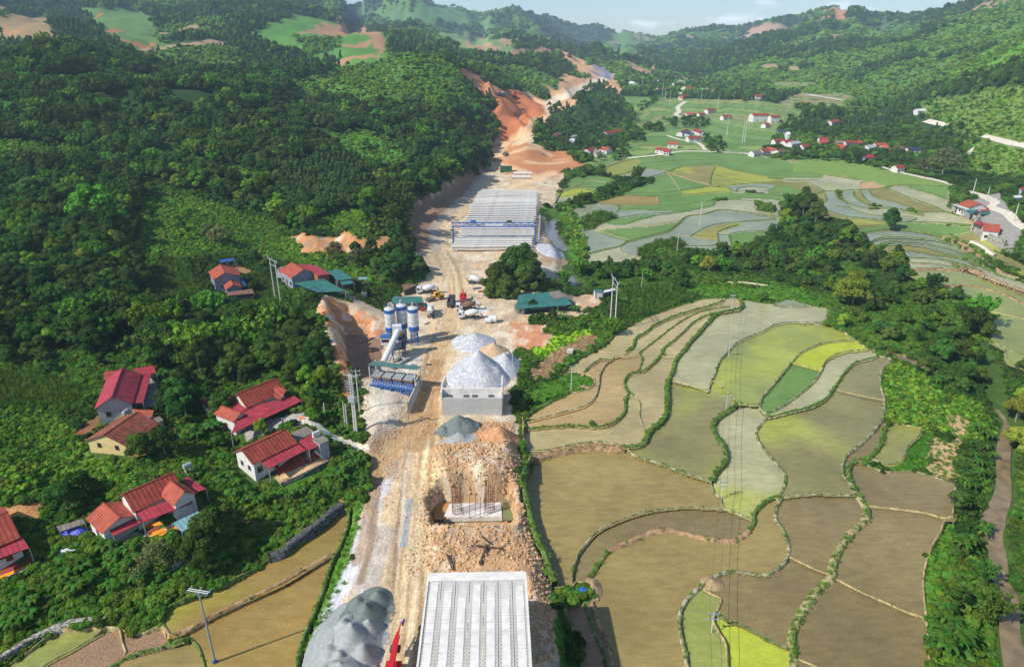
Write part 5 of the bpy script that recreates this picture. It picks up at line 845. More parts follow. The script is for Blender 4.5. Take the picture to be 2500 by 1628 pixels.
cpole_m = M('pole_concrete', (196,194,186), .85, .1, 1.5); porc_m = M('porcelain', (150,168,170), .25, .05, 2); glassd_m = M('vehicle_glass', (30,36,44), .1, .1, 1, spec=.6); brownd_m = M('muddy_drum', (120,92,74), .8, .2, 1)
# finished deck in front
DZ = 16.
TL, TR = at_plane(1047,1400,DZ), at_plane(1283,1396,DZ); BLx, BRx = at_plane(1040,1628,DZ), at_plane(1318,1628,DZ)
dv = (np.array(BLx)+BRx)/2-(np.array(TL)+TR)/2; dv /= np.hypot(*dv); wv_ = np.array(TR)-TL; DW = float(np.hypot(*wv_)); yaw = math.atan2(wv_[1], wv_[0]); c0 = (np.array(TL)+TR)/2
dk = empty('bridge_deck', (c0[0], c0[1], 0), yaw, label='unfinished bridge deck of long pale concrete girders at the bottom of the picture', cat='bridge')
DL = 66.; NG = 7; gw = DW/NG
gir = MB(); gir.prism([(-gw*.22, -DL, -1.75), (gw*.22, -DL, -1.75), (gw*.22, 0, -1.75), (-gw*.22, 0, -1.75)], [(-gw*.34, -DL, -.2), (gw*.34, -DL, -.2), (gw*.34, 0, -.2), (-gw*.34, 0, -.2)]); gir.box(-gw/2+.05, -DL, -.2, gw/2-.05, 0, 0)
stub = MB()
for y in np.arange(-DL+1, -1, .62):
    for x in (-gw*.33, gw*.33): stub.box(x-.04, y-.06, 0, x+.04, y+.06, .1)
gmesh = smesh = None
for k in range(NG):
    x = -DW/2+gw*(k+.5)
    if gmesh is None: g = gir.build('girder', M('girder_concrete', (186,184,176), .88, .22, .5, bump=.1, stretch=(1,.25,1)), dk); s_ = stub.build('rebar_stubs', gcon_m, g, kind='stuff'); gmesh, smesh = g.data, s_.data
    else: g = bpy.data.objects.new('girder', gmesh); link(g, dk); s_ = bpy.data.objects.new('rebar_stubs', smesh); link(s_, g); s_['kind'] = 'stuff'
    g.location = (x, -1.75, DZ-.12); y = -1.9-(k*1.7) % 4.5
    while y > -DL+4:
        ln = 6.2; pn = MB().box(-gw*.27, y-ln+.12, 0, gw*.27, y, .07).build('panel', lcon_m, g); pn.location = (0, 1.75, 0); y -= ln
MB().box(-DW/2-.1, -1.7, DZ-1.9, DW/2+.1, .2, DZ+.02).build('end_beam', lcon_m, dk)
for s in (-1, 1): MB().box(s*DW/2-.15, -DL, DZ-.35, s*DW/2+.15, -1.7, DZ+.04).build('edge_strip', lcon_m, dk)
pr = empty('bridge_pier', (c0[0], c0[1], 0), yaw, label='bridge pier hidden under the end of the finished deck', cat='pier'); MB().prism([(-DW*.32, -2.4, DZ-4), (DW*.32, -2.4, DZ-4), (DW*.32, 0, DZ-4), (-DW*.32, 0, DZ-4)], [(-DW/2+.4, -2.5, DZ-2.2), (DW/2-.4, -2.5, DZ-2.2), (DW/2-.4, .1, DZ-2.2), (-DW/2+.4, .1, DZ-2.2)]).build('cap', gcon_m, pr)
for s in (-1, 1): MB().tube((s*4, -1.2, 2.5), (s*4, -1.2, DZ-4), .9, .9, 14).build('column', gcon_m, pr)
# abutment
A_, B_ = cast(1080, 1006), cast(1226, 1021); A_ = np.array(A_); B_ = np.array(B_); B_ = A_+(B_-A_); d = B_-A_; L_ = 16.2; ya = 0.0; m = (A_+B_)/2; z0 = 3.6
ab = empty('bridge_abutment', (m[0], m[1]+.8, z0), ya, label='pale concrete bridge abutment with bearing shelf, grey gravel heap leaning on its face', cat='abutment')
MB().box(-8.1, -1.0, -2, 8.1, 1.0, 5.6).build('front_wall', M('abutment_concrete', (178,178,174), .88, .1, .5, bump=.15), ab); MB().box(-8.1, 1.0, 3, 8.1, 1.5, 7.4).build('back_wall', lcon_m, ab)
for s in (-1, 1): MB().prism([(s*8.1-.25, 1.5, -1), (s*8.1+.25, 1.5, -1), (s*8.1+.25, 11, -1), (s*8.1-.25, 11, -1)], [(s*8.1-.25, 1.5, 8.3), (s*8.1+.25, 1.5, 8.3), (s*8.1+.25, 11, 6.2), (s*8.1-.25, 11, 6.2)]).build('wing_wall', lcon_m, ab); MB().box(s*8.1-.22, -1, 5.6, s*8.1+.22, 1.0, 7.4).build('cheek_wall', lcon_m, ab)
for x in (-6, -1.5, .8, 5.2): MB().box(x-.7, -.5, 5.6, x+.7, .5, 5.85).build('bearing_plinth', dgrey_m, ab)
clear([(m[0]-9, m[1]-3), (m[0]+9, m[1]-3), (m[0]+9, m[1]+10), (m[0]-9, m[1]+10)])
# heaps

def heap(label, px, rx, ry, h, mat, seed=0, name='gravel_heap', lob=None, z=None, flat=.0, cat='heap', rough=.3):
    cx, cy_ = cast(*px); n, mr = 56, 24; V = []; lob = lob or [(0, 0, 1, 1)]
    for j in range(mr+1):
        for i in range(n):
            a = 2*math.pi*i/n; q = j/mr*1.12; x = rx*q*math.cos(a)*(1+.12*math.sin(a*3+seed)); y = ry*q*math.sin(a)*(1+.1*math.cos(a*2+seed)); V.append((x, y))
    V = np.array(V); hh = np.zeros(len(V))
    if name == 'gravel_heap' and mat in (gravel_m, dgravel_m) and rx > 5: q_ = random.Random(seed); lob = lob+[(q_.uniform(-.7, .7), q_.uniform(-.7, .7), q_.uniform(.45, .75), q_.uniform(.3, .6)) for _ in range(5)]
    for lx, ly, lr, lh in lob:
        d_ = np.hypot((V[:, 0]/rx-lx), (V[:, 1]/ry-ly))/lr; hh = np.maximum(hh, h*lh*np.clip(1-d_, 0, 1)**(1+flat))
    hh += (fbm(V[:, 0]/2.2+seed*7, V[:, 1]/2.2, 3, seed)-.5)*rough*h*.5*np.clip(hh/h*2, 0, 1); g = surf(V[:, 0]+cx, V[:, 1]+cy_); gz = float(surf(cx, cy_)[0]) if z is None else z
    edge = np.clip(np.hypot(V[:, 0]/rx, V[:, 1]/ry), 0, 1.2); zz = g+hh-.25*(edge > .98); P = np.column_stack([V, zz-gz]); Fq = [(j*n+i, j*n+(i+1) % n, (j+1)*n+(i+1) % n, (j+1)*n+i) for j in range(mr) for i in range(n)]
    o = bpy.data.objects.new(name, np_mesh(name, P, np.array(Fq), mat, smooth=True)); link(o); o.location = (cx, cy_, gz); return tag(o, label, cat)
def sheet_mat(name, a, b_, sc_=.25):
    m_, nt_, n_, bb = newmat(name); l_ = nt_.links.new; setin(bb, Roughness=.7, Specular_IOR_Level=.2); tc_ = n_.new('ShaderNodeTexCoord'); nz_ = n_.new('ShaderNodeTexNoise'); nz_.inputs['Scale'].default_value = sc_; nz_.inputs['Detail'].default_value = 5; nz_.inputs['Distortion'].default_value = .5; l_(tc_.outputs['Object'], nz_.inputs['Vector'])
    mt = n_.new('ShaderNodeMath'); mt.operation = 'PINGPONG'; mt.inputs[1].default_value = .07; l_(nz_.outputs['Fac'], mt.inputs[0]); r_ = n_.new('ShaderNodeValToRGB'); r_.color_ramp.elements[0].color = (*lin(*a), 1); r_.color_ramp.elements[1].color = (*lin(*b_), 1); r_.color_ramp.elements[0].position = .006; r_.color_ramp.elements[1].position = .02; l_(mt.outputs[0], r_.inputs['Fac']); l_(r_.outputs['Color'], bb.inputs['Base Color']); bp_ = n_.new('ShaderNodeBump'); bp_.inputs['Distance'].default_value = .5; l_(nz_.outputs['Fac'], bp_.inputs['Height']); l_(bp_.outputs['Normal'], bb.inputs['Normal']); return m_
net_m = sheet_mat('pale_netting', (206,206,208), (172,174,178)); gravel_m = M('grey_gravel', (148,152,150), .95, .18, 1.5, bump=.5); dgravel_m = M('dark_green_gravel', (104,114,110), .95, .2, 1.6, bump=.5); sand_m = M('tan_sand', (186,160,126), .95, .15, 1, bump=.4); spoil_m = M('orange_spoil', (186,138,98), .95, .25, 1.2, bump=.6)
heap('big aggregate heap under pale netting directly behind the abutment', (1168,918), 9.6, 11, 8.8, net_m, 1, lob=[(0,0,1.05,1),(-.45,-.35,.6,.5),(.55,-.2,.5,.5)], flat=.12, rough=.12); heap('second netted aggregate heap right of the big one', (1232,895), 5.5, 9, 4.8, net_m, 2, lob=[(0,0,1,1),(.2,.45,.6,.7)], flat=.1, rough=.15)
heap('pale netted heap farthest up the yard near the silos', (1158,838), 7.5, 8, 3.6, net_m, 3, lob=[(0,0,1,1),(-.5,.2,.6,.7)]); heap('tan sand heap between the netted heaps', (1205,862), 5.5, 6, 3.8, sand_m, 4); heap('dark green grey gravel cone against the abutment face', (1120,1048), 5.6, 5.2, 4.4, dgravel_m, 5)
heap('low grey spread at the foot of the gravel cone', (1120,1066), 5, 3.6, 1.2, gravel_m, 6, flat=.3)
heap('darker grey crushed stone heap nearest the road at the bottom left', (897,1500), 5.2, 6.4, 3.4, dgravel_m, 7, lob=[(0,-.1,.7,1),(.25,.5,.5,.7),(-.4,.3,.5,.6)], flat=.05, rough=.2); heap('largest grey crushed stone heap at the bottom, scooped on its right side', (868,1572), 5.8, 7.2, 4.0, gravel_m, 8, lob=[(-.1,.1,.8,1),(.35,-.4,.5,.8),(-.45,.45,.5,.7),(.3,.4,.45,.75),(-.3,-.5,.45,.6)], flat=.05, rough=.2)
heap('flat grey stone apron spilling left to the field edge', (812,1588), 5.4, 12, 1.6, gravel_m, 9, flat=.2, lob=[(0,0,1,1),(.2,-.5,.6,1.1)]); heap('grey stone heap cut by the lower edge of the picture', (835,1655), 6, 5, 3.6, gravel_m, 10, lob=[(0,0,1,1),(-.4,0,.6,.8)])
heap('pale slag heap on the stream bank by the girder yard', (1342,610), 7.5, 14, 2.6, net_m, 11, flat=-.2, lob=[(0,0,1,1),(.1,-.5,.6,.8)]); heap('orange spoil mound right of the abutment', (1222,1062), 5.5, 5, 2.6, spoil_m, 12); heap('orange spoil mound at the quarry road junction', (1385,392), 13, 12, 2.4, spoil_m, 13, lob=[(0,0,.7,1),(.5,.2,.4,.7),(-.5,.1,.5,.6),(.1,-.5,.4,.7)], rough=1.1); heap('low orange bank behind the culvert pipes', (1240,388), 16, 8, 2.2, spoil_m, 14, lob=[(0,0,.6,1),(.6,0,.4,.7),(-.5,.1,.45,.8)], rough=1.1)
heap('straw coloured earth heap where two big bunds meet', (1738,1428), 2.4, 2.0, 1.2, M('straw_earth', (156,134,100), .95, .25, 2, bump=.4), 15); heap('brown earth heap beside the blue tarpaulin bundle', (1448,1440), 1.8, 3.2, 1.4, M('straw_earth', (178,146,116)), 16)
heap('dug earth mound on the round grassy islet', (1428,946), 2.4, 1.4, .9, M('straw_earth', (178,146,116)), 17)
# loose rocks on the spoil
rr = random.Random(4)
def rock_src():
    V = []; 
    import itertools
    for x, y, z in itertools.product((-1, 1), repeat=3): V.append((x*(.6+.4*rr.random()), y*(.6+.4*rr.random()), z*(.4+.4*rr.random())))
    return MB().add(V, [(0,1,3,2),(4,6,7,5),(0,4,5,1),(2,3,7,6),(0,2,6,4),(1,5,7,3)])
# pit footing and cages
FS = [at_plane(u, v, .2) for u, v in ((1083,1263),(1226,1261),(1222,1226),(1098,1229))]
ft = empty('pier_footing', (*np.mean(FS, 0), 0), 0, label='white concrete footing slab at the bottom of the muddy pit', cat='footing'); loc = tuple(ft.location)
MB().slab([tolocal(loc, 0, (*p, .25)) for p in FS], 1.2).build('slab', lcon_m, ft)
wq = [at_plane(u, v, -.1) for u, v in ((1058,1268),(1095,1268),(1100,1196),(1066,1196))]; o = MB().slab([(*p, .02) for p in wq], .3).build('pit_water', M('orange_water', (178,130,76), .2, .1, .2, spec=.4), kind='structure'); o = MB().slab([(*at_plane(u, v, 0), .05) for u, v in ((1228,1268),(1262,1268),(1250,1215),(1226,1220))], .3).build('pit_water', M('green_water', (120,124,84), .15, .1, .2, spec=.5), kind='structure')
def cage(px, label, hgt_=7.0, r=1.05):
    x, y = at_plane(*px, .3); c = empty('rebar_cage', (x, y, .3), 0, label=label, cat='rebar cage')
    for k in range(14): a_ = 2*math.pi*k/14; MB().tube((r*math.cos(a_), r*math.sin(a_), -.2), (r*math.cos(a_), r*math.sin(a_), hgt_*(.92+.08*((k*7) % 3))), .045, .045, 4).build('bar', rust_m, c)
    for k in range(9):
        mb = MB(); z = .3+k*.7; n = 14
        for i in range(n): mb.tube((r*math.cos(2*math.pi*i/n), r*math.sin(2*math.pi*i/n), z), (r*math.cos(2*math.pi*(i+1)/n), r*math.sin(2*math.pi*(i+1)/n), z), .03, .03, 4)
        mb.build('hoop', rust_m, c)
cage((1116,1250), 'tall rusty rebar cage rising from the left of the pit footing'); cage((1196,1246), 'tall rusty rebar cage rising from the right of the pit footing')
for i, (u, v, hh) in enumerate(((1130,1258,6.4),(1146,1262,6),(1160,1258,6.6),(1172,1262,5.6),(1182,1256,6))):
    x, y = at_plane(u, v, .3); MB().tube((x, y, .2), (x+.2, y+.1, hh), .07, .06, 5).build('scaffold_pole', rust_m, label='thin rusty prop between the cages, number reading from the left: '+('first', 'second', 'third', 'fourth', 'fifth')[i], cat='prop')
for (u0, v0), (u1, v1), s, lb in ((T(1,3,(2145,430))[0], T(1,3,(2085,610))[0], .3, 'dark baulk pointing down the slope of the spoil'), (T(1,3,(2050,440))[0], T(1,3,(2285,465))[0], .22, 'dark beam lying crosswise on the other baulk'), (T(1,3,(1775,520))[0], T(1,3,(1830,665))[0], .2, 'charred pole lying left of the baulks'), (T(1,3,(2100,350))[0], T(1,3,(2180,420))[0], .2, 'short broken timber above the crossed beams')):
    p, q = cast3(u0, v0), cast3(u1, v1); z = max(p[2], q[2]) if s > .21 else 0; MB().tube((p[0], p[1], p[2]+.5), (q[0], q[1], q[2]+.45), s, s*.9, 4).build('timber_beam', timber_m, label=lb, cat='timber')
# ---- concrete plant
def silo(px, label):
    x, y, z = cast3(*px); z = 4.; r = empty('cement_silo', (*at_plane(*px, z), z), 0, label=label, cat='silo', group='row of three blue and white cement silos')
    R_ = 1.72; zb, zt_ = 5.2, 13.2
    for nm, a_, b_, mt in (('lower_band', zb, zb+1.7, blue_m), ('barrel', zb+1.7, zt_-1.5, white_m), ('upper_band', zt_-1.5, zt_-.25, blue_m)): MB().lathe([(R_, a_), (R_, b_)], 24).build(nm, mt, r, smooth=False)
    MB().lathe([(R_+.02, zt_-.25), (R_*.94, zt_), (R_*.35, zt_+.55), (.3, zt_+.6)], 24).build('cap', white_m, r); MB().lathe([(.35, 2.6), (R_, zb)], 20).build('hopper', white_m, r); MB().lathe([(.42, zt_+.55), (.42, zt_+1.7), (.2, zt_+1.85)], 12).build('dust_filter', galv_m, r)
    for zz in (zb+3.1, zb+4.9): MB().lathe([(R_+.05, zz), (R_+.05, zz+.09)], 24).build('ring', galv_m, r)
    rail = MB()
    for i in range(16):
        a_, b_ = 2*math.pi*i/16, 2*math.pi*(i+1)/16; rail.tube((R_*math.cos(a_), R_*math.sin(a_), zt_+1.0), (R_*math.cos(b_), R_*math.sin(b_), zt_+1.0), .035, .035, 4); rail.tube((R_*math.cos(a_), R_*math.sin(a_), zt_-.2), (R_*math.cos(a_), R_*math.sin(a_), zt_+1), .03, .03, 4)
    rail.build('railing', galv_m, r)
    for i in range(4): a_ = math.pi/4+i*math.pi/2; MB().tube((1.45*math.cos(a_), 1.45*math.sin(a_), -.3), (1.45*math.cos(a_), 1.45*math.sin(a_), zb+.4), .16, .16, 6).build('leg', blue_m, r)
    br_ = MB()
    for i in range(4):
        a_, b_ = math.pi/4+i*math.pi/2, math.pi/4+(i+1)*math.pi/2
        for z1, z2 in ((.3, 2.6), (2.6, 4.9)): br_.tube((1.45*math.cos(a_), 1.45*math.sin(a_), z1), (1.45*math.cos(b_), 1.45*math.sin(b_), z2), .07, .07, 4); br_.tube((1.45*math.cos(b_), 1.45*math.sin(b_), z1), (1.45*math.cos(a_), 1.45*math.sin(a_), z2), .07, .07, 4)
    br_.build('brace', blue_m, r)
silo((957,843), 'left cement silo of the row of three'); silo((985,834), 'middle cement silo of the row of three'); silo((1013,841), 'right cement silo of the row of three')
mz = 4.; mp_ = at_plane(974, 868, mz); tw = empty('mixing_tower', (mp_[0], mp_[1], mz), .15, label='blue framed mixing tower with yellow mixer between silos and conveyor', cat='mixing tower')
for x in (-2, 2):
    for y in (-2, 2): MB().box(x-.14, y-.14, -.5, x+.14, y+.14, 6.6).build('leg', blue_m, tw)
for z in (3.0, 6.4): MB().box(-2.4, -2.4, z, 2.4, 2.4, z+.18).build('platform', dgrey_m, tw)
mb = MB(); [mb.tube((sx_*2, sy_*2, z1), (sx2*2, sy2*2, z2), .07, .07, 4) for z1, z2 in ((0,3),(3,6.4)) for (sx_, sy_, sx2, sy2) in ((-1,-1,1,-1),(1,-1,-1,-1),(-1,1,1,1),(-1,-1,-1,1),(1,-1,1,1),(-1,1,-1,-1))]; mb.build('brace', galv_m, tw)
MB().lathe([(1.1, -1.5), (1.25, -1.2), (1.25, 1.2), (1.1, 1.5)], 14, (0,0,7.7), 'x').build('mixer_drum', yel_m, tw); MB().box(-1.4, -1, 8.9, 1.4, 1, 10.6).build('weigh_hopper', white_m, tw); MB().prism([(1.5,-1.2,3.2),(2.2,-1.2,3.2),(2.2,1.2,3.2),(1.5,1.2,3.2)], [(1.0,-1.5,5.8),(2.6,-1.5,5.8),(2.6,1.5,5.8),(1.0,1.5,5.8)]).build('chute', dgrey_m, tw)
cb = at_plane(944, 850, mz); r = empty('control_cabin', (cb[0], cb[1], mz), 0, label='white control cabin left of the conveyor tube', cat='cabin'); MB().box(-1.6,-1.3,1.6,1.6,1.3,4.3).build('wall', white_m, r); MB().box(-1.75,-1.45,4.3,1.75,1.45,4.45).build('roof', blue_m, r); MB().box(-1.2,-1.34,2.7,1.2,-1.28,3.7).build('window', glass_m, r)
for x in (-1.4,1.4):
    for y in (-1.1,1.1): MB().box(x-.1,y-.1,-.3,x+.1,y+.1,1.6).build('leg', blue_m, r)
c0_ = at_plane(936, 884, 6.5); c1_ = at_plane(975, 800, 13.5); cv = empty('conveyor', (c0_[0], c0_[1], 0), 0, label='white tubular conveyor rising from the hoppers to the mixing tower', cat='conveyor'); p0 = Vector((0, 0, 6.5)); p1 = Vector((c1_[0]-c0_[0], c1_[1]-c0_[1], 13.5))
if (p1-p0).length > 34: p1 = p0+(p1-p0).normalized()*34
MB().tube(p0, p1, .95, .95, 14).build('tube', white_m, cv, smooth=False); dd = (p1-p0).normalized(); sdv = dd.cross(Vector((0,0,1))).normalized(); mb = MB()
for s in (-1, 1):
    mb.tube(p0+sdv*s*1.2-Vector((0,0,1.3)), p1+sdv*s*1.2-Vector((0,0,1.3)), .1, .1, 4)
    for k in range(12): a_ = p0.lerp(p1, k/12)+sdv*s*1.2; b_ = p0.lerp(p1, (k+1)/12)+sdv*s*1.2-Vector((0,0,1.3)); mb.tube(a_, b_, .06, .06, 4)
mb.build('truss', blue_m, cv)
for f_ in (.35, .7):
    q_ = p0.lerp(p1, f_); 
    for s in (-1, 1): MB().tube(q_+sdv*s*1.2-Vector((0,0,1.2)), Vector((q_.x+sdv.x*s*1.6, q_.y+sdv.y*s*1.6, 3.6)), .12, .12, 5).build('leg', blue_m, cv)
# hoppers and their roof on the ramp
rq = [(u, v) for u, v in T(1,2,(1035,290),(1087,255),(1540,305),(1495,336))]; P4 = [at_plane(u, v, 11.3) for u, v in rq]; m = np.mean(P4, 0); wv2 = np.array(P4[2])-P4[1]; yh = math.atan2(wv2[1], wv2[0]); hp = empty('hopper_shed', (m[0], m[1], 5.0), yh, label='aggregate hopper bay under a long dull green roof', cat='hopper shed'); loc = tuple(hp.location)
MB().slab([tolocal(loc, yh, (*p, 11.3)) for p in P4][::-1], .15).build('roof', M('dull_green_sheet', (78,112,108), .55, .12, .8, wave=(1.1,.12,'X')), hp)
HL = float(np.hypot(*wv2))/2-.6
for s in (-1, 1):
    for y in (-2.2, 2.2): MB().box(s*HL-.1, y-.1, -1, s*HL+.1, y+.1, 6.2).build('post', white_m, hp)
for k in range(4):
    x0 = -HL+.4+k*(HL*2-.8)/4; x1 = x0+(HL*2-.8)/4-.3; mb = MB(); mb.prism([(x0+.9,-1.4,.3),(x1-.9,-1.4,.3),(x1-.9,.2,.3),(x0+.9,.2,.3)], [(x0,-2.6,3.2),(x1,-2.6,3.2),(x1,1.6,3.2),(x0,1.6,3.2)]); mb.build('hopper', M('dusty_hopper_steel', (142,124,112), .8, .2), hp); MB().box(x0+.1,-2.4,3.2,x1-.1,1.4,3.5).build('aggregate', gravel_m, hp)
fr = empty('hopper_rack', (m[0]-.2, m[1]-5.2, 4.6), yh-.03, label='blue slatted hopper frame standing in front of the hopper bay', cat='hopper frame'); 
for k in range(5): x = -HL+.6+k*(HL*2-1.2)/4; MB().box(x-.12,-.9,-1.5,x+.12,-.66,3.0).build('post', blue_m, fr)
for z in (.2, 1.0, 2.6): MB().box(-HL+.5,-.95,z,HL-.5,-.6,z+.25).build('rail', blue_m, fr)
for k in range(16): x = -HL+.9+k*(HL*2-1.8)/15; MB().prism([(x-.2,-.5,1.5),(x+.2,-.5,1.5),(x+.2,.0,1.5),(x-.2,0,1.5)], [(x-.2,.6,3.6),(x+.2,.6,3.6),(x+.2,1.0,3.6),(x-.2,1.0,3.6)]).build('slat', blue_m, fr)
bg_ = rr
for k, (u, v) in enumerate(((965,878),(975,880),(985,876),(972,870),(990,882),(1000,878),(960,868))): x, y = at_plane(u, v, 4.2); MB().box(x-1,y-1,4,x+1,y+1,5.1,rz=k).build('cement_bag', M('dirty_white_bag', (188,182,170), .9, .2, 2), label='pale bulk bag at the foot of the mixing tower', cat='bulk bag', group='pale bulk bags at the foot of the mixing tower')
# ---- girder yard
LB, LT, RB, RT = (np.array(cast(*p)) for p in ((1107,612),(1175,473),(1296,612),(1309,475)))
def lerp(a, b, k): return a+(b-a)*k
N = 34; gy0 = float(surf(*lerp(LB, RT, .5))[0]); d = RB-LB; gl_ = float(np.hypot(*d)); gme = None
for k in range(N):
    f_ = k/(N-1); a_ = lerp(LB, LT, f_); b_ = lerp(RB, RT, f_); c_ = (a_+b_)/2; d = b_-a_; L_ = float(np.hypot(*d)); jx = rr.uniform(-.7, .7)
    r = empty('stored_girder', (c_[0]+jx, c_[1], max(float(surf(*a_)[0]), float(surf(*b_)[0]), float(surf(*c_)[0]))), math.atan2(d[1], d[0]), label='precast concrete girder across the storage yard, '+('nearest of all' if k == 0 else 'farthest of all' if k == N-1 else 'in the long row behind the gantry' if k > 5 else 'soiled, under or before the gantry'), cat='girder', group=None if k in (0, N-1) else ('girders stored in the yard behind the gantry' if k > 5 else 'soiled girders under and before the gantry'))
    if gme is None: gme = MB().prism([(-19.2,-.5,.5),(19.2,-.5,.5),(19.2,.5,.5),(-19.2,.5,.5)], [(-19.2,-.6,2.05),(19.2,-.6,2.05),(19.2,.6,2.05),(-19.2,.6,2.05)]).box(-19.2,-.95,2.05,19.2,.95,2.25).build('beam', lcon_m, r).data; gm2 = MB().box(-17,-.9,-.8,-16.2,.9,.5).build('block', gcon_m, r).data; gm3 = MB().box(-19,-.36,2.25,19,.36,2.31).build('channel', M('soffit_strip', (220,218,212), .9, .15, 1), r).data
    else:
        for nm, me_ in (('beam', gme), ('block', gm2), ('channel', gm3)): o = bpy.data.objects.new(nm, me_); link(o, r)
        if k < 5: 
            r.children[0].data = gme
    o = bpy.data.objects.new('block', gm2); link(o, r); o.location = (33, 0, 0)
clear([LB-[4,6], LT-[4,-3], RT+[3,3], RB+[3,-6]])
kb = empty('kerb_beam', (*((RB+RT)/2+[3.2,0]), float(surf(*((RB+RT)/2))[0])), math.atan2(*(RT-RB)[::-1]), label='long pale rail beam along the right side of the girder yard', cat='rail beam'); MB().box(-62,-.5,-.5,62,.5,.7).build('beam', lcon_m, kb)
gp = lerp(LB, LT, .13); gq = lerp(RB, RT, .13); gp = gp-[3,0]; gq = gq+[2.2,0]; d = gq-gp; gz = float(surf(*((gp+gq)/2))[0]); gt = empty('gantry_crane', (*((gp+gq)/2), gz), math.atan2(d[1], d[0]), label='blue lattice gantry crane spanning the girder yard', cat='gantry crane'); W2 = float(np.hypot(*d))/2
for yy in (-.8, .8):
    mb = MB()
    for z in (8.0, 10.0): mb.box(-W2, yy-.14, z-.14, W2, yy+.14, z+.14)
    n = 22
    for i in range(n):
        x0 = -W2+i*2*W2/n; x1 = x0+2*W2/n; mb.tube((x0, yy, 8 if i % 2 else 10), (x1, yy, 10 if i % 2 else 8), .09, .09, 4); mb.tube((x0, yy, 8), (x0, yy, 10), .07, .07, 4)
    mb.build('truss_girder', blue_m, gt)
for s in (-1, 1):
    for yy in (-1, 1): MB().tube((s*(W2-.6), yy*3.2, -.3), (s*(W2-.6), yy*.8, 8.2), .24, .24, 5).build('leg', blue_m, gt)
    MB().box(s*(W2-.6)-.35, -4, -.2, s*(W2-.6)+.35, 4, .5).build('end_truck', blue_m, gt)
MB().box(-4.5, -.98, 8.4, 4.5, -.95, 9.6).build('banner', white_m, gt); MB().box(-W2*.55, -1.1, 10.14, -W2*.55+2.6, 1.1, 11.1).build('trolley', blue_m, gt); MB().box(W2*.3, -1.1, 10.14, W2*.3+2.6, 1.1, 11.1).build('trolley', dgrey_m, gt)
# ---- vehicles: x forward
def wheels(r, xs, w, R_=.52):
    wm = MB().lathe([(R_*.8, -.18), (R_, -.14), (R_, .14), (R_*.8, .18)], 12, (0,0,0), 'y').build('wheel', tyre_m, r); rim = MB().lathe([(R_*.5, -.2), (R_*.5, .2)], 10, (0,0,0), 'y').build('rim', galv_m, wm); first = True
    for x in xs:
        for s in (-1, 1):
            if first: o = wm; first = False
            else: o = bpy.data.objects.new('wheel', wm.data); link(o, r); q_ = bpy.data.objects.new('rim', rim.data); link(q_, o)
            o.location = (x, s*w, R_)
def veh(name, px, yaw, label, cat, z=None):
    x, y = cast(*px); zz = float(surf(x, y)[0]); clear([(x-5,y-5),(x+5,y-5),(x+5,y+5),(x-5,y+5)]) if CLS[np.searchsorted(Yv, y), 0] == -1 else None; return empty(name, (x, y, zz+.05), yaw, label=label, cat=cat)
def cab(r, x, col, w=1.22, h=2.9):
    c = MB().prism([(x,-w,.75),(x+1.9,-w,.75),(x+1.9,w,.75),(x,w,.75)], [(x+.05,-w*.95,h),(x+1.65,-w*.95,h),(x+1.65,w*.95,h),(x+.05,w*.95,h)]).build('cab', col, r); MB().prism([(x+1.86,-w*.88,1.75),(x+1.93,-w*.88,1.75),(x+1.93,w*.88,1.75),(x+1.86,w*.88,1.75)], [(x+1.68,-w*.86,2.65),(x+1.76,-w*.86,2.65),(x+1.76,w*.86,2.65),(x+1.68,w*.86,2.65)]).build('windscreen', glassd_m, c)
    for s in (-1, 1): MB().box(x+.6, s*w-.03, 1.75, x+1.5, s*w+.03, 2.5).build('side_window', glassd_m, c)
def mixer(px, yaw, label, drum=white_m, cabc=white_m):
    r = veh('mixer_truck', px, yaw, label, 'mixer truck'); MB().box(-4.2,-.5,.75,3.8,.5,1.05).build('chassis', dgrey_m, r); cab(r, 2.2, cabc); wheels(r, (3.0, -1.7, -3.0), 1.05)
    d_ = MB().lathe([(.45,-3.1),(.75,-2.9),(1.22,-1.2),(1.25,.2),(.9,1.5),(.5,1.9)], 18, (0,0,0), 'x').build('drum', drum, r, smooth=True); d_.location = (-.3,0,2.35); d_.rotation_euler = (0, .2, 0); MB().prism([(-4.3,-.5,2.2),(-3.6,-.5,2.2),(-3.6,.5,2.2),(-4.3,.5,2.2)], [(-4.5,-.7,3.3),(-3.5,-.7,3.3),(-3.5,.7,3.3),(-4.5,.7,3.3)]).build('hopper', cabc, r); MB().tube((-4.1,0,2.2),(-5.0,.3,1.2),.25,.2,6).build('chute', dgrey_m, r); MB().box(1.5,-1.1,1.1,2.1,1.1,2.2).build('water_tank', cabc, r); return r
mixer((1165,694), -.35, 'white mixer truck by the big dark tree, drum towards the girders'); mixer((1146,778), math.pi-.05, 'white mixer truck with pale grey drum, cab turned left, nearest of the yard'); mixer((1139,758), math.pi+.05, 'mixer truck with mud brown drum parked behind the pale one', brownd_m); mixer((1052,768), math.pi/2+.1, 'mixer truck parked beside the right silo with its cab uphill'); mixer((1042,716), math.pi+.1, 'white mixer truck beside the yellow loader')
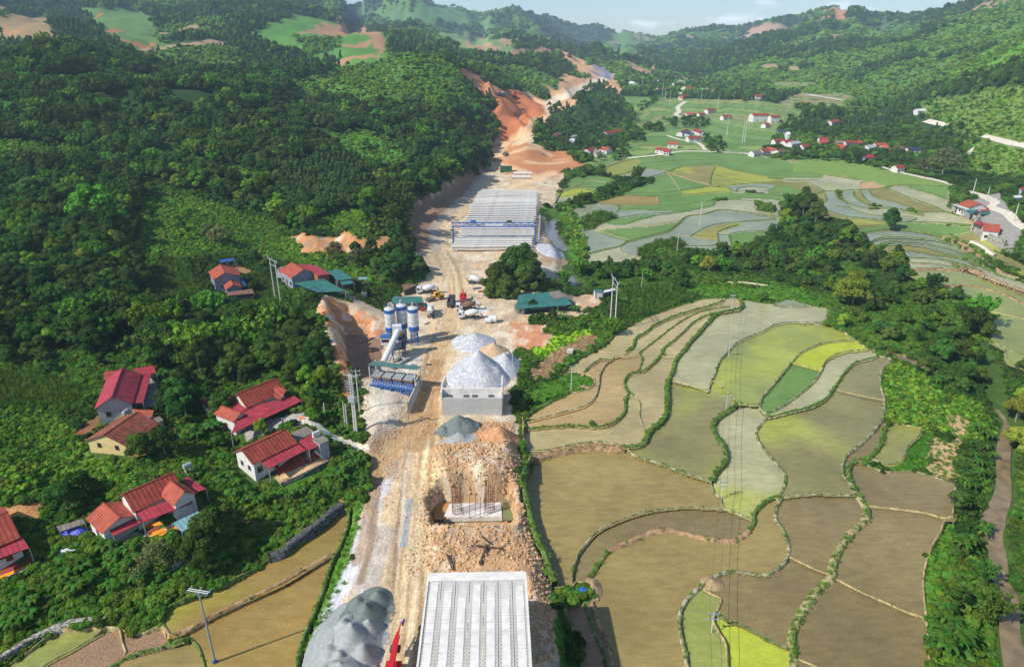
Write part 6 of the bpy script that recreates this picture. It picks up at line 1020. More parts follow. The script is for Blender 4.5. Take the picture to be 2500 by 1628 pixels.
def dump(px, yaw, label, bed=dgrey_m, cabc=dgrey_m, load=None, s=1.):
    r = veh('dump_truck', px, yaw, label, 'dump truck'); MB().box(-4,-.5,.75,3.4,.5,1.05).build('chassis', dgrey_m, r); cab(r, 2.0, cabc); wheels(r, (2.9, -1.6, -2.9), 1.05); b_ = MB()
    b_.box(-4.1,-1.2,1.1,1.8,1.2,1.25); b_.box(-4.1,-1.25,1.25,1.8,-1.17,2.5); b_.box(-4.1,1.17,1.25,1.8,1.25,2.5); b_.box(1.72,-1.17,1.25,1.8,1.17,2.8); b_.box(-4.1,-1.17,1.25,-4.02,1.17,2.4); bb_ = b_.build('bed', bed, r)
    for x in (-3.2,-2.2,-1.2,-.2,.8): MB().box(x-.06,-1.32,1.2,x+.06,-1.25,2.5).build('rib', bed, bb_)
    MB().box(-4.0,-1.1,1.3,1.7,1.1,1.9).build('load', load or M('dark_canvas', (62,64,68), .9, .15), r); r.scale = (s, s, s); return r
dump((1102,744), math.pi/2-.02, 'dark grey dump truck on the road between the parked mixers'); dump((1234,380), math.pi/2-.2, 'small dump truck climbing the far orange road below the cut', M('truck_green', (90,104,96)), yel_m, sand_m)
dump((1218,236), .3, 'dump truck on the bench of the orange cutting, left of the excavator', M('truck_green', (90,104,96)), white_m, s=1.6); dump((1228,238), .1, 'dump truck on the bench of the orange cutting, waiting at the right', dgrey_m, M('truck_green', (90,104,96)), s=1.6)
def crane_truck(px, yaw, label, h=0):
    r = veh('crane_truck', px, yaw, label, 'crane truck'); MB().box(-4,-1.15,.8,3.6,1.15,1.3).build('chassis', red_m, r); cab(r, 2.0, red_m); wheels(r, (2.9, -1.6, -2.9), 1.05); MB().box(-1.4,-.9,1.3,.6,.9,2.4).build('turret', red_m, r); MB().tube((-.8,0,2.3),(5.2,0,3.8),.36,.28,4).build('boom', red_m, r); MB().box(-3.8,-1.0,1.3,-1.6,1.0,2.0).build('counterweight', dgrey_m, r); return r
crane_truck((1133,740), math.pi/2+.15, 'red crane truck parked right of the dark dump truck')
r = veh('crane_truck', (957,1662), math.pi/2-.02, 'bright red long boom crane cut by the bottom edge on the dirt road', 'crane truck'); MB().box(-8,-1.25,.8,2.5,1.25,1.5).build('chassis', red_m, r); wheels(r, (1.5,-1,-4.5,-6), 1.1); b1_ = MB().box(-6,-.42,2.4,4.2,.42,3.2).build('boom', red_m, r); MB().box(4.2,-.32,2.5,6.4,.32,3.1).build('boom_section', red_m, b1_); MB().tube((6.4,.0,2.8),(9.2,-.1,2.9),.22,.08,4).build('boom_tip', red_m, b1_)
MB().tube((4.4,.75,2.2),(7.4,.25,2.6),.16,.12,4).build('ram', red_m, r); MB().box(3.6,-.75,2.0,4.8,.9,2.5).build('boom_head', dgrey_m, r); MB().prism([(8.9,-.45,2.3),(9.9,-.6,2.3),(9.9,-.35,2.3),(8.9,-.2,2.3)], [(8.9,-.45,3.0),(9.9,-.6,2.9),(9.9,-.35,2.9),(8.9,-.2,3.0)]).build('flag', M('violet_flag', (78,66,140), .8), r)
def loader(px, yaw, label, s=1., col=yel_m):
    r = veh('wheel_loader', px, yaw, label, 'wheel loader'); MB().box(-3,-1,.9,-.4,1,2.1).build('engine_hood', col, r); c = MB().box(-.6,-.8,1.2,.8,.8,3.2).build('cab', col, r); MB().box(-.5,-.83,2.0,.7,.83,3.0).build('window', glassd_m, c); MB().box(.6,-.5,.9,2.2,.5,1.5).build('front_frame', dgrey_m, r); wheels(r, (1.5,-1.8), 1.15, .75)
    for q_ in (-.6,.6): MB().tube((1.2,q_,1.6),(3.2,q_,.7),.14,.12,4).build('lift_arm', col, r)
    MB().prism([(3.0,-1.4,.1),(4.2,-1.4,.1),(4.2,1.4,.1),(3.0,1.4,.1)], [(3.0,-1.4,1.2),(3.3,-1.4,1.2),(3.3,1.4,1.2),(3.0,1.4,1.2)]).build('bucket', dgrey_m, r); r.scale = (s,s,s)
loader((1066,732), math.pi+.5, 'yellow wheel loader parked beside the teal store')
def excavator(px, yaw, label, s=1., col=orange_m):
    r = veh('excavator', px, yaw, label, 'excavator')
    for q_ in (-1.2,1.2): MB().prism([(-1.6,q_-.3,0),(1.6,q_-.3,0),(1.6,q_+.3,0),(-1.6,q_+.3,0)], [(-2,q_-.3,.8),(2,q_-.3,.8),(2,q_+.3,.8),(-2,q_+.3,.8)]).build('track', tyre_m, r)
    b_ = MB().box(-2,-1.3,1.0,1.2,1.3,2.1).build('body', col, r); MB().box(.2,.2,2.1,1.4,1.25,3.1).build('cab', glassd_m, r); MB().tube((1.0,-.2,1.8),(3.4,-.2,4.2),.25,.22,4).build('boom', col, r); MB().tube((3.4,-.2,4.2),(5.2,-.2,2.4),.2,.16,4).build('stick', col, r); MB().prism([(4.9,-.7,1.4),(5.7,-.7,1.4),(5.7,.3,1.4),(4.9,.3,1.4)], [(4.9,-.7,2.5),(5.3,-.7,2.5),(5.3,.3,2.5),(4.9,.3,2.5)]).build('bucket', dgrey_m, r); r.scale = (s,s,s)
excavator((1256,238), .4, 'orange excavator on the crest of the orange cutting', 1.5); excavator((1390,140), .4, 'dark excavator high on the far orange slope', 2.6, dgrey_m)
r = veh('parked_car', (1157,745), .12, 'white hatchback car parked behind the brown drum mixer', 'car'); bd = MB().prism([(-2.1,-.85,.3),(2.1,-.85,.3),(2.1,.85,.3),(-2.1,.85,.3)], [(-2.05,-.84,.95),(2.0,-.82,.85),(2.0,.82,.85),(-2.05,.84,.95)]).build('body', white_m, r); MB().prism([(-1.9,-.8,.95),(1.1,-.8,.9),(1.1,.8,.9),(-1.9,.8,.95)], [(-1.6,-.65,1.48),(.3,-.65,1.5),(.3,.65,1.5),(-1.6,.65,1.48)]).build('greenhouse', glassd_m, r); MB().box(-1.55,-.64,1.48,.28,.64,1.53).build('roof', white_m, r); wheels(r, (1.3,-1.3), .78, .33)
r = veh('pickup_truck', (890,725), math.pi/2+.2, 'small dark truck with pale roof beside the lane under the tree', 'truck'); MB().box(-2.6,-.95,.5,2.4,.95,1.1).build('body', dgrey_m, r); c = MB().box(.4,-.9,1.1,1.9,.9,2.1).build('cab', white_m, r); MB().box(1.86,-.8,1.3,1.94,.8,1.9).build('windscreen', glassd_m, c); MB().box(-2.5,-.95,1.1,.2,.95,2.0).build('cargo_box', M('truck_green', (90,104,96)), r); wheels(r, (1.5,-1.6), .85, .38)
# ---- yard clutter
for k, (px, s, lb) in enumerate(((T(1,1,(2158,1452))[0], 1.0, 'short white tank lying left of the bigger one'), (T(1,1,(2200,1445))[0], 1.35, 'white cylindrical tank lying on the orange soil'))): x, y, z = cast3(*px); MB().lathe([(s*.7,-s*1.1),(s,-s),(s,s),(s*.7,s*1.1)], 16, (0,0,s), 'x').build('water_tank', white_m, label=lb, cat='tank').location = (x, y, z)
gm_ = None
for k in range(6):
    u, v = T(2,1,(35+(k % 3)*50+(k//3)*15, 110-(k//3)*35))[0]; x, y, z = cast3(u, v); r = empty('culvert_pipe', (x, y, z), .06, label='white concrete culvert pipe '+('in the front row' if k < 3 else 'in the back row')+' of the stock by the green container', cat='pipe', group='white culvert pipes stocked by the green container'); MB().lathe([(1.0,-2.6),(1.0,2.6),(.8,2.6),(.8,-2.6)], 14, (0,0,1.0), 'x', caps=False).build('barrel', lcon_m, r)
x, y, z = cast3(*T(1,1,(2325,50))[0]); r = empty('container', (x, y, z), 0, label='green site container beyond the girder yard', cat='container'); MB().box(-4.5,-1.8,0,4.5,1.8,4.2).build('body', M('container_green', (38,96,66), .6, .15, 1, wave=(1.5,.2,'X')), r); MB().box(-4.6,-1.9,4.2,4.6,1.9,4.35).build('roof', M('container_green', (38,96,66)), r)
x, y, z = cast3(1423,1450)
def lump(name, px, sx_, sy_, sz__, mat, label, cat, seed=0):
    x, y, z = cast3(*px); z = float(surf(x, y)[0]); n = 12; V = []; Fq = []
    for j in range(6):
        for i in range(n): a_ = 2*math.pi*i/n; q_ = math.cos(j/5*math.pi/2); jj = 1+.25*vnoise(np.array([i*.9+seed]), np.array([j*1.3]), seed)[0]; V.append((sx_*q_*math.cos(a_)*jj, sy_*q_*math.sin(a_)*jj, sz__*math.sin(j/5*math.pi/2)*jj-.1))
    Fq = [(j*n+i, j*n+(i+1) % n, (j+1)*n+(i+1) % n, (j+1)*n+i) for j in range(5) for i in range(n)]; o = MB().add(V, Fq).build(name, mat, None, label=label, cat=cat); o.location = (x, y, z+.15); return o
lump('tarpaulin_bundle', (1423,1450), 1.5, 1.2, 1.0, M('bright_blue_tarp', (44,98,180), .45, .3, 2), 'bright blue tarpaulin bundle with white bits on the paddy corner', 'tarpaulin', 3); lump('tarpaulin_heap', T(0,3,(712,330))[0], 2.6, 1.5, 1.5, M('violet_blue_tarp', (66,74,172), .5, .3, 1.5), 'violet blue tarpaulin heap under the grey corrugated lean-to', 'tarpaulin', 5)
lump('white_sheet', T(0,3,(630,430))[0], 3.0, 1.7, .35, M('white_plastic_sheet', (206,208,208), .5, .15, 1.2), 'white plastic sheet spread below the lean-to', 'sheet', 2); lump('white_sheet', T(0,3,(440,410))[0], 2.6, .7, .3, M('white_plastic_sheet', (206,208,208)), 'long crumpled white sheet leading to the left edge house', 'sheet', 4)
def flat_patch(name, pts, h, mat, label, cat): 
    Q = [cast3(u, v) for u, v in pts]; MB().slab([(x, y, z+h) for x, y, z in Q], h+.15).build(name, mat, None, label=label, cat=cat)
maize_m = M('dried_maize', (226,140,32), .8, .25, 6, bump=.3)
flat_patch('drying_maize', T(0,3,(1385,365),(1420,300),(1520,262),(1640,245),(1660,285),(1400,392)), .14, maize_m, 'orange maize cobs spread to dry before the large red tiled house', 'maize'); flat_patch('drying_maize', T(0,3,(1330,215),(1480,195),(1510,225),(1360,262)), .12, maize_m, 'smaller orange patch of maize in the shade of the awning', 'maize'); flat_patch('drying_maize', T(0,3,(-40,720),(250,610),(270,630),(-40,770)), .14, maize_m, 'orange maize strip drying before the left edge house', 'maize')
flat_patch('brick_terrace', T(0,3,(-40,600),(310,480),(330,590),(-40,720)), .1, M('red_brick_paving', (140,58,48), .8, .2, 3), 'dark red paved terrace before the left edge house', 'terrace'); flat_patch('brick_terrace', T(0,3,(1340,330),(1400,270),(1640,190),(1660,245),(1400,300)), .08, M('red_brick_paving', (140,58,48)), 'dark red paved terrace of the large tiled house', 'terrace')
flat_patch('orange_mat', T(1,2,(655,1245),(770,1180),(800,1190),(690,1262)), .1, M('faded_orange_mat', (214,128,84), .8, .15, 2), 'faded orange mat with blue end on the terrace corner', 'mat'); flat_patch('blue_mat', T(1,2,(752,1190),(785,1170),(808,1184),(775,1200)), .22, M('blue_cloth', (56,84,160), .8, .15, 2), 'small blue cloth lying on the orange mat', 'cloth'); flat_patch('orange_mat', T(1,2,(390,780),(440,775),(465,795),(410,805)), .1, M('faded_orange_mat', (214,128,84)), 'small orange mat at the head of the white track', 'mat')
for k in range(9):
    u, v = T(1,2,(760+k*16, 1045+k*6))[0]; x, y, z = cast3(u, v); a_ = rr.uniform(.3, 1.1); MB().tube((x-math.cos(a_)*1.8, y-math.sin(a_)*1.8, z+.2+.05*k % 3*.1), (x+math.cos(a_)*1.8, y+math.sin(a_)*1.8, z+.3), .11, .1, 5).build('log', M('grey_log', (140,124,106), .9, .25, 3), label='weathered log of the woodpile beside the white track', cat='log', group='woodpile logs beside the white track')
# ---- poles and wires
LASTP = [None]
def pole_at(px, h, label, kind='conc', arms=1, yaw=0., r0=.2, sc_=1.):
    x, y = cast(*px); z = float(surf(x, y)[0]); r = empty('power_pole' if kind != 'post' else 'concrete_post', (x, y, z), yaw, label=label, cat='pole' if kind != 'post' else 'post'); LASTP[0] = r; MB().tube((0,0,-1),(0,0,h), r0, r0*.6, 8).build('shaft', cpole_m if kind != 'steel' else galv_m, r)
    for k in range(arms):
        z_ = h-.3-k*1.2; MB().box(-1.2*sc_,-.08,z_-.08,1.2*sc_,.08,z_+.08).build('crossarm', galv_m, r)
        for x_ in (-1.1*sc_, 0, 1.1*sc_): MB().lathe([(.06,0),(.13,.1),(.06,.2),(.13,.3),(.05,.42)], 7, (x_, 0, z_+.08)).build('insulator', porc_m, r)
    return (x, y, z)
def twin(pa, pb, h, lab, yaw=None):
    A, B2 = np.array(cast(*pa)), np.array(cast(*pb)); m_ = (A+B2)/2; z_ = float(surf(*m_)[0]); d_ = B2-A; yw = math.atan2(d_[1], d_[0]); g_ = float(np.hypot(*d_))/2; r = empty('twin_pole', (m_[0], m_[1], z_), yw, label=lab, cat='pole')
    for s in (-1, 1): MB().tube((s*g_,0,-1),(s*g_*.92,0,h),.27,.17,8).build('shaft', cpole_m, r)
    for z__, hw in ((h-.3, g_+1.9), (h-2.2, g_+.6)): MB().box(-hw,-.1,z__-.1,hw,.1,z__+.1).build('crossarm', galv_m, r)
    for x_ in (-g_-1.7, 0, g_+1.7): MB().lathe([(.07,0),(.16,.15),(.07,.3),(.16,.45),(.07,.6),(.14,.75),(.05,.9)], 7, (x_,0,h-.2)).build('insulator', porc_m, r)
    return r
twin(T(1,1,(183,1262))[0], T(1,1,(234,1290))[0], 17, 'twin concrete poles in front of the red roofed house on the left slope'); twin(T(2,1,(914,1442))[0], T(2,1,(956,1512))[0], 17.5, 'twin concrete poles beside the maize strip right of the road')
tp = twin(T(1,2,(922,935))[0], T(1,2,(942,938))[0], 17, 'transformer poles at the edge of the stone ramp, crowded with fittings'); MB().box(-.9,-.7,9.5,.9,.7,11).build('transformer', galv_m, tp)
for k in range(5): MB().box(-1.3,-.5-.1*k,12.2+k*.8,1.3,-.4-.1*k,12.32+k*.8).build('fitting', galv_m, tp)
pole_at(T(1,2,(965,745))[0], 13, 'single pole with meter box right behind the transformer poles', arms=2)
for px, h_p, lb in ((T(1,2,(852,885))[0], 7.4, 'short bare post right of the stubby pair left of the ramp'), (T(1,2,(832,870))[0], 7.4, 'short bare post left of the stubby pair left of the ramp'), (T(1,2,(645,785))[0], 4.4, 'lowest bare post in the bushes above the white track'), (T(1,1,(330,1460))[0], 3.5, 'small bare post in the bushes below the left twin poles')): pole_at(px, h_p, lb, 'post', 0, r0=.22)
x, y, z = pole_at(T(0,3,(2003,1520))[0], 15.5, 'tall steel pole with insulated crossarm standing in the lower left paddy', 'steel', 0, r0=.22)
sp = empty('arm_frame', (0, 0, 15.5), -.2); sp.scale = (.72,.72,.72); sp.parent = LASTP[0]
for yy in (-.25,.25): MB().box(-2.6,yy-.07,-.07,2.6,yy+.07,.07).build('crossarm', white_m, sp)
for s in (-1,1): MB().tube((0,0,-1.6),(s*2.2,0,0),.06,.06,4).build('brace', galv_m, sp)
for x_ in (-2.4,0,2.4):
    for s in (-1,1): MB().lathe([(.05,0),(.14,.1),(.05,.25),(.14,.4),(.05,.55),(.14,.7),(.05,.9)], 7, (0,0,0)).build('insulator', porc_m, sp).location = (x_, s*.4, -.2)
for o in sp.children:
    if o.name.startswith('insulator'): o.rotation_euler = (1.2 if o.location.y < 0 else -1.2, 0, 0)
lump('pole_wrap', T(0,3,(1998,1520))[0], .35, .35, .7, blue_m, 'blue cloth wrapped round the foot of the steel pole', 'cloth')
chain = [(T(2,1,(2037,1345))[0], 6.2, 'at the top corner of the near paddies'), (T(2,2,(2010,225))[0], 4.6, 'on the bund of the large olive paddy'), (T(2,2,(1985,728))[0], 4.6, 'where two stone bunds meet mid field'), (T(2,2,(1945,1545))[0], 4.8, 'at the end of the long diagonal stone bund'), (T(2,3,(1850,1240))[0], 4.6, 'leaning by the lime green paddy at the bottom')]
tops = []
for px, hh, lb in chain: x, y, z = pole_at(px, hh, 'small double crossarm pole '+lb, arms=2, r0=.12, sc_=.8); tops.append((x, y, z+hh))
x, y, z = tops[-1]; tops.append((x-8, y-36, z-1))
def wire(pa, pb, sag, label, r=.035):
    mb = MB(); n = 10; prev = None
    for i in range(n+1):
        s = i/n; p = (pa[0]+(pb[0]-pa[0])*s, pa[1]+(pb[1]-pa[1])*s, pa[2]+(pb[2]-pa[2])*s-4*sag*s*(1-s))
        if prev: mb.tube(prev, p, r, r, 4)
        prev = p
    mb.build('power_line', M('wire_metal', (70,72,74), .5), None, label=label, cat='wire')
for i, nm in enumerate(('top of the near paddies', 'olive paddy', 'middle bunds', 'diagonal bund', 'bottom edge')): 
    a_, b_ = tops[i], tops[i+1]
    wire((a_[0]-.8, a_[1], a_[2]), (b_[0]-.8, b_[1], b_[2]), .5, 'left hand dark power line over the paddies, span at the '+nm); wire((a_[0]+.8, a_[1], a_[2]), (b_[0]+.8, b_[1], b_[2]), .5, 'second line standing for the wire shadow, span at the '+nm)  # the second line is added for the wire's shadow, modelled as another wire
pole_at(T(2,2,(548,545))[0], 8.5, 'lone wooden looking pole on the grassy islet', arms=1, r0=.14, sc_=.6); pole_at((1251,930), 12, 'slim pole at the right foot of the netted heaps', arms=0, r0=.13); pole_at(T(2,1,(1202,1145))[0], 7, 'slim pole at the edge of the maize strip', arms=0, r0=.13)
pole_at(T(2,1,(1532,808))[0], 10, 'pole beside the crescent of maize in the far paddies', arms=1, r0=.2); pole_at(T(2,1,(1742,562))[0], 14, 'tallest pole in the middle of the far paddies', arms=1, r0=.25)
for (c_, r_, x, y), hh, lb in (((3,1,1900,265),10,'white pole leaning by the right road'),((3,1,2030,320),8,'pole at the bend of the right road'),((3,1,2285,510),9,'pole above the right edge houses on the road'),((2,0,1995,1275),20,'pale twin looking pole between village clusters'),((2,0,2140,1330),20,'pale pole left of the village stream gap'),((2,0,2160,1325),20,'pale pole right of the village stream gap'),((2,0,1465,990),20,'pale pole standing in the middle meadow'),((2,0,1205,830),22,'pale pole left of the far village'),((2,0,1398,895),18,'thin pole under the far left red roof'),((2,0,1422,925),16,'thin pole on the tan terrace edge'),((2,0,1910,1010),14,'thin pole beside the third row house'),((2,0,1760,925),14,'thin pole on the tan meadow strip')):
    pole_at(T(c_, r_, (x, y))[0], hh, lb, arms=0, r0=.34)
def pylon(px, h, label):
    x, y, z = cast3(*px); r = empty('pylon', (x, y, z), .3, label=label, cat='pylon'); mb = MB(); b_ = h*.13
    for sx_ in (-1,1):
        for sy_ in (-1,1): mb.tube((sx_*b_, sy_*b_, -1), (sx_*b_*.15, sy_*b_*.15, h), .45, .35, 4)
    for k in range(7):
        z0_, z1_ = h*k/7, h*(k+1)/7; w0, w1 = b_*(1-.85*k/7), b_*(1-.85*(k+1)/7)
        for s in (-1, 1): mb.tube((-w0, s*w0, z0_), (w1, s*w1, z1_), .25, .25, 4); mb.tube((w0, s*w0, z0_), (-w1, s*w1, z1_), .25, .25, 4)
    mb.build('lattice', galv_m, r)
    for k in range(3): MB().box(-h*.16, -.3, h*(.7+.12*k), h*.16, .3, h*(.7+.12*k)+.6).build('crossarm', galv_m, r)
pylon(T(3,0,(1060,320))[0], 44, 'lattice pylon on the bright green shoulder of the right hill'); pylon(T(3,0,(470,265))[0], 30, 'smaller faint pylon on the wooded hill left of the bright shoulder'); pylon(T(1,0,(1305,140))[0], 46, 'faint pylon on the blue green mountain at top centre')
# ---- a villager
def person(px, h, top, legs, hat, label, yaw=0):
    x, y = cast(*px); z = float(surf(x, y)[0]); r = empty('person', (x, y, z), yaw, label=label, cat='person'); k = h/1.65
    J = {'pel': (0,0,.92,.13), 'ch': (0,.02,1.28,.15), 'nk': (0,.02,1.42,.06), 'hd': (0,.03,1.54,.1), 'sl': (-.19,.02,1.35,.06), 'el': (-.24,.0,1.1,.045), 'hl': (-.22,.1,.88,.035), 'sr': (.19,.02,1.35,.06), 'er': (.25,.0,1.1,.045), 'hr': (.24,.1,.88,.035), 'hpl': (-.1,0,.88,.095), 'kl': (-.11,.03,.48,.065), 'fl': (-.11,0,.06,.05), 'tl': (-.11,.15,.03,.04), 'hpr': (.1,0,.88,.095), 'kr': (.12,-.02,.48,.065), 'fr': (.13,-.06,.06,.05), 'tr': (.13,.1,.03,.04)}
    E = [('pel','ch'),('ch','nk'),('nk','hd'),('ch','sl'),('sl','el'),('el','hl'),('ch','sr'),('sr','er'),('er','hr'),('pel','hpl'),('hpl','kl'),('kl','fl'),('fl','tl'),('pel','hpr'),('hpr','kr'),('kr','fr'),('fr','tr')]; ks = list(J)
    me = bpy.data.meshes.new('body'); me.from_pydata([(J[q][0]*k, J[q][1]*k, J[q][2]*k) for q in ks], [(ks.index(a_), ks.index(b_)) for a_, b_ in E], []); o = bpy.data.objects.new('body', me); link(o, r); md = o.modifiers.new('skin', 'SKIN')
    for i, q in enumerate(ks): me.skin_vertices[0].data[i].radius = (J[q][3]*k, J[q][3]*k)
    me.skin_vertices[0].data[0].use_root = True; o.modifiers.new('sub', 'SUBSURF').levels = 1; o.modifiers['sub'].render_levels = 1; me.materials.append(M('cloth_'+str(top), top, .9, .1, 4))
    MB().lathe([(.13*k,.86*k),(.15*k,.6*k),(.17*k,.5*k)], 8).build('trousers', M('cloth_'+str(legs), legs, .9, .1, 4), r); MB().lathe([(.2*k,1.6*k),(.11*k,1.66*k),(.03*k,1.74*k)], 10).build('hat', M('cloth_'+str(hat), hat, .9, .1, 4), r)
person(T(1,2,(252,842))[0], 1.65, (60,62,74), (44,44,52), (200,196,180), 'person in dark clothes and pale hat standing before the long red house', .6); person((1753,734), 1.5, (52,48,66), (40,40,48), (60,52,70), 'person in dark clothes bending at the top edge of the near paddies', 1.2)

for hh_, x_, y_, lb in ((h3, -8.2, -5.6, 'round steel water tank on a stand left of the long red house'), (h5, 9.6, 4.8, 'round steel water tank behind the large tiled house'), (h9, 6.5, 5.6, 'round steel water tank behind the teal roofed farm'), (h2, 6.4, 4.4, 'round steel water tank between the tiled house and the grey gable')):
    ya = hh_.rotation_euler.z; wx_ = hh_.location.x+x_*math.cos(ya)-y_*math.sin(ya); wy_ = hh_.location.y+x_*math.sin(ya)+y_*math.cos(ya); r = empty('roof_tank', (wx_, wy_, float(hgt(wx_, wy_))), ya, label=lb, cat='water tank'); MB().lathe([(.5,-.9),(.62,-.8),(.62,.8),(.5,.9)], 14, (0,0,3.0), 'x').build('barrel', galv_m, r)
    for a_ in (-.6,.6): MB().box(a_-.06,-.5,-.5,a_+.06,.5,2.45).build('stand', post_m, r)

CL = [((1176,712),'red corrugated sheets stacked beside the red crane truck',(186,60,56),2.6,1.4,.4,.3),((1166,705),'violet blue sheet bundle beside the parked white mixer',(84,88,150),3.4,1.3,.35,.35),((1186,722),'grey sheet stack in the shade of the big dark tree',(150,150,156),2.6,1.6,.4,.2),((1172,728),'pale pink sheet stack behind the white hatchback',(196,140,140),2.4,1.4,.3,.2),((1178,760),'white tarpaulin strips spread right of the mixers',(208,208,206),4.2,2.2,.15,.1),((1195,752),'second white sheet lying toward the teal shed',(204,204,200),3.2,1.6,.15,.3),
 ((1128,600),'dark formwork panels below the nearest stored girders',(74,76,82),4.5,2.6,.5,0),((1150,603),'grey steel mould parts below the stored girders',(120,122,126),3.6,1.8,.6,.1),((1182,598),'rusty end forms at the edge of the girder yard',(128,86,62),3.2,1.5,.7,.1),((1215,600),'second row of rusty end forms near the dark tree',(120,84,64),3.8,1.2,.6,0),((1035,745),'small stack of grey drums beside the teal store',(110,116,124),1.6,1.2,.9,.2),((1032,760),'red box at the corner of the teal store',(186,52,44),1.0,.8,1.2,0),
 ((1043,790),'plank stack by the wheel tracks right of the silos',(150,126,96),2.2,.8,.3,.9),((1046,890),'dark rubber mat by the road edge right of the plant',(70,72,76),1.6,1.0,.12,.2),((1020,880),'white sacks heap below the plant road',(204,202,196),1.8,1.2,.5,.3),((1010,893),'grey crate by the white sacks',(150,150,148),1.0,.9,.6,.1),((1345,735),'pale concrete frame beams on the soil plot beside the tin booth',(206,200,186),5.5,.5,.35,.15),((1352,722),'second pale frame beam on the soil plot',(206,200,186),5.0,.5,.35,.15),((1280,770),'white rubbish strip along the shed front',(202,198,188),6.0,.8,.2,.1),((1305,645),'white pipe segments on the stream bank',(200,200,196),3.0,1.0,.3,-.4),((1325,668),'pale rubble sacks at the stream bend',(196,190,176),3.4,1.5,.35,-.4),
 ((1330,448),'white pipe string along the edge of the road cut',(206,204,196),4.5,.6,.3,1.2),((1180,372),'dark stacked beams at the far quarry junction',(104,96,92),7,1.2,.6,.1),((1320,376),'grey slab stack at the far quarry junction',(140,140,140),9,1.5,.8,.05)]
for px, lb, c, lx_, ly_, hz_, rz_ in CL:
    x, y, z = cast3(*px); z = float(surf(x, y)[0]); r = empty('material_stack', (x, y, z), rz_, label=lb, cat='stack'); mt = M('stack_%d_%d' % (c[0], c[2]), c, .7, .25, 1.5); n_ = 4
    for k in range(n_): o_ = rr.uniform(-.25, .25); MB().box(-lx_/2+o_, -ly_/2+k*ly_/n_+.03, -.1, lx_/2+o_, -ly_/2+(k+1)*ly_/n_-.03, hz_*rr.uniform(.6, 1.15)).build('bundle', mt, r)

# ------------------------------------------------------------ vegetation
def leafmat(name, rgb, var=.3, rnd=1., trans=.25, scale=.35):
    m, nt, n, b = newmat(name); l = nt.links.new; n.remove(b); out_ = n['Material Output']
    oi = n.new('ShaderNodeObjectInfo'); tc = n.new('ShaderNodeTexCoord'); nz = n.new('ShaderNodeTexNoise'); nz.inputs['Scale'].default_value = 5; nz.inputs['Detail'].default_value = 3
    l(tc.outputs['Object'], nz.inputs['Vector'])
    mr = n.new('ShaderNodeMapRange'); mr.inputs['From Min'].default_value = .35; mr.inputs['From Max'].default_value = .65; mr.inputs['To Min'].default_value = 1-var; mr.inputs['To Max'].default_value = 1+var; l(nz.outputs['Fac'], mr.inputs['Value'])
    hs = n.new('ShaderNodeHueSaturation'); hs.inputs['Color'].default_value = (*lin(*rgb), 1)
    r1 = n.new('ShaderNodeMapRange'); r1.inputs['To Min'].default_value = .5-.035*rnd; r1.inputs['To Max'].default_value = .5+.03*rnd; l(oi.outputs['Random'], r1.inputs['Value']); l(r1.outputs['Result'], hs.inputs['Hue'])
    a = n.new('ShaderNodeMath'); a.operation = 'MULTIPLY'; a.inputs[1].default_value = 13.7; l(oi.outputs['Random'], a.inputs[0]); f = n.new('ShaderNodeMath'); f.operation = 'FRACT'; l(a.outputs[0], f.inputs[0])
    r2 = n.new('ShaderNodeMapRange'); r2.inputs['To Min'].default_value = 1-.35*rnd; r2.inputs['To Max'].default_value = 1+.4*rnd; l(f.outputs[0], r2.inputs['Value'])
    mu = n.new('ShaderNodeMath'); mu.operation = 'MULTIPLY'; l(mr.outputs['Result'], mu.inputs[0]); l(r2.outputs['Result'], mu.inputs[1]); l(mu.outputs[0], hs.inputs['Value'])
    df = n.new('ShaderNodeBsdfDiffuse'); tr = n.new('ShaderNodeBsdfTranslucent'); ms = n.new('ShaderNodeMixShader'); ms.inputs[0].default_value = trans
    l(hs.outputs['Color'], df.inputs['Color']); l(hs.outputs['Color'], tr.inputs['Color']); l(df.outputs[0], ms.inputs[1]); l(tr.outputs[0], ms.inputs[2]); l(ms.outputs[0], out_.inputs['Surface']); return m
LM = {'dark': leafmat('dark_foliage', (66,94,42)), 'mid': leafmat('green_foliage', (78,108,46)), 'bright': leafmat('bright_foliage', (104,146,48)), 'yellow': leafmat('yellowing_foliage', (128,140,52)), 'blue': leafmat('blue_green_foliage', (80,108,56)),
      'scrub': leafmat('scrub_foliage', (90,124,46)), 'lime': leafmat('fresh_scrub', (118,156,54)), 'grass': leafmat('grass_blades', (104,150,48), trans=.4), 'corn': leafmat('maize_leaves', (92,124,48), trans=.35), 'dry': leafmat('dry_stalks', (168,142,98), trans=.2), 'banana': leafmat('banana_leaf', (72,112,44), trans=.35, var=.15), 'grey': leafmat('olive_grey_foliage', (112,118,72))}
bark = M('pale_bark', (150,138,118), .9, .3, 3)
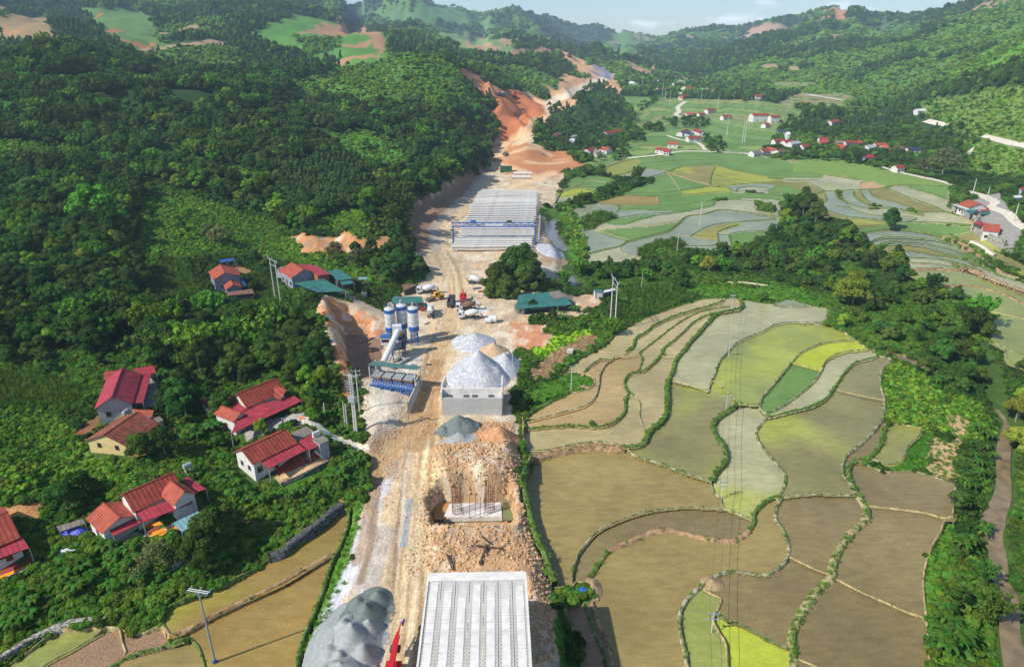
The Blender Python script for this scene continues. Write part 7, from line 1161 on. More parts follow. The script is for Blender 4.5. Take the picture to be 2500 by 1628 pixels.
def leaf_cloud(lobes, n, size, rs, jit=.55, droop=0, lo=-.35, shell=.25, asp=1.0):
    w_ = np.array([l[3]**2 for l in lobes]); w_ = w_/w_.sum(); k = rs.choice(len(lobes), n, p=w_); C = np.array([l[:3] for l in lobes])[k]; R = np.array([l[3] for l in lobes])[k]; SQ = np.array([l[4] for l in lobes])[k]
    d = rs.randn(n, 3); d /= np.linalg.norm(d, axis=1)[:, None]; m = d[:, 2] < lo; d[m, 2] *= -1
    rad = R*(1-shell*rs.rand(n)**2); P = C+d*rad[:, None]*np.stack([np.ones(n), np.ones(n), SQ], -1)
    N = d+rs.randn(n, 3)*jit; N[:, 2] += .25; N /= np.linalg.norm(N, axis=1)[:, None]
    T = np.cross(N, rs.randn(n, 3)); T /= np.linalg.norm(T, axis=1)[:, None]; B_ = np.cross(N, T); s = size*(.6+.8*rs.rand(n))[:, None]
    V = np.stack([P-T*s*.5-B_*s*.5*asp, P+T*s*.5-B_*s*.5*asp, P+T*s*.5+B_*s*.5*asp, P-T*s*.5+B_*s*.5*asp], 1); V[:, 2:, 2] -= droop*s
    return V.reshape(-1, 3), np.arange(4*n).reshape(-1, 4)
def core(lobes, f=.8):
    V = []; Fq = []
    for x, y, z, r, sq in lobes:
        o = len(V); n, m = 7, 4
        for j in range(m+1):
            ph = -math.pi/2+math.pi*j/m
            for i in range(n):
                th = 2*math.pi*i/n+j*.4; rr = r*f*(1+.15*math.sin(i*5.1+j*3.3)); V.append((x+rr*math.cos(ph)*math.cos(th), y+rr*math.cos(ph)*math.sin(th), z+rr*sq*math.sin(ph)))
        Fq += [(o+j*n+i, o+j*n+(i+1) % n, o+(j+1)*n+(i+1) % n, o+(j+1)*n+i) for j in range(m) for i in range(n)]
    return np.array(V), np.array(Fq)
def crown_mesh(name, lobes, n, size, mat, seed, f=.8, **k):
    rs = np.random.RandomState(seed); V1, F1 = leaf_cloud(lobes, n, size, rs, **k); V2, F2 = core(lobes, f)
    return np_mesh(name, np.vstack([V1, V2]), np.vstack([F1, F2+len(V1)]), mat)
def lobes_broad(rs, n=11, top=1., spread=.36, low=.34):
    L_ = []
    for i in range(n):
        a = i*2.4+rs.rand(); q = math.sqrt((i+.5)/n); z = low+(top-low-.12)*(1-q**1.8)*(.75+.35*rs.rand())+.04; r = .13+.09*rs.rand()
        L_.append((spread*q*math.cos(a)*(.8+.4*rs.rand()), spread*q*math.sin(a)*(.8+.4*rs.rand()), z, r, .75+.2*rs.rand()))
    return L_
def trunk_mesh(rs, name, h=.7, r=.022, limbs=4, spread=.3):
    mb = MB(); x = y = 0
    for k in range(3):
        nx, ny = x+rs.randn()*.02, y+rs.randn()*.02; mb.tube((x, y, h*k/3), (nx, ny, h*(k+1)/3), r*(1-.22*k), r*(1-.22*(k+1)), 6); x, y = nx, ny
    for i in range(limbs):
        a = i*2.1+rs.rand(); z = h*(.4+.12*i); mb.tube((0, 0, z), (spread*math.cos(a), spread*math.sin(a), z+.2+.1*rs.rand()), r*.5, r*.2, 5)
    me = bpy.data.meshes.new(name); me.from_pydata(mb.v, [], mb.f); me.materials.append(bark); return me
rs0 = np.random.RandomState(5)
TREES = {}
def mk(kind, n, fn): TREES[kind] = [fn(i) for i in range(n)]
mk('broad', 4, lambda i: (crown_mesh('crown_dark', lobes_broad(rs0), 2600, .036, LM['dark'], i), trunk_mesh(rs0, 'trunk')))
mk('broadmid', 3, lambda i: (crown_mesh('crown_mid', lobes_broad(rs0, 12), 2600, .036, LM['mid'], 10+i), trunk_mesh(rs0, 'trunk')))
mk('bright', 2, lambda i: (crown_mesh('crown_bright', lobes_broad(rs0, 10, 1., .38), 2400, .038, LM['bright'], 20+i), trunk_mesh(rs0, 'trunk')))
mk('dense', 2, lambda i: (crown_mesh('crown_dense', lobes_broad(rs0, 17, 1., .42, .16)+[(.3*math.cos(k*1.05), .3*math.sin(k*1.05), .18, .17, .9) for k in range(6)], 3400, .034, LM['dark' if i else 'mid'], 70+i), trunk_mesh(rs0, 'trunk', .6)))
mk('yellow', 2, lambda i: (crown_mesh('crown_yellow', lobes_broad(rs0, 10), 2200, .036, LM['yellow'], 30+i), trunk_mesh(rs0, 'trunk')))
mk('grey', 1, lambda i: (crown_mesh('crown_grey', lobes_broad(rs0, 12, 1., .42), 900, .04, LM['grey'], 35+i, f=.45), trunk_mesh(rs0, 'trunk', .75, .02, 7, .36)))
mk('narrow', 3, lambda i: (crown_mesh('crown_narrow', [(rs0.randn()*.03, rs0.randn()*.03, .2+.13*k, .15*(1-.62*k/6)+.02, 1.1) for k in range(6)], 700, .05, LM['blue'], 40+i, f=.7), trunk_mesh(rs0, 'trunk', .6, .014, 0)))
def bamboo(i):
    L_ = []
    for k in range(13):
        a = k*2.4; q = math.sqrt((k+.5)/13)*.34; h = .95-.35*q-.15*rs0.rand()
        for s in range(5): f_ = s/4; L_.append((q*math.cos(a)*(.25+1.0*f_**2+.05), q*math.sin(a)*(.25+1.0*f_**2+.05), h*(.2+.8*f_)-.1*max(0, f_-.8), .055+.03*f_, 1.3))
    return (crown_mesh('crown_bamboo', L_, 1600, .05, LM['mid'] if i else LM['bright'], 50+i, jit=.7, droop=.4, f=.6, asp=.45), trunk_mesh(rs0, 'trunk', .5, .01, 6, .12))
mk('bamboo', 3, bamboo)
def shrubm(i, mat, n=420, size=.135): return crown_mesh('shrub', [(rs0.randn()*.2, rs0.randn()*.2, .12+.28*rs0.rand(), .24+.14*rs0.rand(), .8) for _ in range(5)], n, size, LM[mat], 60+i, f=.7)
SHRUBS = [shrubm(0, 'scrub'), shrubm(1, 'mid'), shrubm(2, 'dark'), shrubm(3, 'lime')]
def blades(n, h, wd, lean, mat, seed, spread=.3):
    rs = np.random.RandomState(seed); V = []; Fq = []
    for i in range(n):
        a = rs.rand()*6.28; x, y = rs.randn(2)*spread; l = lean*(.4+rs.rand()); hh = h*(.6+.5*rs.rand()); dx, dy = math.cos(a), math.sin(a); o = len(V)
        V += [(x-dy*wd, y+dx*wd, 0), (x+dy*wd, y-dx*wd, 0), (x+dx*l*.45+dy*wd*.8, y+dy*l*.45-dx*wd*.8, hh*.75), (x+dx*l*.45-dy*wd*.8, y+dy*l*.45+dx*wd*.8, hh*.75), (x+dx*l+dy*.01, y+dy*l-dx*.01, hh*.9), (x+dx*l-dy*.01, y+dy*l+dx*.01, hh*.9)]
        Fq += [(o, o+1, o+2, o+3), (o+3, o+2, o+4, o+5)]
    return np_mesh('blades', V, np.array(Fq), LM[mat])
GRASS = blades(26, 1., .07, .6, 'grass', 1, .35); CORNM = blades(16, 1., .045, .35, 'corn', 2, .17); DRYM = blades(14, 1., .05, .5, 'dry', 3, .25)

gi_cache = {}
def instancer_group():
    if 'g' in gi_cache: return gi_cache['g']
    g = bpy.data.node_groups.new('scatter', 'GeometryNodeTree'); g.interface.new_socket('Geometry', in_out='INPUT', socket_type='NodeSocketGeometry'); g.interface.new_socket('Source', in_out='INPUT', socket_type='NodeSocketObject'); g.interface.new_socket('Geometry', in_out='OUTPUT', socket_type='NodeSocketGeometry')
    n = g.nodes; l = g.links.new; gi = n.new('NodeGroupInput'); go = n.new('NodeGroupOutput'); ob = n.new('GeometryNodeObjectInfo'); ob.transform_space = 'ORIGINAL'; ob.inputs['As Instance'].default_value = False
    ip = n.new('GeometryNodeInstanceOnPoints'); l(gi.outputs[0], ip.inputs['Points']); l(gi.outputs[1], ob.inputs['Object']); l(ob.outputs['Geometry'], ip.inputs['Instance'])
    for nm, sk in (('rot', 'Rotation'), ('scl', 'Scale')):
        na = n.new('GeometryNodeInputNamedAttribute'); na.data_type = 'FLOAT_VECTOR'; na.inputs['Name'].default_value = nm; l(na.outputs['Attribute'], ip.inputs[sk])
    l(ip.outputs[0], go.inputs[0]); gi_cache['g'] = g; return g
def scatter(name, src, P, S, label=None, tilt=.08, hs=None):
    """one stuff object: copies of src's mesh standing on the points P"""
    if len(P) == 0: return
    me = bpy.data.meshes.new(name); me.vertices.add(len(P)); me.vertices.foreach_set('co', np.asarray(P, np.float32).ravel())
    R = np.column_stack([RS.randn(len(P))*tilt, RS.randn(len(P))*tilt, RS.rand(len(P))*6.283]).astype(np.float32); a = me.attributes.new('rot', 'FLOAT_VECTOR', 'POINT'); a.data.foreach_set('vector', R.ravel())
    sx = S*(.85+.3*RS.rand(len(P))); sz = S if hs is None else S*np.asarray(hs); a = me.attributes.new('scl', 'FLOAT_VECTOR', 'POINT'); a.data.foreach_set('vector', np.column_stack([sx, sx, sz]).astype(np.float32).ravel())
    o = bpy.data.objects.new(name, me); link(o); tag(o, kind='stuff', label=label); md = o.modifiers.new('scatter', 'NODES'); md.node_group = instancer_group(); md[[i.identifier for i in md.node_group.interface.items_tree if i.name == 'Source'][0]] = src; return o
RUN = np.maximum.accumulate(np.where(GY > 120, (H-CAMH)/GY, -9), 0)
def cls_at(x, y):
    a = np.clip(np.rint((x/y-A0)/(A1-A0)*(NA-1)).astype(int), 0, NA-1); r = np.clip(np.rint(np.interp(y, Yv, np.arange(NY))).astype(int), 0, NY-1); return CLS[r, a], r, a
def sow(s0, k, y0=70, y1=6500, jit=.45, tall=8, thin=1.):
    y = y0; X = []; Y_ = []
    while y < y1:
        d = max(s0, k*y); hw = min(y*.86+40, 1.12*y); x = np.arange(-hw, hw, d); X.append(x+(RS.rand(len(x))-.5)*2*jit*d); Y_.append(y+(RS.rand(len(x))-.5)*2*jit*d); y += d*.95
    x = np.concatenate(X); y = np.concatenate(Y_); c, r, a = cls_at(x, y); z = hgt(x, y); u, v = to_px(x, y, z)
    vis = ((z+tall+y*.006-CAMH)/y >= RUN[r, a]) & (u > -160) & (u < 2660) & (v < 1760) & (v > -250) & (RS.rand(len(x)) < thin)
    return x[vis], y[vis], z[vis], c[vis], u[vis], v[vis], np.maximum(s0, k*y)[vis]
def inpoly(u, v, polys):
    m = np.zeros(u.shape, bool)
    for p in polys: m |= pip(u, v, np.array(p, float))
    return m
GROVES = [t(3,1,[(60,420),(250,310),(480,340),(520,480),(560,570),(800,600),(820,700),(940,770),(1100,850),(1330,870),(1340,1000),(1390,1100),(1500,1120),(1700,1150),(1800,1230),(1780,1290),(2020,1360),(2060,1550)])+t(3,2,[(2120,150),(2000,240),(2040,320),(1950,540),(1700,480),(1560,330),(1400,120),(1000,60)])+t(3,1,[(830,1500),(790,1350),(850,1220),(620,1170),(600,1300),(560,1270),(440,1080),(0,950),(0,700)]),
 t(2,1,[(600,1020),(700,940),(950,900),(1200,910),(1400,880),(1500,970),(1600,880),(1850,800),(2080,790),(2380,790),(2380,950),(2000,1000),(1600,960),(1500,1050),(1300,1010),(1200,1060),(800,1080),(620,1080)]),
 t(2,0,[(200,1290),(330,1100),(420,1040),(600,950),(740,830),(880,830),(950,950),(1080,1050),(1120,1140),(1100,1210),(1200,1290),(1240,1320),(1060,1330),(1080,1490),(880,1500),(600,1510),(500,1420),(250,1390),(180,1340)]),
 t(3,0,[(70,1170),(200,1110),(350,1100),(550,1120),(850,1030),(1200,990),(1500,1100),(1900,1270),(1900,1390),(1400,1370),(1100,1310),(900,1330),(500,1310),(300,1270),(100,1250)]), t(3,0,[(1000,1430),(1430,1380),(1700,1350),(1850,1470),(1750,1590),(1500,1600),(1250,1560),(1000,1530)]), t(3,0,[(250,1400),(450,1380),(850,1400),(850,1530),(500,1500),(250,1470)]),
 t(2,0,[(1400,1130),(1700,1100),(1850,1130),(1800,1200),(1500,1190)]), t(2,0,[(1780,1270),(1920,1290),(2000,1410),(1850,1440),(1790,1400)]), t(2,0,[(1620,1460),(1900,1450),(1920,1600),(1640,1600)]), t(2,0,[(1220,1180),(1400,1170),(1430,1230),(1220,1230)]), t(2,0,[(1130,990),(1400,870),(1370,940),(1200,1050)]), t(2,0,[(980,650),(1400,700),(1900,700),(2380,760),(2380,900),(1700,900),(1380,880),(1000,890)]),
 t(2,1,[(1090,110),(1290,100),(1290,200),(1090,200)]), t(2,1,[(640,60),(960,60),(940,110),(650,100)]), t(2,1,[(680,230),(780,240),(960,180),(1000,240),(760,330),(560,400),(500,370)]), t(2,1,[(1440,50),(1650,50),(1640,100),(1440,100)]),
 t(3,2,[(1700,200),(2000,250),(2060,330),(1960,580),(1750,550),(1480,480),(1400,330)]), t(3,3,[(2000,700),(2200,800),(2300,1050),(2250,1300),(2150,1500),(1900,1400),(1750,1150),(1720,850)]), t(3,2,[(2240,700),(2500,660),(2500,1150),(2300,1180),(2230,950)]), t(3,3,[(1700,40),(2000,0),(2050,150),(1950,330),(1820,300)]),
 t(1,1,[(900,700),(1100,740),(1200,650),(1440,700),(1480,900),(1600,1000),(1500,1060),(1250,1120),(1050,1050),(900,900)]), t(1,2,[(0,0),(560,0),(700,250),(560,420),(830,620),(780,700),(640,680),(430,560),(300,440),(150,350),(0,400)]), t(0,2,[(1480,0),(2380,0),(2380,470),(2100,500),(1850,560),(1700,520),(1470,250)]),
 t(0,1,[(0,650),(700,700),(900,850),(1400,850),(1400,950),(1300,1250),(1100,1500),(0,1550)]), t(0,2,[(0,0),(1000,0),(950,250),(600,330),(0,300)]), t(1,1,[(-200,1450),(600,1600),(560,2000),(300,1900),(-200,1700)])]
SINGLE = [('dense', 1255,690, 17), ('dense',1215,705,13),('dense',1290,705,13),('dense',1238,725,10),('dense',1275,668,15),('dense',1200,725,7),('bright',238,560,21),('broad',290,600,15),('broadmid',1960,530,17),('broad',1990,545,13),('bright',1915,550,10),('grey',2300,430,19),('grey',2250,425,12),('broadmid',965,690,13),('broad',930,690,12),
 ('broad',455,1015,10),('broad',420,1000,8),('broadmid',545,1025,8),('bright',640,1065,5),('broad',405,1115,8),('broadmid',350,1120,7),('grey',385,1395,6.5),('broad',500,1370,8),('broad',525,1330,9),('broadmid',560,1310,8),('broad',500,1400,6),('broad',165,1250,8),('broadmid',200,1215,7),('bright',2065,600,11),('grey',540,600,9),('grey',515,590,8),('broad',2170,560,12),
 ('yellow',30,595,8),('yellow',140,630,8),('yellow',210,660,9),('yellow',8,650,7),('yellow',180,710,7),('yellow',455,880,7),('bamboo',975,540,17),('bamboo',960,560,13),('bamboo',985,500,14),('grey',820,640,9),('grey',870,650,8),('bright',905,520,13),('bright',1050,490,12),('yellow',2080,750,14),('yellow',2050,740,10),('yellow',1730,665,8),('yellow',2480,1030,9),('yellow',2490,1110,9),('bamboo',2385,800,13),('bamboo',2360,820,12),
 ('bright',610,850,7),('bright',660,840,7),('broadmid',1550,445,9),('bamboo',1560,440,11),('broadmid',1445,1040,2),('broad',540,890,8),('broad',1300,760,5)]
src_of = {}; tree_n = {'n': 0}
def tree_obj(kind, v, x, y, z, s, label, group, name):
    ad = 'young' if s < 5 else 'small' if s < 7 else 'mid sized' if s < 9.5 else 'tall' if s < 13 else 'very tall'; label = ad+' '+label; group = label
    cm, tm = TREES[kind][v]; r = empty(name, (x, y, z), RS.rand()*6.28, label=label, cat='tree', group=group); r.scale = (s*(.9+.2*RS.rand()), s*(.9+.2*RS.rand()), s)
    c = bpy.data.objects.new('crown', cm); link(c, r); q = bpy.data.objects.new('trunk', tm); link(q, r); src_of.setdefault((kind, v), c); tree_n['n'] += 1; return r
NAMES_T = {'dense': ('broadleaf_tree','dense dark tree'), 'broad': ('broadleaf_tree','dark green broadleaf tree'), 'broadmid': ('broadleaf_tree','mid green broadleaf tree'), 'bright': ('broadleaf_tree','bright green spreading tree'), 'yellow': ('yellowing_tree','yellow green leafed tree'), 'grey': ('sparse_tree','sparse olive grey tree'), 'narrow': ('plantation_tree','narrow upright plantation tree'), 'bamboo': ('bamboo_clump','feathery bamboo clump')}
LMK = [(1160,540,'the girder yard'),(1200,570,'the blue gantry crane'),(985,790,'the cement silos'),(920,900,'the hopper bay'),(1152,960,'the bridge abutment'),(1150,1230,'the footing pit'),(870,960,'the transformer poles'),(820,1030,'the stubby post pair'),(285,950,'the grey gabled house'),(300,1060,'the old tiled house'),(650,980,'the long red house'),(680,1110,'the brick terrace house'),(400,1210,'the large tiled house'),(25,1290,'the left edge house'),(180,1290,'the tarpaulin lean-to'),(490,1250,'the pale blue tin roof'),(545,680,'the highest left house'),(740,670,'the teal roofed farm'),(668,690,'the left twin poles'),(820,790,'the earth cutting'),(760,600,'the orange slip face'),(500,1500,'the steel pole'),(700,1350,'the dark stone wall'),(900,430,'the bamboo by the haul road'),
 (1325,740,'the long teal shed'),(1500,745,'the right twin poles'),(1395,920,'the islet pole'),(1450,590,'the stream'),(1640,560,'the maize crescent'),(1708,520,'the far paddies tall pole'),(1620,410,'the village road'),(1700,740,'the top of the near paddies'),(1960,540,'the lone round grove'),(2050,800,'the yellow tinted tree'),(2200,700,'the curved right terraces'),(2270,890,'the muddy ditch'),(2330,1100,'the sandy plot'),(2430,1000,'the river bend'),(2440,1250,'the lower river'),(2300,1400,'the lower right field corner'),(2380,510,'the orange roofed carport house'),(2420,570,'the crimson awninged house'),
 (2250,430,'the big bare tree'),(2180,370,'the navy roof'),(2050,350,'the big red roof street'),(1900,290,'the schoolhouse'),(1680,330,'the tight village cluster'),(1640,370,'the road bend pair'),(1480,320,'the knoll houses'),(1450,230,'the knoll top'),(1250,280,'the orange cutting'),(1380,160,'the far orange slope'),(1700,200,'the far village'),(1850,230,'the long red barn'),(2250,240,'the white greenhouse'),(1000,140,'the bright hilltop'),(900,370,'the bright forest clearing'),(800,420,'the planted stand'),(240,560,'the great bright tree'),(560,560,'the upper scrub meadow'),(300,140,'the left forest crest'),(20,110,'the forest corner at upper left'),(600,170,'the middle forest crest'),(60,600,'the yellow leafed trees'),(400,720,'the left maize plot'),(60,960,'the shaded maize field'),(830,90,'the orange striped hill')]
def region_name(u, v):
    d, lu, lv, nm = min(((u-a_)**2+((v-b_)*1.25)**2, a_, b_, n_) for a_, b_, n_ in LMK); d = math.sqrt(d); du, dv = u-lu, (v-lv)*1.25
    side = ('right of' if du > 0 else 'left of') if abs(du) > 2.2*abs(dv) else ('below' if dv > 0 else 'above') if abs(dv) > 2.2*abs(du) else ('below and ' if dv > 0 else 'above and ')+('right of' if du > 0 else 'left of')
    return 'beside '+nm if d < 22 else ('just ' if d < 60 else '' if d < 115 else 'well ')+side+' '+nm
usedl = {}
for kd, u, v, h in SINGLE:
    x, y, z = cast3(u, v); nm, lb = NAMES_T[kd]; rg = region_name(u, v); key = lb+' '+rg; usedl[key] = usedl.get(key, 0)+1
    o = tree_obj(kd, random.randrange(len(TREES[kd])), x, y, z-.2, h, key, lb.split(' ')[0]+' '+nm.replace('_', ' ')+'s '+rg, nm)
# forests and groves
fx, fy, fz_, fc, fu, fv, fd = sow(4.4, .0068, 75, 6500)
grove = inpoly(fu, fv, GROVES) & (fc != BARE) & (fc != PADDY)
forest = (fc == FOREST) & ~((fy > 560) & grove)
nse = fbm(fx/60, fy/60, 3, 71)
pick = forest | (grove & (RS.rand(len(fx)) < np.where((fu > 1300) & (fv > 430), .12+.5*(fbm(fx/20, fy/20, 2, 79) > .46), .45))) | ((fc == SHRUB) & (RS.rand(len(fx)) < .055) & (fy > 125)) | ((fc == BRUSH) & (RS.rand(len(fx)) < .012) & (fy > 140)) | ((fc == PLANT) & (RS.rand(len(fx)) < .1))
gap = forest & (fbm(fx/23, fy/23, 2, 73) < np.where(fy < 560, .33, .27)); pick &= ~gap
ix = np.flatnonzero(pick); sz = fd*(1.35+.75*RS.rand(len(fx))+.9*RS.rand(len(fx))**6)*np.clip(1.06-(fy-500)/1000, .62, 1.); sz = np.where(grove & ~forest, sz*np.where(fu > 1300, .66, .78), sz); sz = np.where(((fc == SHRUB) | (fc == BRUSH)) & ~grove, sz*.6, sz)
ord_ = ix[np.argsort(-(sz/fy)[ix])]
kinds_f = ['broad', 'broadmid', 'bright', 'broad', 'broadmid', 'yellow', 'bamboo', 'broad']
def choose(i):
    r = RS.rand(); n = nse[i]
    if fc[i] == FOREST and fy[i] > 700: return 'broad' if r < n*.35 else ('narrow' if r < .5 else ('broadmid' if r < .85 else 'bright'))
    if fu[i] > 1300: n += .17
    if n > .56: return 'broadmid' if r < .5 else ('bright' if r < .62 else ('bamboo' if r < .78 else 'broad'))
    return 'broad' if r < .62 else ('broadmid' if r < .84 else ('bamboo' if r < .95 else ('yellow' if r < (.985 if (fu[i] > 1300 and fv[i] > 420) else .953) else 'bright')))
bins = {}; n_ind = 0
for i in ord_:
    kd = choose(i); vv = RS.randint(len(TREES[kd]))
    nar = 1.25 if kd in ('narrow', 'bamboo') else 1
    if n_ind < 235:
        nm, lb = NAMES_T[kd]; rg = region_name(fu[i], fv[i]); tree_obj(kd, vv, fx[i], fy[i], fz_[i]-.2, sz[i]*nar, lb+' '+rg, lb.split(' ')[0]+' '+nm.replace('_', ' ')+'s '+rg, nm); n_ind += 1
    else: bins.setdefault((kd, vv), []).append((fx[i], fy[i], fz_[i]-.3, sz[i]*nar))
for (kd, vv), L_ in bins.items():
    if (kd, vv) not in src_of:
        x, y, z, s = L_.pop(0); nm, lb = NAMES_T[kd]; tree_obj(kd, vv, x, y, z, s, lb+' '+region_name(*to_px(x, y, z)), None, nm)
    A = np.array(L_); scatter('forest', src_of[(kd, vv)], A[:, :3], A[:, 3], 'mass of %ss covering the hillsides' % NAMES_T[kd][1], hs=np.minimum(1, (1100/A[:, 1])**.65))
# rows of planted trees
px_, py_, pz_, pc_, pu_, pv_, pd_ = sow(2.7, .0068, 200, 3000, jit=.2); m = (pc_ == PLANT); order = np.flatnonzero(m); order = order[np.argsort(py_[order])]
for j, i in enumerate(order[:40]): tree_obj('narrow', j % 3, px_[i], py_[i], pz_[i]-.1, pd_[i]*(3.0+.6*RS.rand()), 'narrow upright planted tree '+region_name(pu_[i], pv_[i]), 'narrow planted trees '+region_name(pu_[i], pv_[i]), 'plantation_tree')
for k in range(3):
    s_ = order[40:][k::3]; scatter('plantation', src_of[('narrow', k)], np.column_stack([px_[s_], py_[s_], pz_[s_]-.1]), pd_[s_]*2.2*(.9+.3*RS.rand(len(s_)))*np.where(py_[s_] < 500, 1.35, .55), 'planted stand of narrow upright trees', .03)
# undergrowth
def bush_obj(me, x, y, s, name, label, cat='bush'):
    o = bpy.data.objects.new(name, me); link(o); o.location = (x, y, float(surf(x, y)[0])-.05); o.scale = (s, s, s); return tag(o, label, cat)
q = cast(1425, 1462); b0 = bush_obj(SHRUBS[0], *cast(1352, 1480), 1.3, 'shrub', 'bright green scrub bush beside the spoil at the finished deck')
b1 = bush_obj(SHRUBS[1], *cast(1262, 1150), 1.4, 'shrub', 'dark round bush on the spoil edge right of the footing pit'); b2 = bush_obj(SHRUBS[2], *cast(2310, 690), 1.6, 'shrub', 'small dark bush standing on the far terraces')
gsrc = bush_obj(GRASS, *cast(1620, 870), .9, 'grass_tuft', 'grass tuft on the bund between two tan paddies', 'grass'); csrc = bush_obj(CORNM, *cast(1580, 760), 2.1, 'maize_plant', 'maize plant at the near edge of the maize strip', 'maize'); dsrc = bush_obj(DRYM, *cast(1400, 840), .8, 'dry_stalk_tuft', 'dry stalk tuft in the harvested strip below the tin shed', 'stalks')
k_rock = MB(); k_rock.v, k_rock.f = rock_src().v, rock_src().f
br0 = k_rock.build('boulder', M('spoil_rock', (190,154,114), .95, .3, 1.5, rnd=.35), None, label='orange brown boulder on the spoil right of the footing pit', cat='boulder'); bx_, by_ = cast(1272, 1235); br0.location = (bx_, by_, float(surf(bx_, by_)[0])+.2); br0.scale = (.6, .6, .6)
P_ = cp([(1050,1110),(1080,1060),(1150,1030),(1250,1030),(1275,1120),(1262,1180),(1300,1290),(1340,1420),(1360,1620),(1300,1620),(1270,1400),(1050,1395),(1030,1340),(1040,1270),(1036,1200)]); n_ = 15000
rx_ = P_[:, 0].min()+RS.rand(n_)*np.ptp(P_[:, 0]); ry_ = P_[:, 1].min()+RS.rand(n_)*np.ptp(P_[:, 1]); mm = pip(rx_, ry_, P_); rx_, ry_ = rx_[mm], ry_[mm]; hz_ = surf(rx_, ry_); ok_ = hz_ > 1.2; scatter('rubble', br0, np.column_stack([rx_, ry_, hz_])[ok_], (.06+.34*RS.rand(ok_.sum())**4), 'broken rock over the spoil', 1.)
for px_e, wd_ in (([(1000,1395),(1020,1250),(1040,1120)], 3), ([(905,1110),(935,1060),(985,1020),(1005,985)], 5), ([(890,1000),(895,940),(900,920)], 2), ([(1262,1150),(1270,1260),(1330,1420)], 3), ([(1060,920),(1055,980),(1045,1060)], 2.5), ([(900,1260),(930,1180),(950,1120)], 4), ([(1020,640),(1000,690),(960,740)], 4), ([(1250,790),(1300,810)], 6)):
    e_ = np.array([cast(*q_) for q_ in cl(px_e, 6)]); i_ = RS.randint(0, len(e_), 420); P_ = e_[i_]+RS.randn(420, 2)*wd_*.5; scatter('rubble', br0, np.column_stack([P_, surf(*P_.T)]), .05+.24*RS.rand(420)**4, 'broken rock along the road edges', 1.)
sx, sy, sz_, scl, su, sv, sdd = sow(1.25, .0052, 72, 3600, jit=.75, tall=2)
m1 = (scl == SHRUB) | (scl == FOREST) & (sy < 500) & (RS.rand(len(sx)) < .5) | (scl == BRUSH) | (scl == PLANT) & (RS.rand(len(sx)) < .4)
br = scl == BRUSH; nn = fbm(sx/9, sy/9, 3, 81); nn2 = fbm(sx/25, sy/25, 2, 82)
S_ = sdd*(.85+.7*RS.rand(len(sx)))*np.where(nn > .58, 1.45, 1)*np.where(br, np.where(sy > 450, .35+.5*RS.rand(len(sx)), .85), 1.)
sel = {3: m1 & br & (RS.rand(len(sx)) < .7)}; sel[0] = m1 & ~sel[3] & (br | (nn2 > .5)) & (RS.rand(len(sx)) < .85); sel[1] = m1 & ~sel[3] & ~sel[0] & ((nn2 > .42) | br); sel[2] = m1 & ~sel[3] & ~sel[0] & ~sel[1]
b3 = bush_obj(SHRUBS[3], *cast(1330, 1395), 1.1, 'shrub', 'small fresh green bush on the strip between spoil and paddy')
for k, o in ((0, b0), (1, b1), (2, b2), (3, b3)):
    s_ = np.flatnonzero(sel[k]); scatter('undergrowth', o, np.column_stack([sx[s_], sy[s_], sz_[s_]-.1]), S_[s_], ('bright', 'mid green', 'dark green', 'fresh light green')[k]+' scrub covering the slopes', .15, hs=.85)
# sparse grass on the low ground, maize
gx, gy, gz, gc, gu, gv, gd = sow(.95, .0045, 72, 420, tall=1)
gl = (gc == LOW) | (gc == BRUSH) | (gc == SHRUB); s_ = np.flatnonzero(gl & (RS.rand(len(gx)) < .6)); scatter('grass', gsrc, np.column_stack([gx[s_], gy[s_], gz[s_]-.03]), gd[s_]*(.45+.35*RS.rand(len(s_))), 'tufts of grass over the low ground', .1)
cn = gc == CORN; dryc = cn & inpoly(gu, gv, [t(2,2,[(130,450),(160,300),(330,200),(520,50),(830,-20),(830,120),(620,210),(430,330),(330,460)])])
s_ = np.flatnonzero(cn & ~dryc); scatter('maize', csrc, np.column_stack([gx[s_], gy[s_], gz[s_]-.03]), gd[s_]*(1.3+.5*RS.rand(len(s_))), 'maize standing in small plots', .06)
s_ = np.flatnonzero(dryc); scatter('dry_stalks', dsrc, np.column_stack([gx[s_], gy[s_], gz[s_]-.03]), gd[s_]*(.6+.4*RS.rand(len(s_))), 'cut dry stalks and seedlings in the harvested strip', .3)
# weeds along the bunds
BP = []
for pts, zt, wv, st in BUND_LINES:
    if pts[:, 1].mean() > 330: continue
    L_ = np.hypot(*np.diff(pts, axis=0).T).sum(); n = int(L_*{'g': 2.2, 'm': 1.2, 's': .45, 'd': .3, 't': .2}[st]*wv.mean()*.8)
    i = RS.randint(0, len(pts)-1, n); f = RS.rand(n); p = pts[i]*(1-f)[:, None]+pts[i+1]*f[:, None]; tg = pts[i+1]-pts[i]; tg /= np.hypot(tg[:, 0], tg[:, 1])[:, None]+1e-9
    o_ = (RS.rand(n)*.7-.45 if st in 'smt' else RS.rand(n)-.5)*wv[i]; BP.append(np.column_stack([p[:, 0]+tg[:, 1]*o_, p[:, 1]-tg[:, 0]*o_, zt[i]-.15]))
BP = np.vstack(BP); h_n = len(BP)//3; scatter('bund_weeds', gsrc, BP[:h_n*2], .28+.28*RS.rand(h_n*2), 'grass on the paddy bunds', .15); scatter('bund_weeds', b0, BP[h_n*2:], .24+.28*RS.rand(len(BP)-h_n*2), 'low weeds on the paddy bunds', .2)
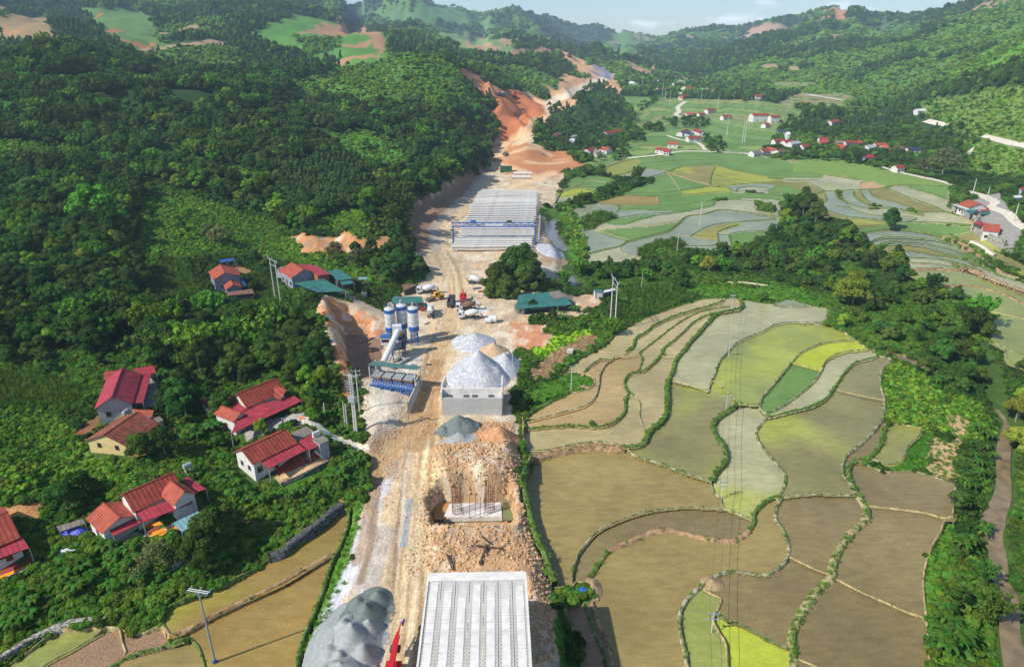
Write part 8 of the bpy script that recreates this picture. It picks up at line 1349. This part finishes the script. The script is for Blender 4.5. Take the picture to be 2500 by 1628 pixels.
# banana plants
def banana_leaf(seed):
    rs = np.random.RandomState(seed); V = []; n = 6; L_ = 1.; wd = .13; up = .55+.25*rs.rand()
    for i in range(n+1):
        s = i/n; r = L_*s*(.9-.1*s); z = up*s*1.5-1.05*s*s; w_ = wd*math.sin(math.pi*min(1, .12+s*.88))**.6*(1 if i < n else .15); V += [(r, -w_, z-.04), (r, 0, z), (r, w_, z-.04)]
    Fq = [(i*3+j, i*3+j+1, i*3+4+j, i*3+3+j) for i in range(n) for j in range(2)]; return np_mesh('banana_leaf', V, np.array(Fq), LM['banana'])
BL = [banana_leaf(i) for i in range(3)]; BS = MB(); BS.tube((0,0,0), (0,0,1), .12, .07, 7); bsm = bpy.data.meshes.new('stem'); bsm.from_pydata(BS.v, [], BS.f); bsm.materials.append(M('banana_stem', (120,132,70), .8, .3, 4))
BAN = [(t(0,3,[(640,600),(740,640),(620,760),(740,860),(830,800),(700,720),(560,850),(640,930),(900,760),(800,680)]), 'beside the garden path at the lower left', 4.6), (t(0,3,[(950,430),(900,480),(1000,500),(1060,470)]), 'in front of the farmhouse with maize drying', 4.2), (t(0,3,[(1060,640),(1150,700),(1050,850),(1130,830),(1080,560),(1250,620),(1330,700),(1300,780),(1220,520)]), 'in the thicket behind the single steel pole', 4.2),
  (t(0,3,[(200,960),(280,1010),(130,1040),(330,980),(220,1100),(300,1120),(100,1180),(60,1200),(160,1200)]), 'near the stone terrace wall at the lower left corner', 4), (t(0,2,[(1780,960),(1840,990),(1900,930),(2000,930),(2080,900),(1960,880)]), 'between the tiled house and the long red roof', 4.5), (t(1,2,[(880,1180),(950,1200),(920,1260),(990,1220),(850,1290),(790,1330),(750,1370),(820,1400)]), 'on the field edge below the white track', 4),
  (t(1,2,[(30,1600),(120,1560),(220,1520),(320,1540),(430,1500),(550,1520)]), 'in the banana patch below the brick terrace', 3.6), (t(0,2,[(2100,1280),(2150,1350),(2080,1420),(2200,1440),(2280,1500),(2180,1540),(2330,1560)]), 'beside the narrow earth path', 3.4), (t(0,2,[(1500,300),(1580,500),(1530,440),(1650,480),(1000,160),(1130,170),(980,90)]), 'behind the grey gabled house', 4.5),
  (t(1,2,[(330,60),(400,50),(450,90),(370,110),(300,100)]), 'on the slope left of the earth cutting', 4), (t(3,3,[(1650,1080),(1620,1170),(1700,1200),(1620,1300),(1700,1330),(1760,1380),(1640,1430),(1800,1340),(1600,1400)]), 'at the field corner in the lower right', 4.6), (t(3,3,[(1800,480),(1850,440),(1780,420),(1980,350),(2010,310)]), 'on the river bank above the large tree', 4.2),
  (t(3,2,[(1830,1430),(1880,1460),(1950,1250),(1900,1180),(2000,1100),(1960,1350),(2050,1000),(1980,960),(1930,920),(2080,1180)]), 'in the row between the sandy plot and river', 4), (t(3,3,[(2330,170),(2360,220)]), 'at the right edge across the river', 4), (t(2,1,[(410,1390),(460,1440),(380,1340),(560,1350),(600,1360),(480,1400),(620,1500),(540,1330)]), 'in front of the long green roofed shed', 4), (t(3,2,[(1600,470),(1660,450),(1550,490)]), 'in the weeds above the river', 4),
  (t(2,1,[(2150,950),(2200,970),(2250,960),(2300,960)]), 'in the belt behind the near paddies', 4), (t(0,1,[(1620,490),(1700,480),(1800,540),(1120,1330),(1200,1330),(1650,1480),(1880,1470)]), 'on the upper scrub slope', 5)]
for pts, where, hh in BAN:
    for u, v in pts:
        x, y = cast(u, v); z = float(surf(x, y)[0]); s = hh*(.85+.3*RS.rand()); r = empty('banana_plant', (x, y, z-.1), RS.rand()*6.28, label='banana plant with long arching leaves '+where, cat='banana plant', group='banana plants '+where)
        st = bpy.data.objects.new('stem', bsm); link(st, r); st.scale = (s*.35, s*.35, s*.5)
        for k in range(8):
            l_ = bpy.data.objects.new('leaf', BL[k % 3]); link(l_, r); l_.location = (0, 0, s*.46); l_.rotation_euler = (0, -.15*RS.rand(), k*.8+RS.rand()*.3); ls = s*(.5+.14*RS.rand()); l_.scale = (ls, ls*1.15, ls)

# ------------------------------------------------------------ the air
hz = MB().box(-9200, 40, -14, 9200, 7300, 420).build('haze', M('haze_shell', (200,210,220)), kind='stuff', label='thin blue air lying over the far hills')
hm = bpy.data.materials.new('haze_air'); hm.use_nodes = True; hn = hm.node_tree.nodes; hn.clear(); ho = hn.new('ShaderNodeOutputMaterial'); hv = hn.new('ShaderNodeVolumePrincipled')
hv.inputs['Color'].default_value = (.58, .78, 1, 1); hv.inputs['Density'].default_value = 0.00012; hv.inputs['Anisotropy'].default_value = 0
hm.node_tree.links.new(hv.outputs['Volume'], ho.inputs['Volume']); hz.data.materials.clear(); hz.data.materials.append(hm)
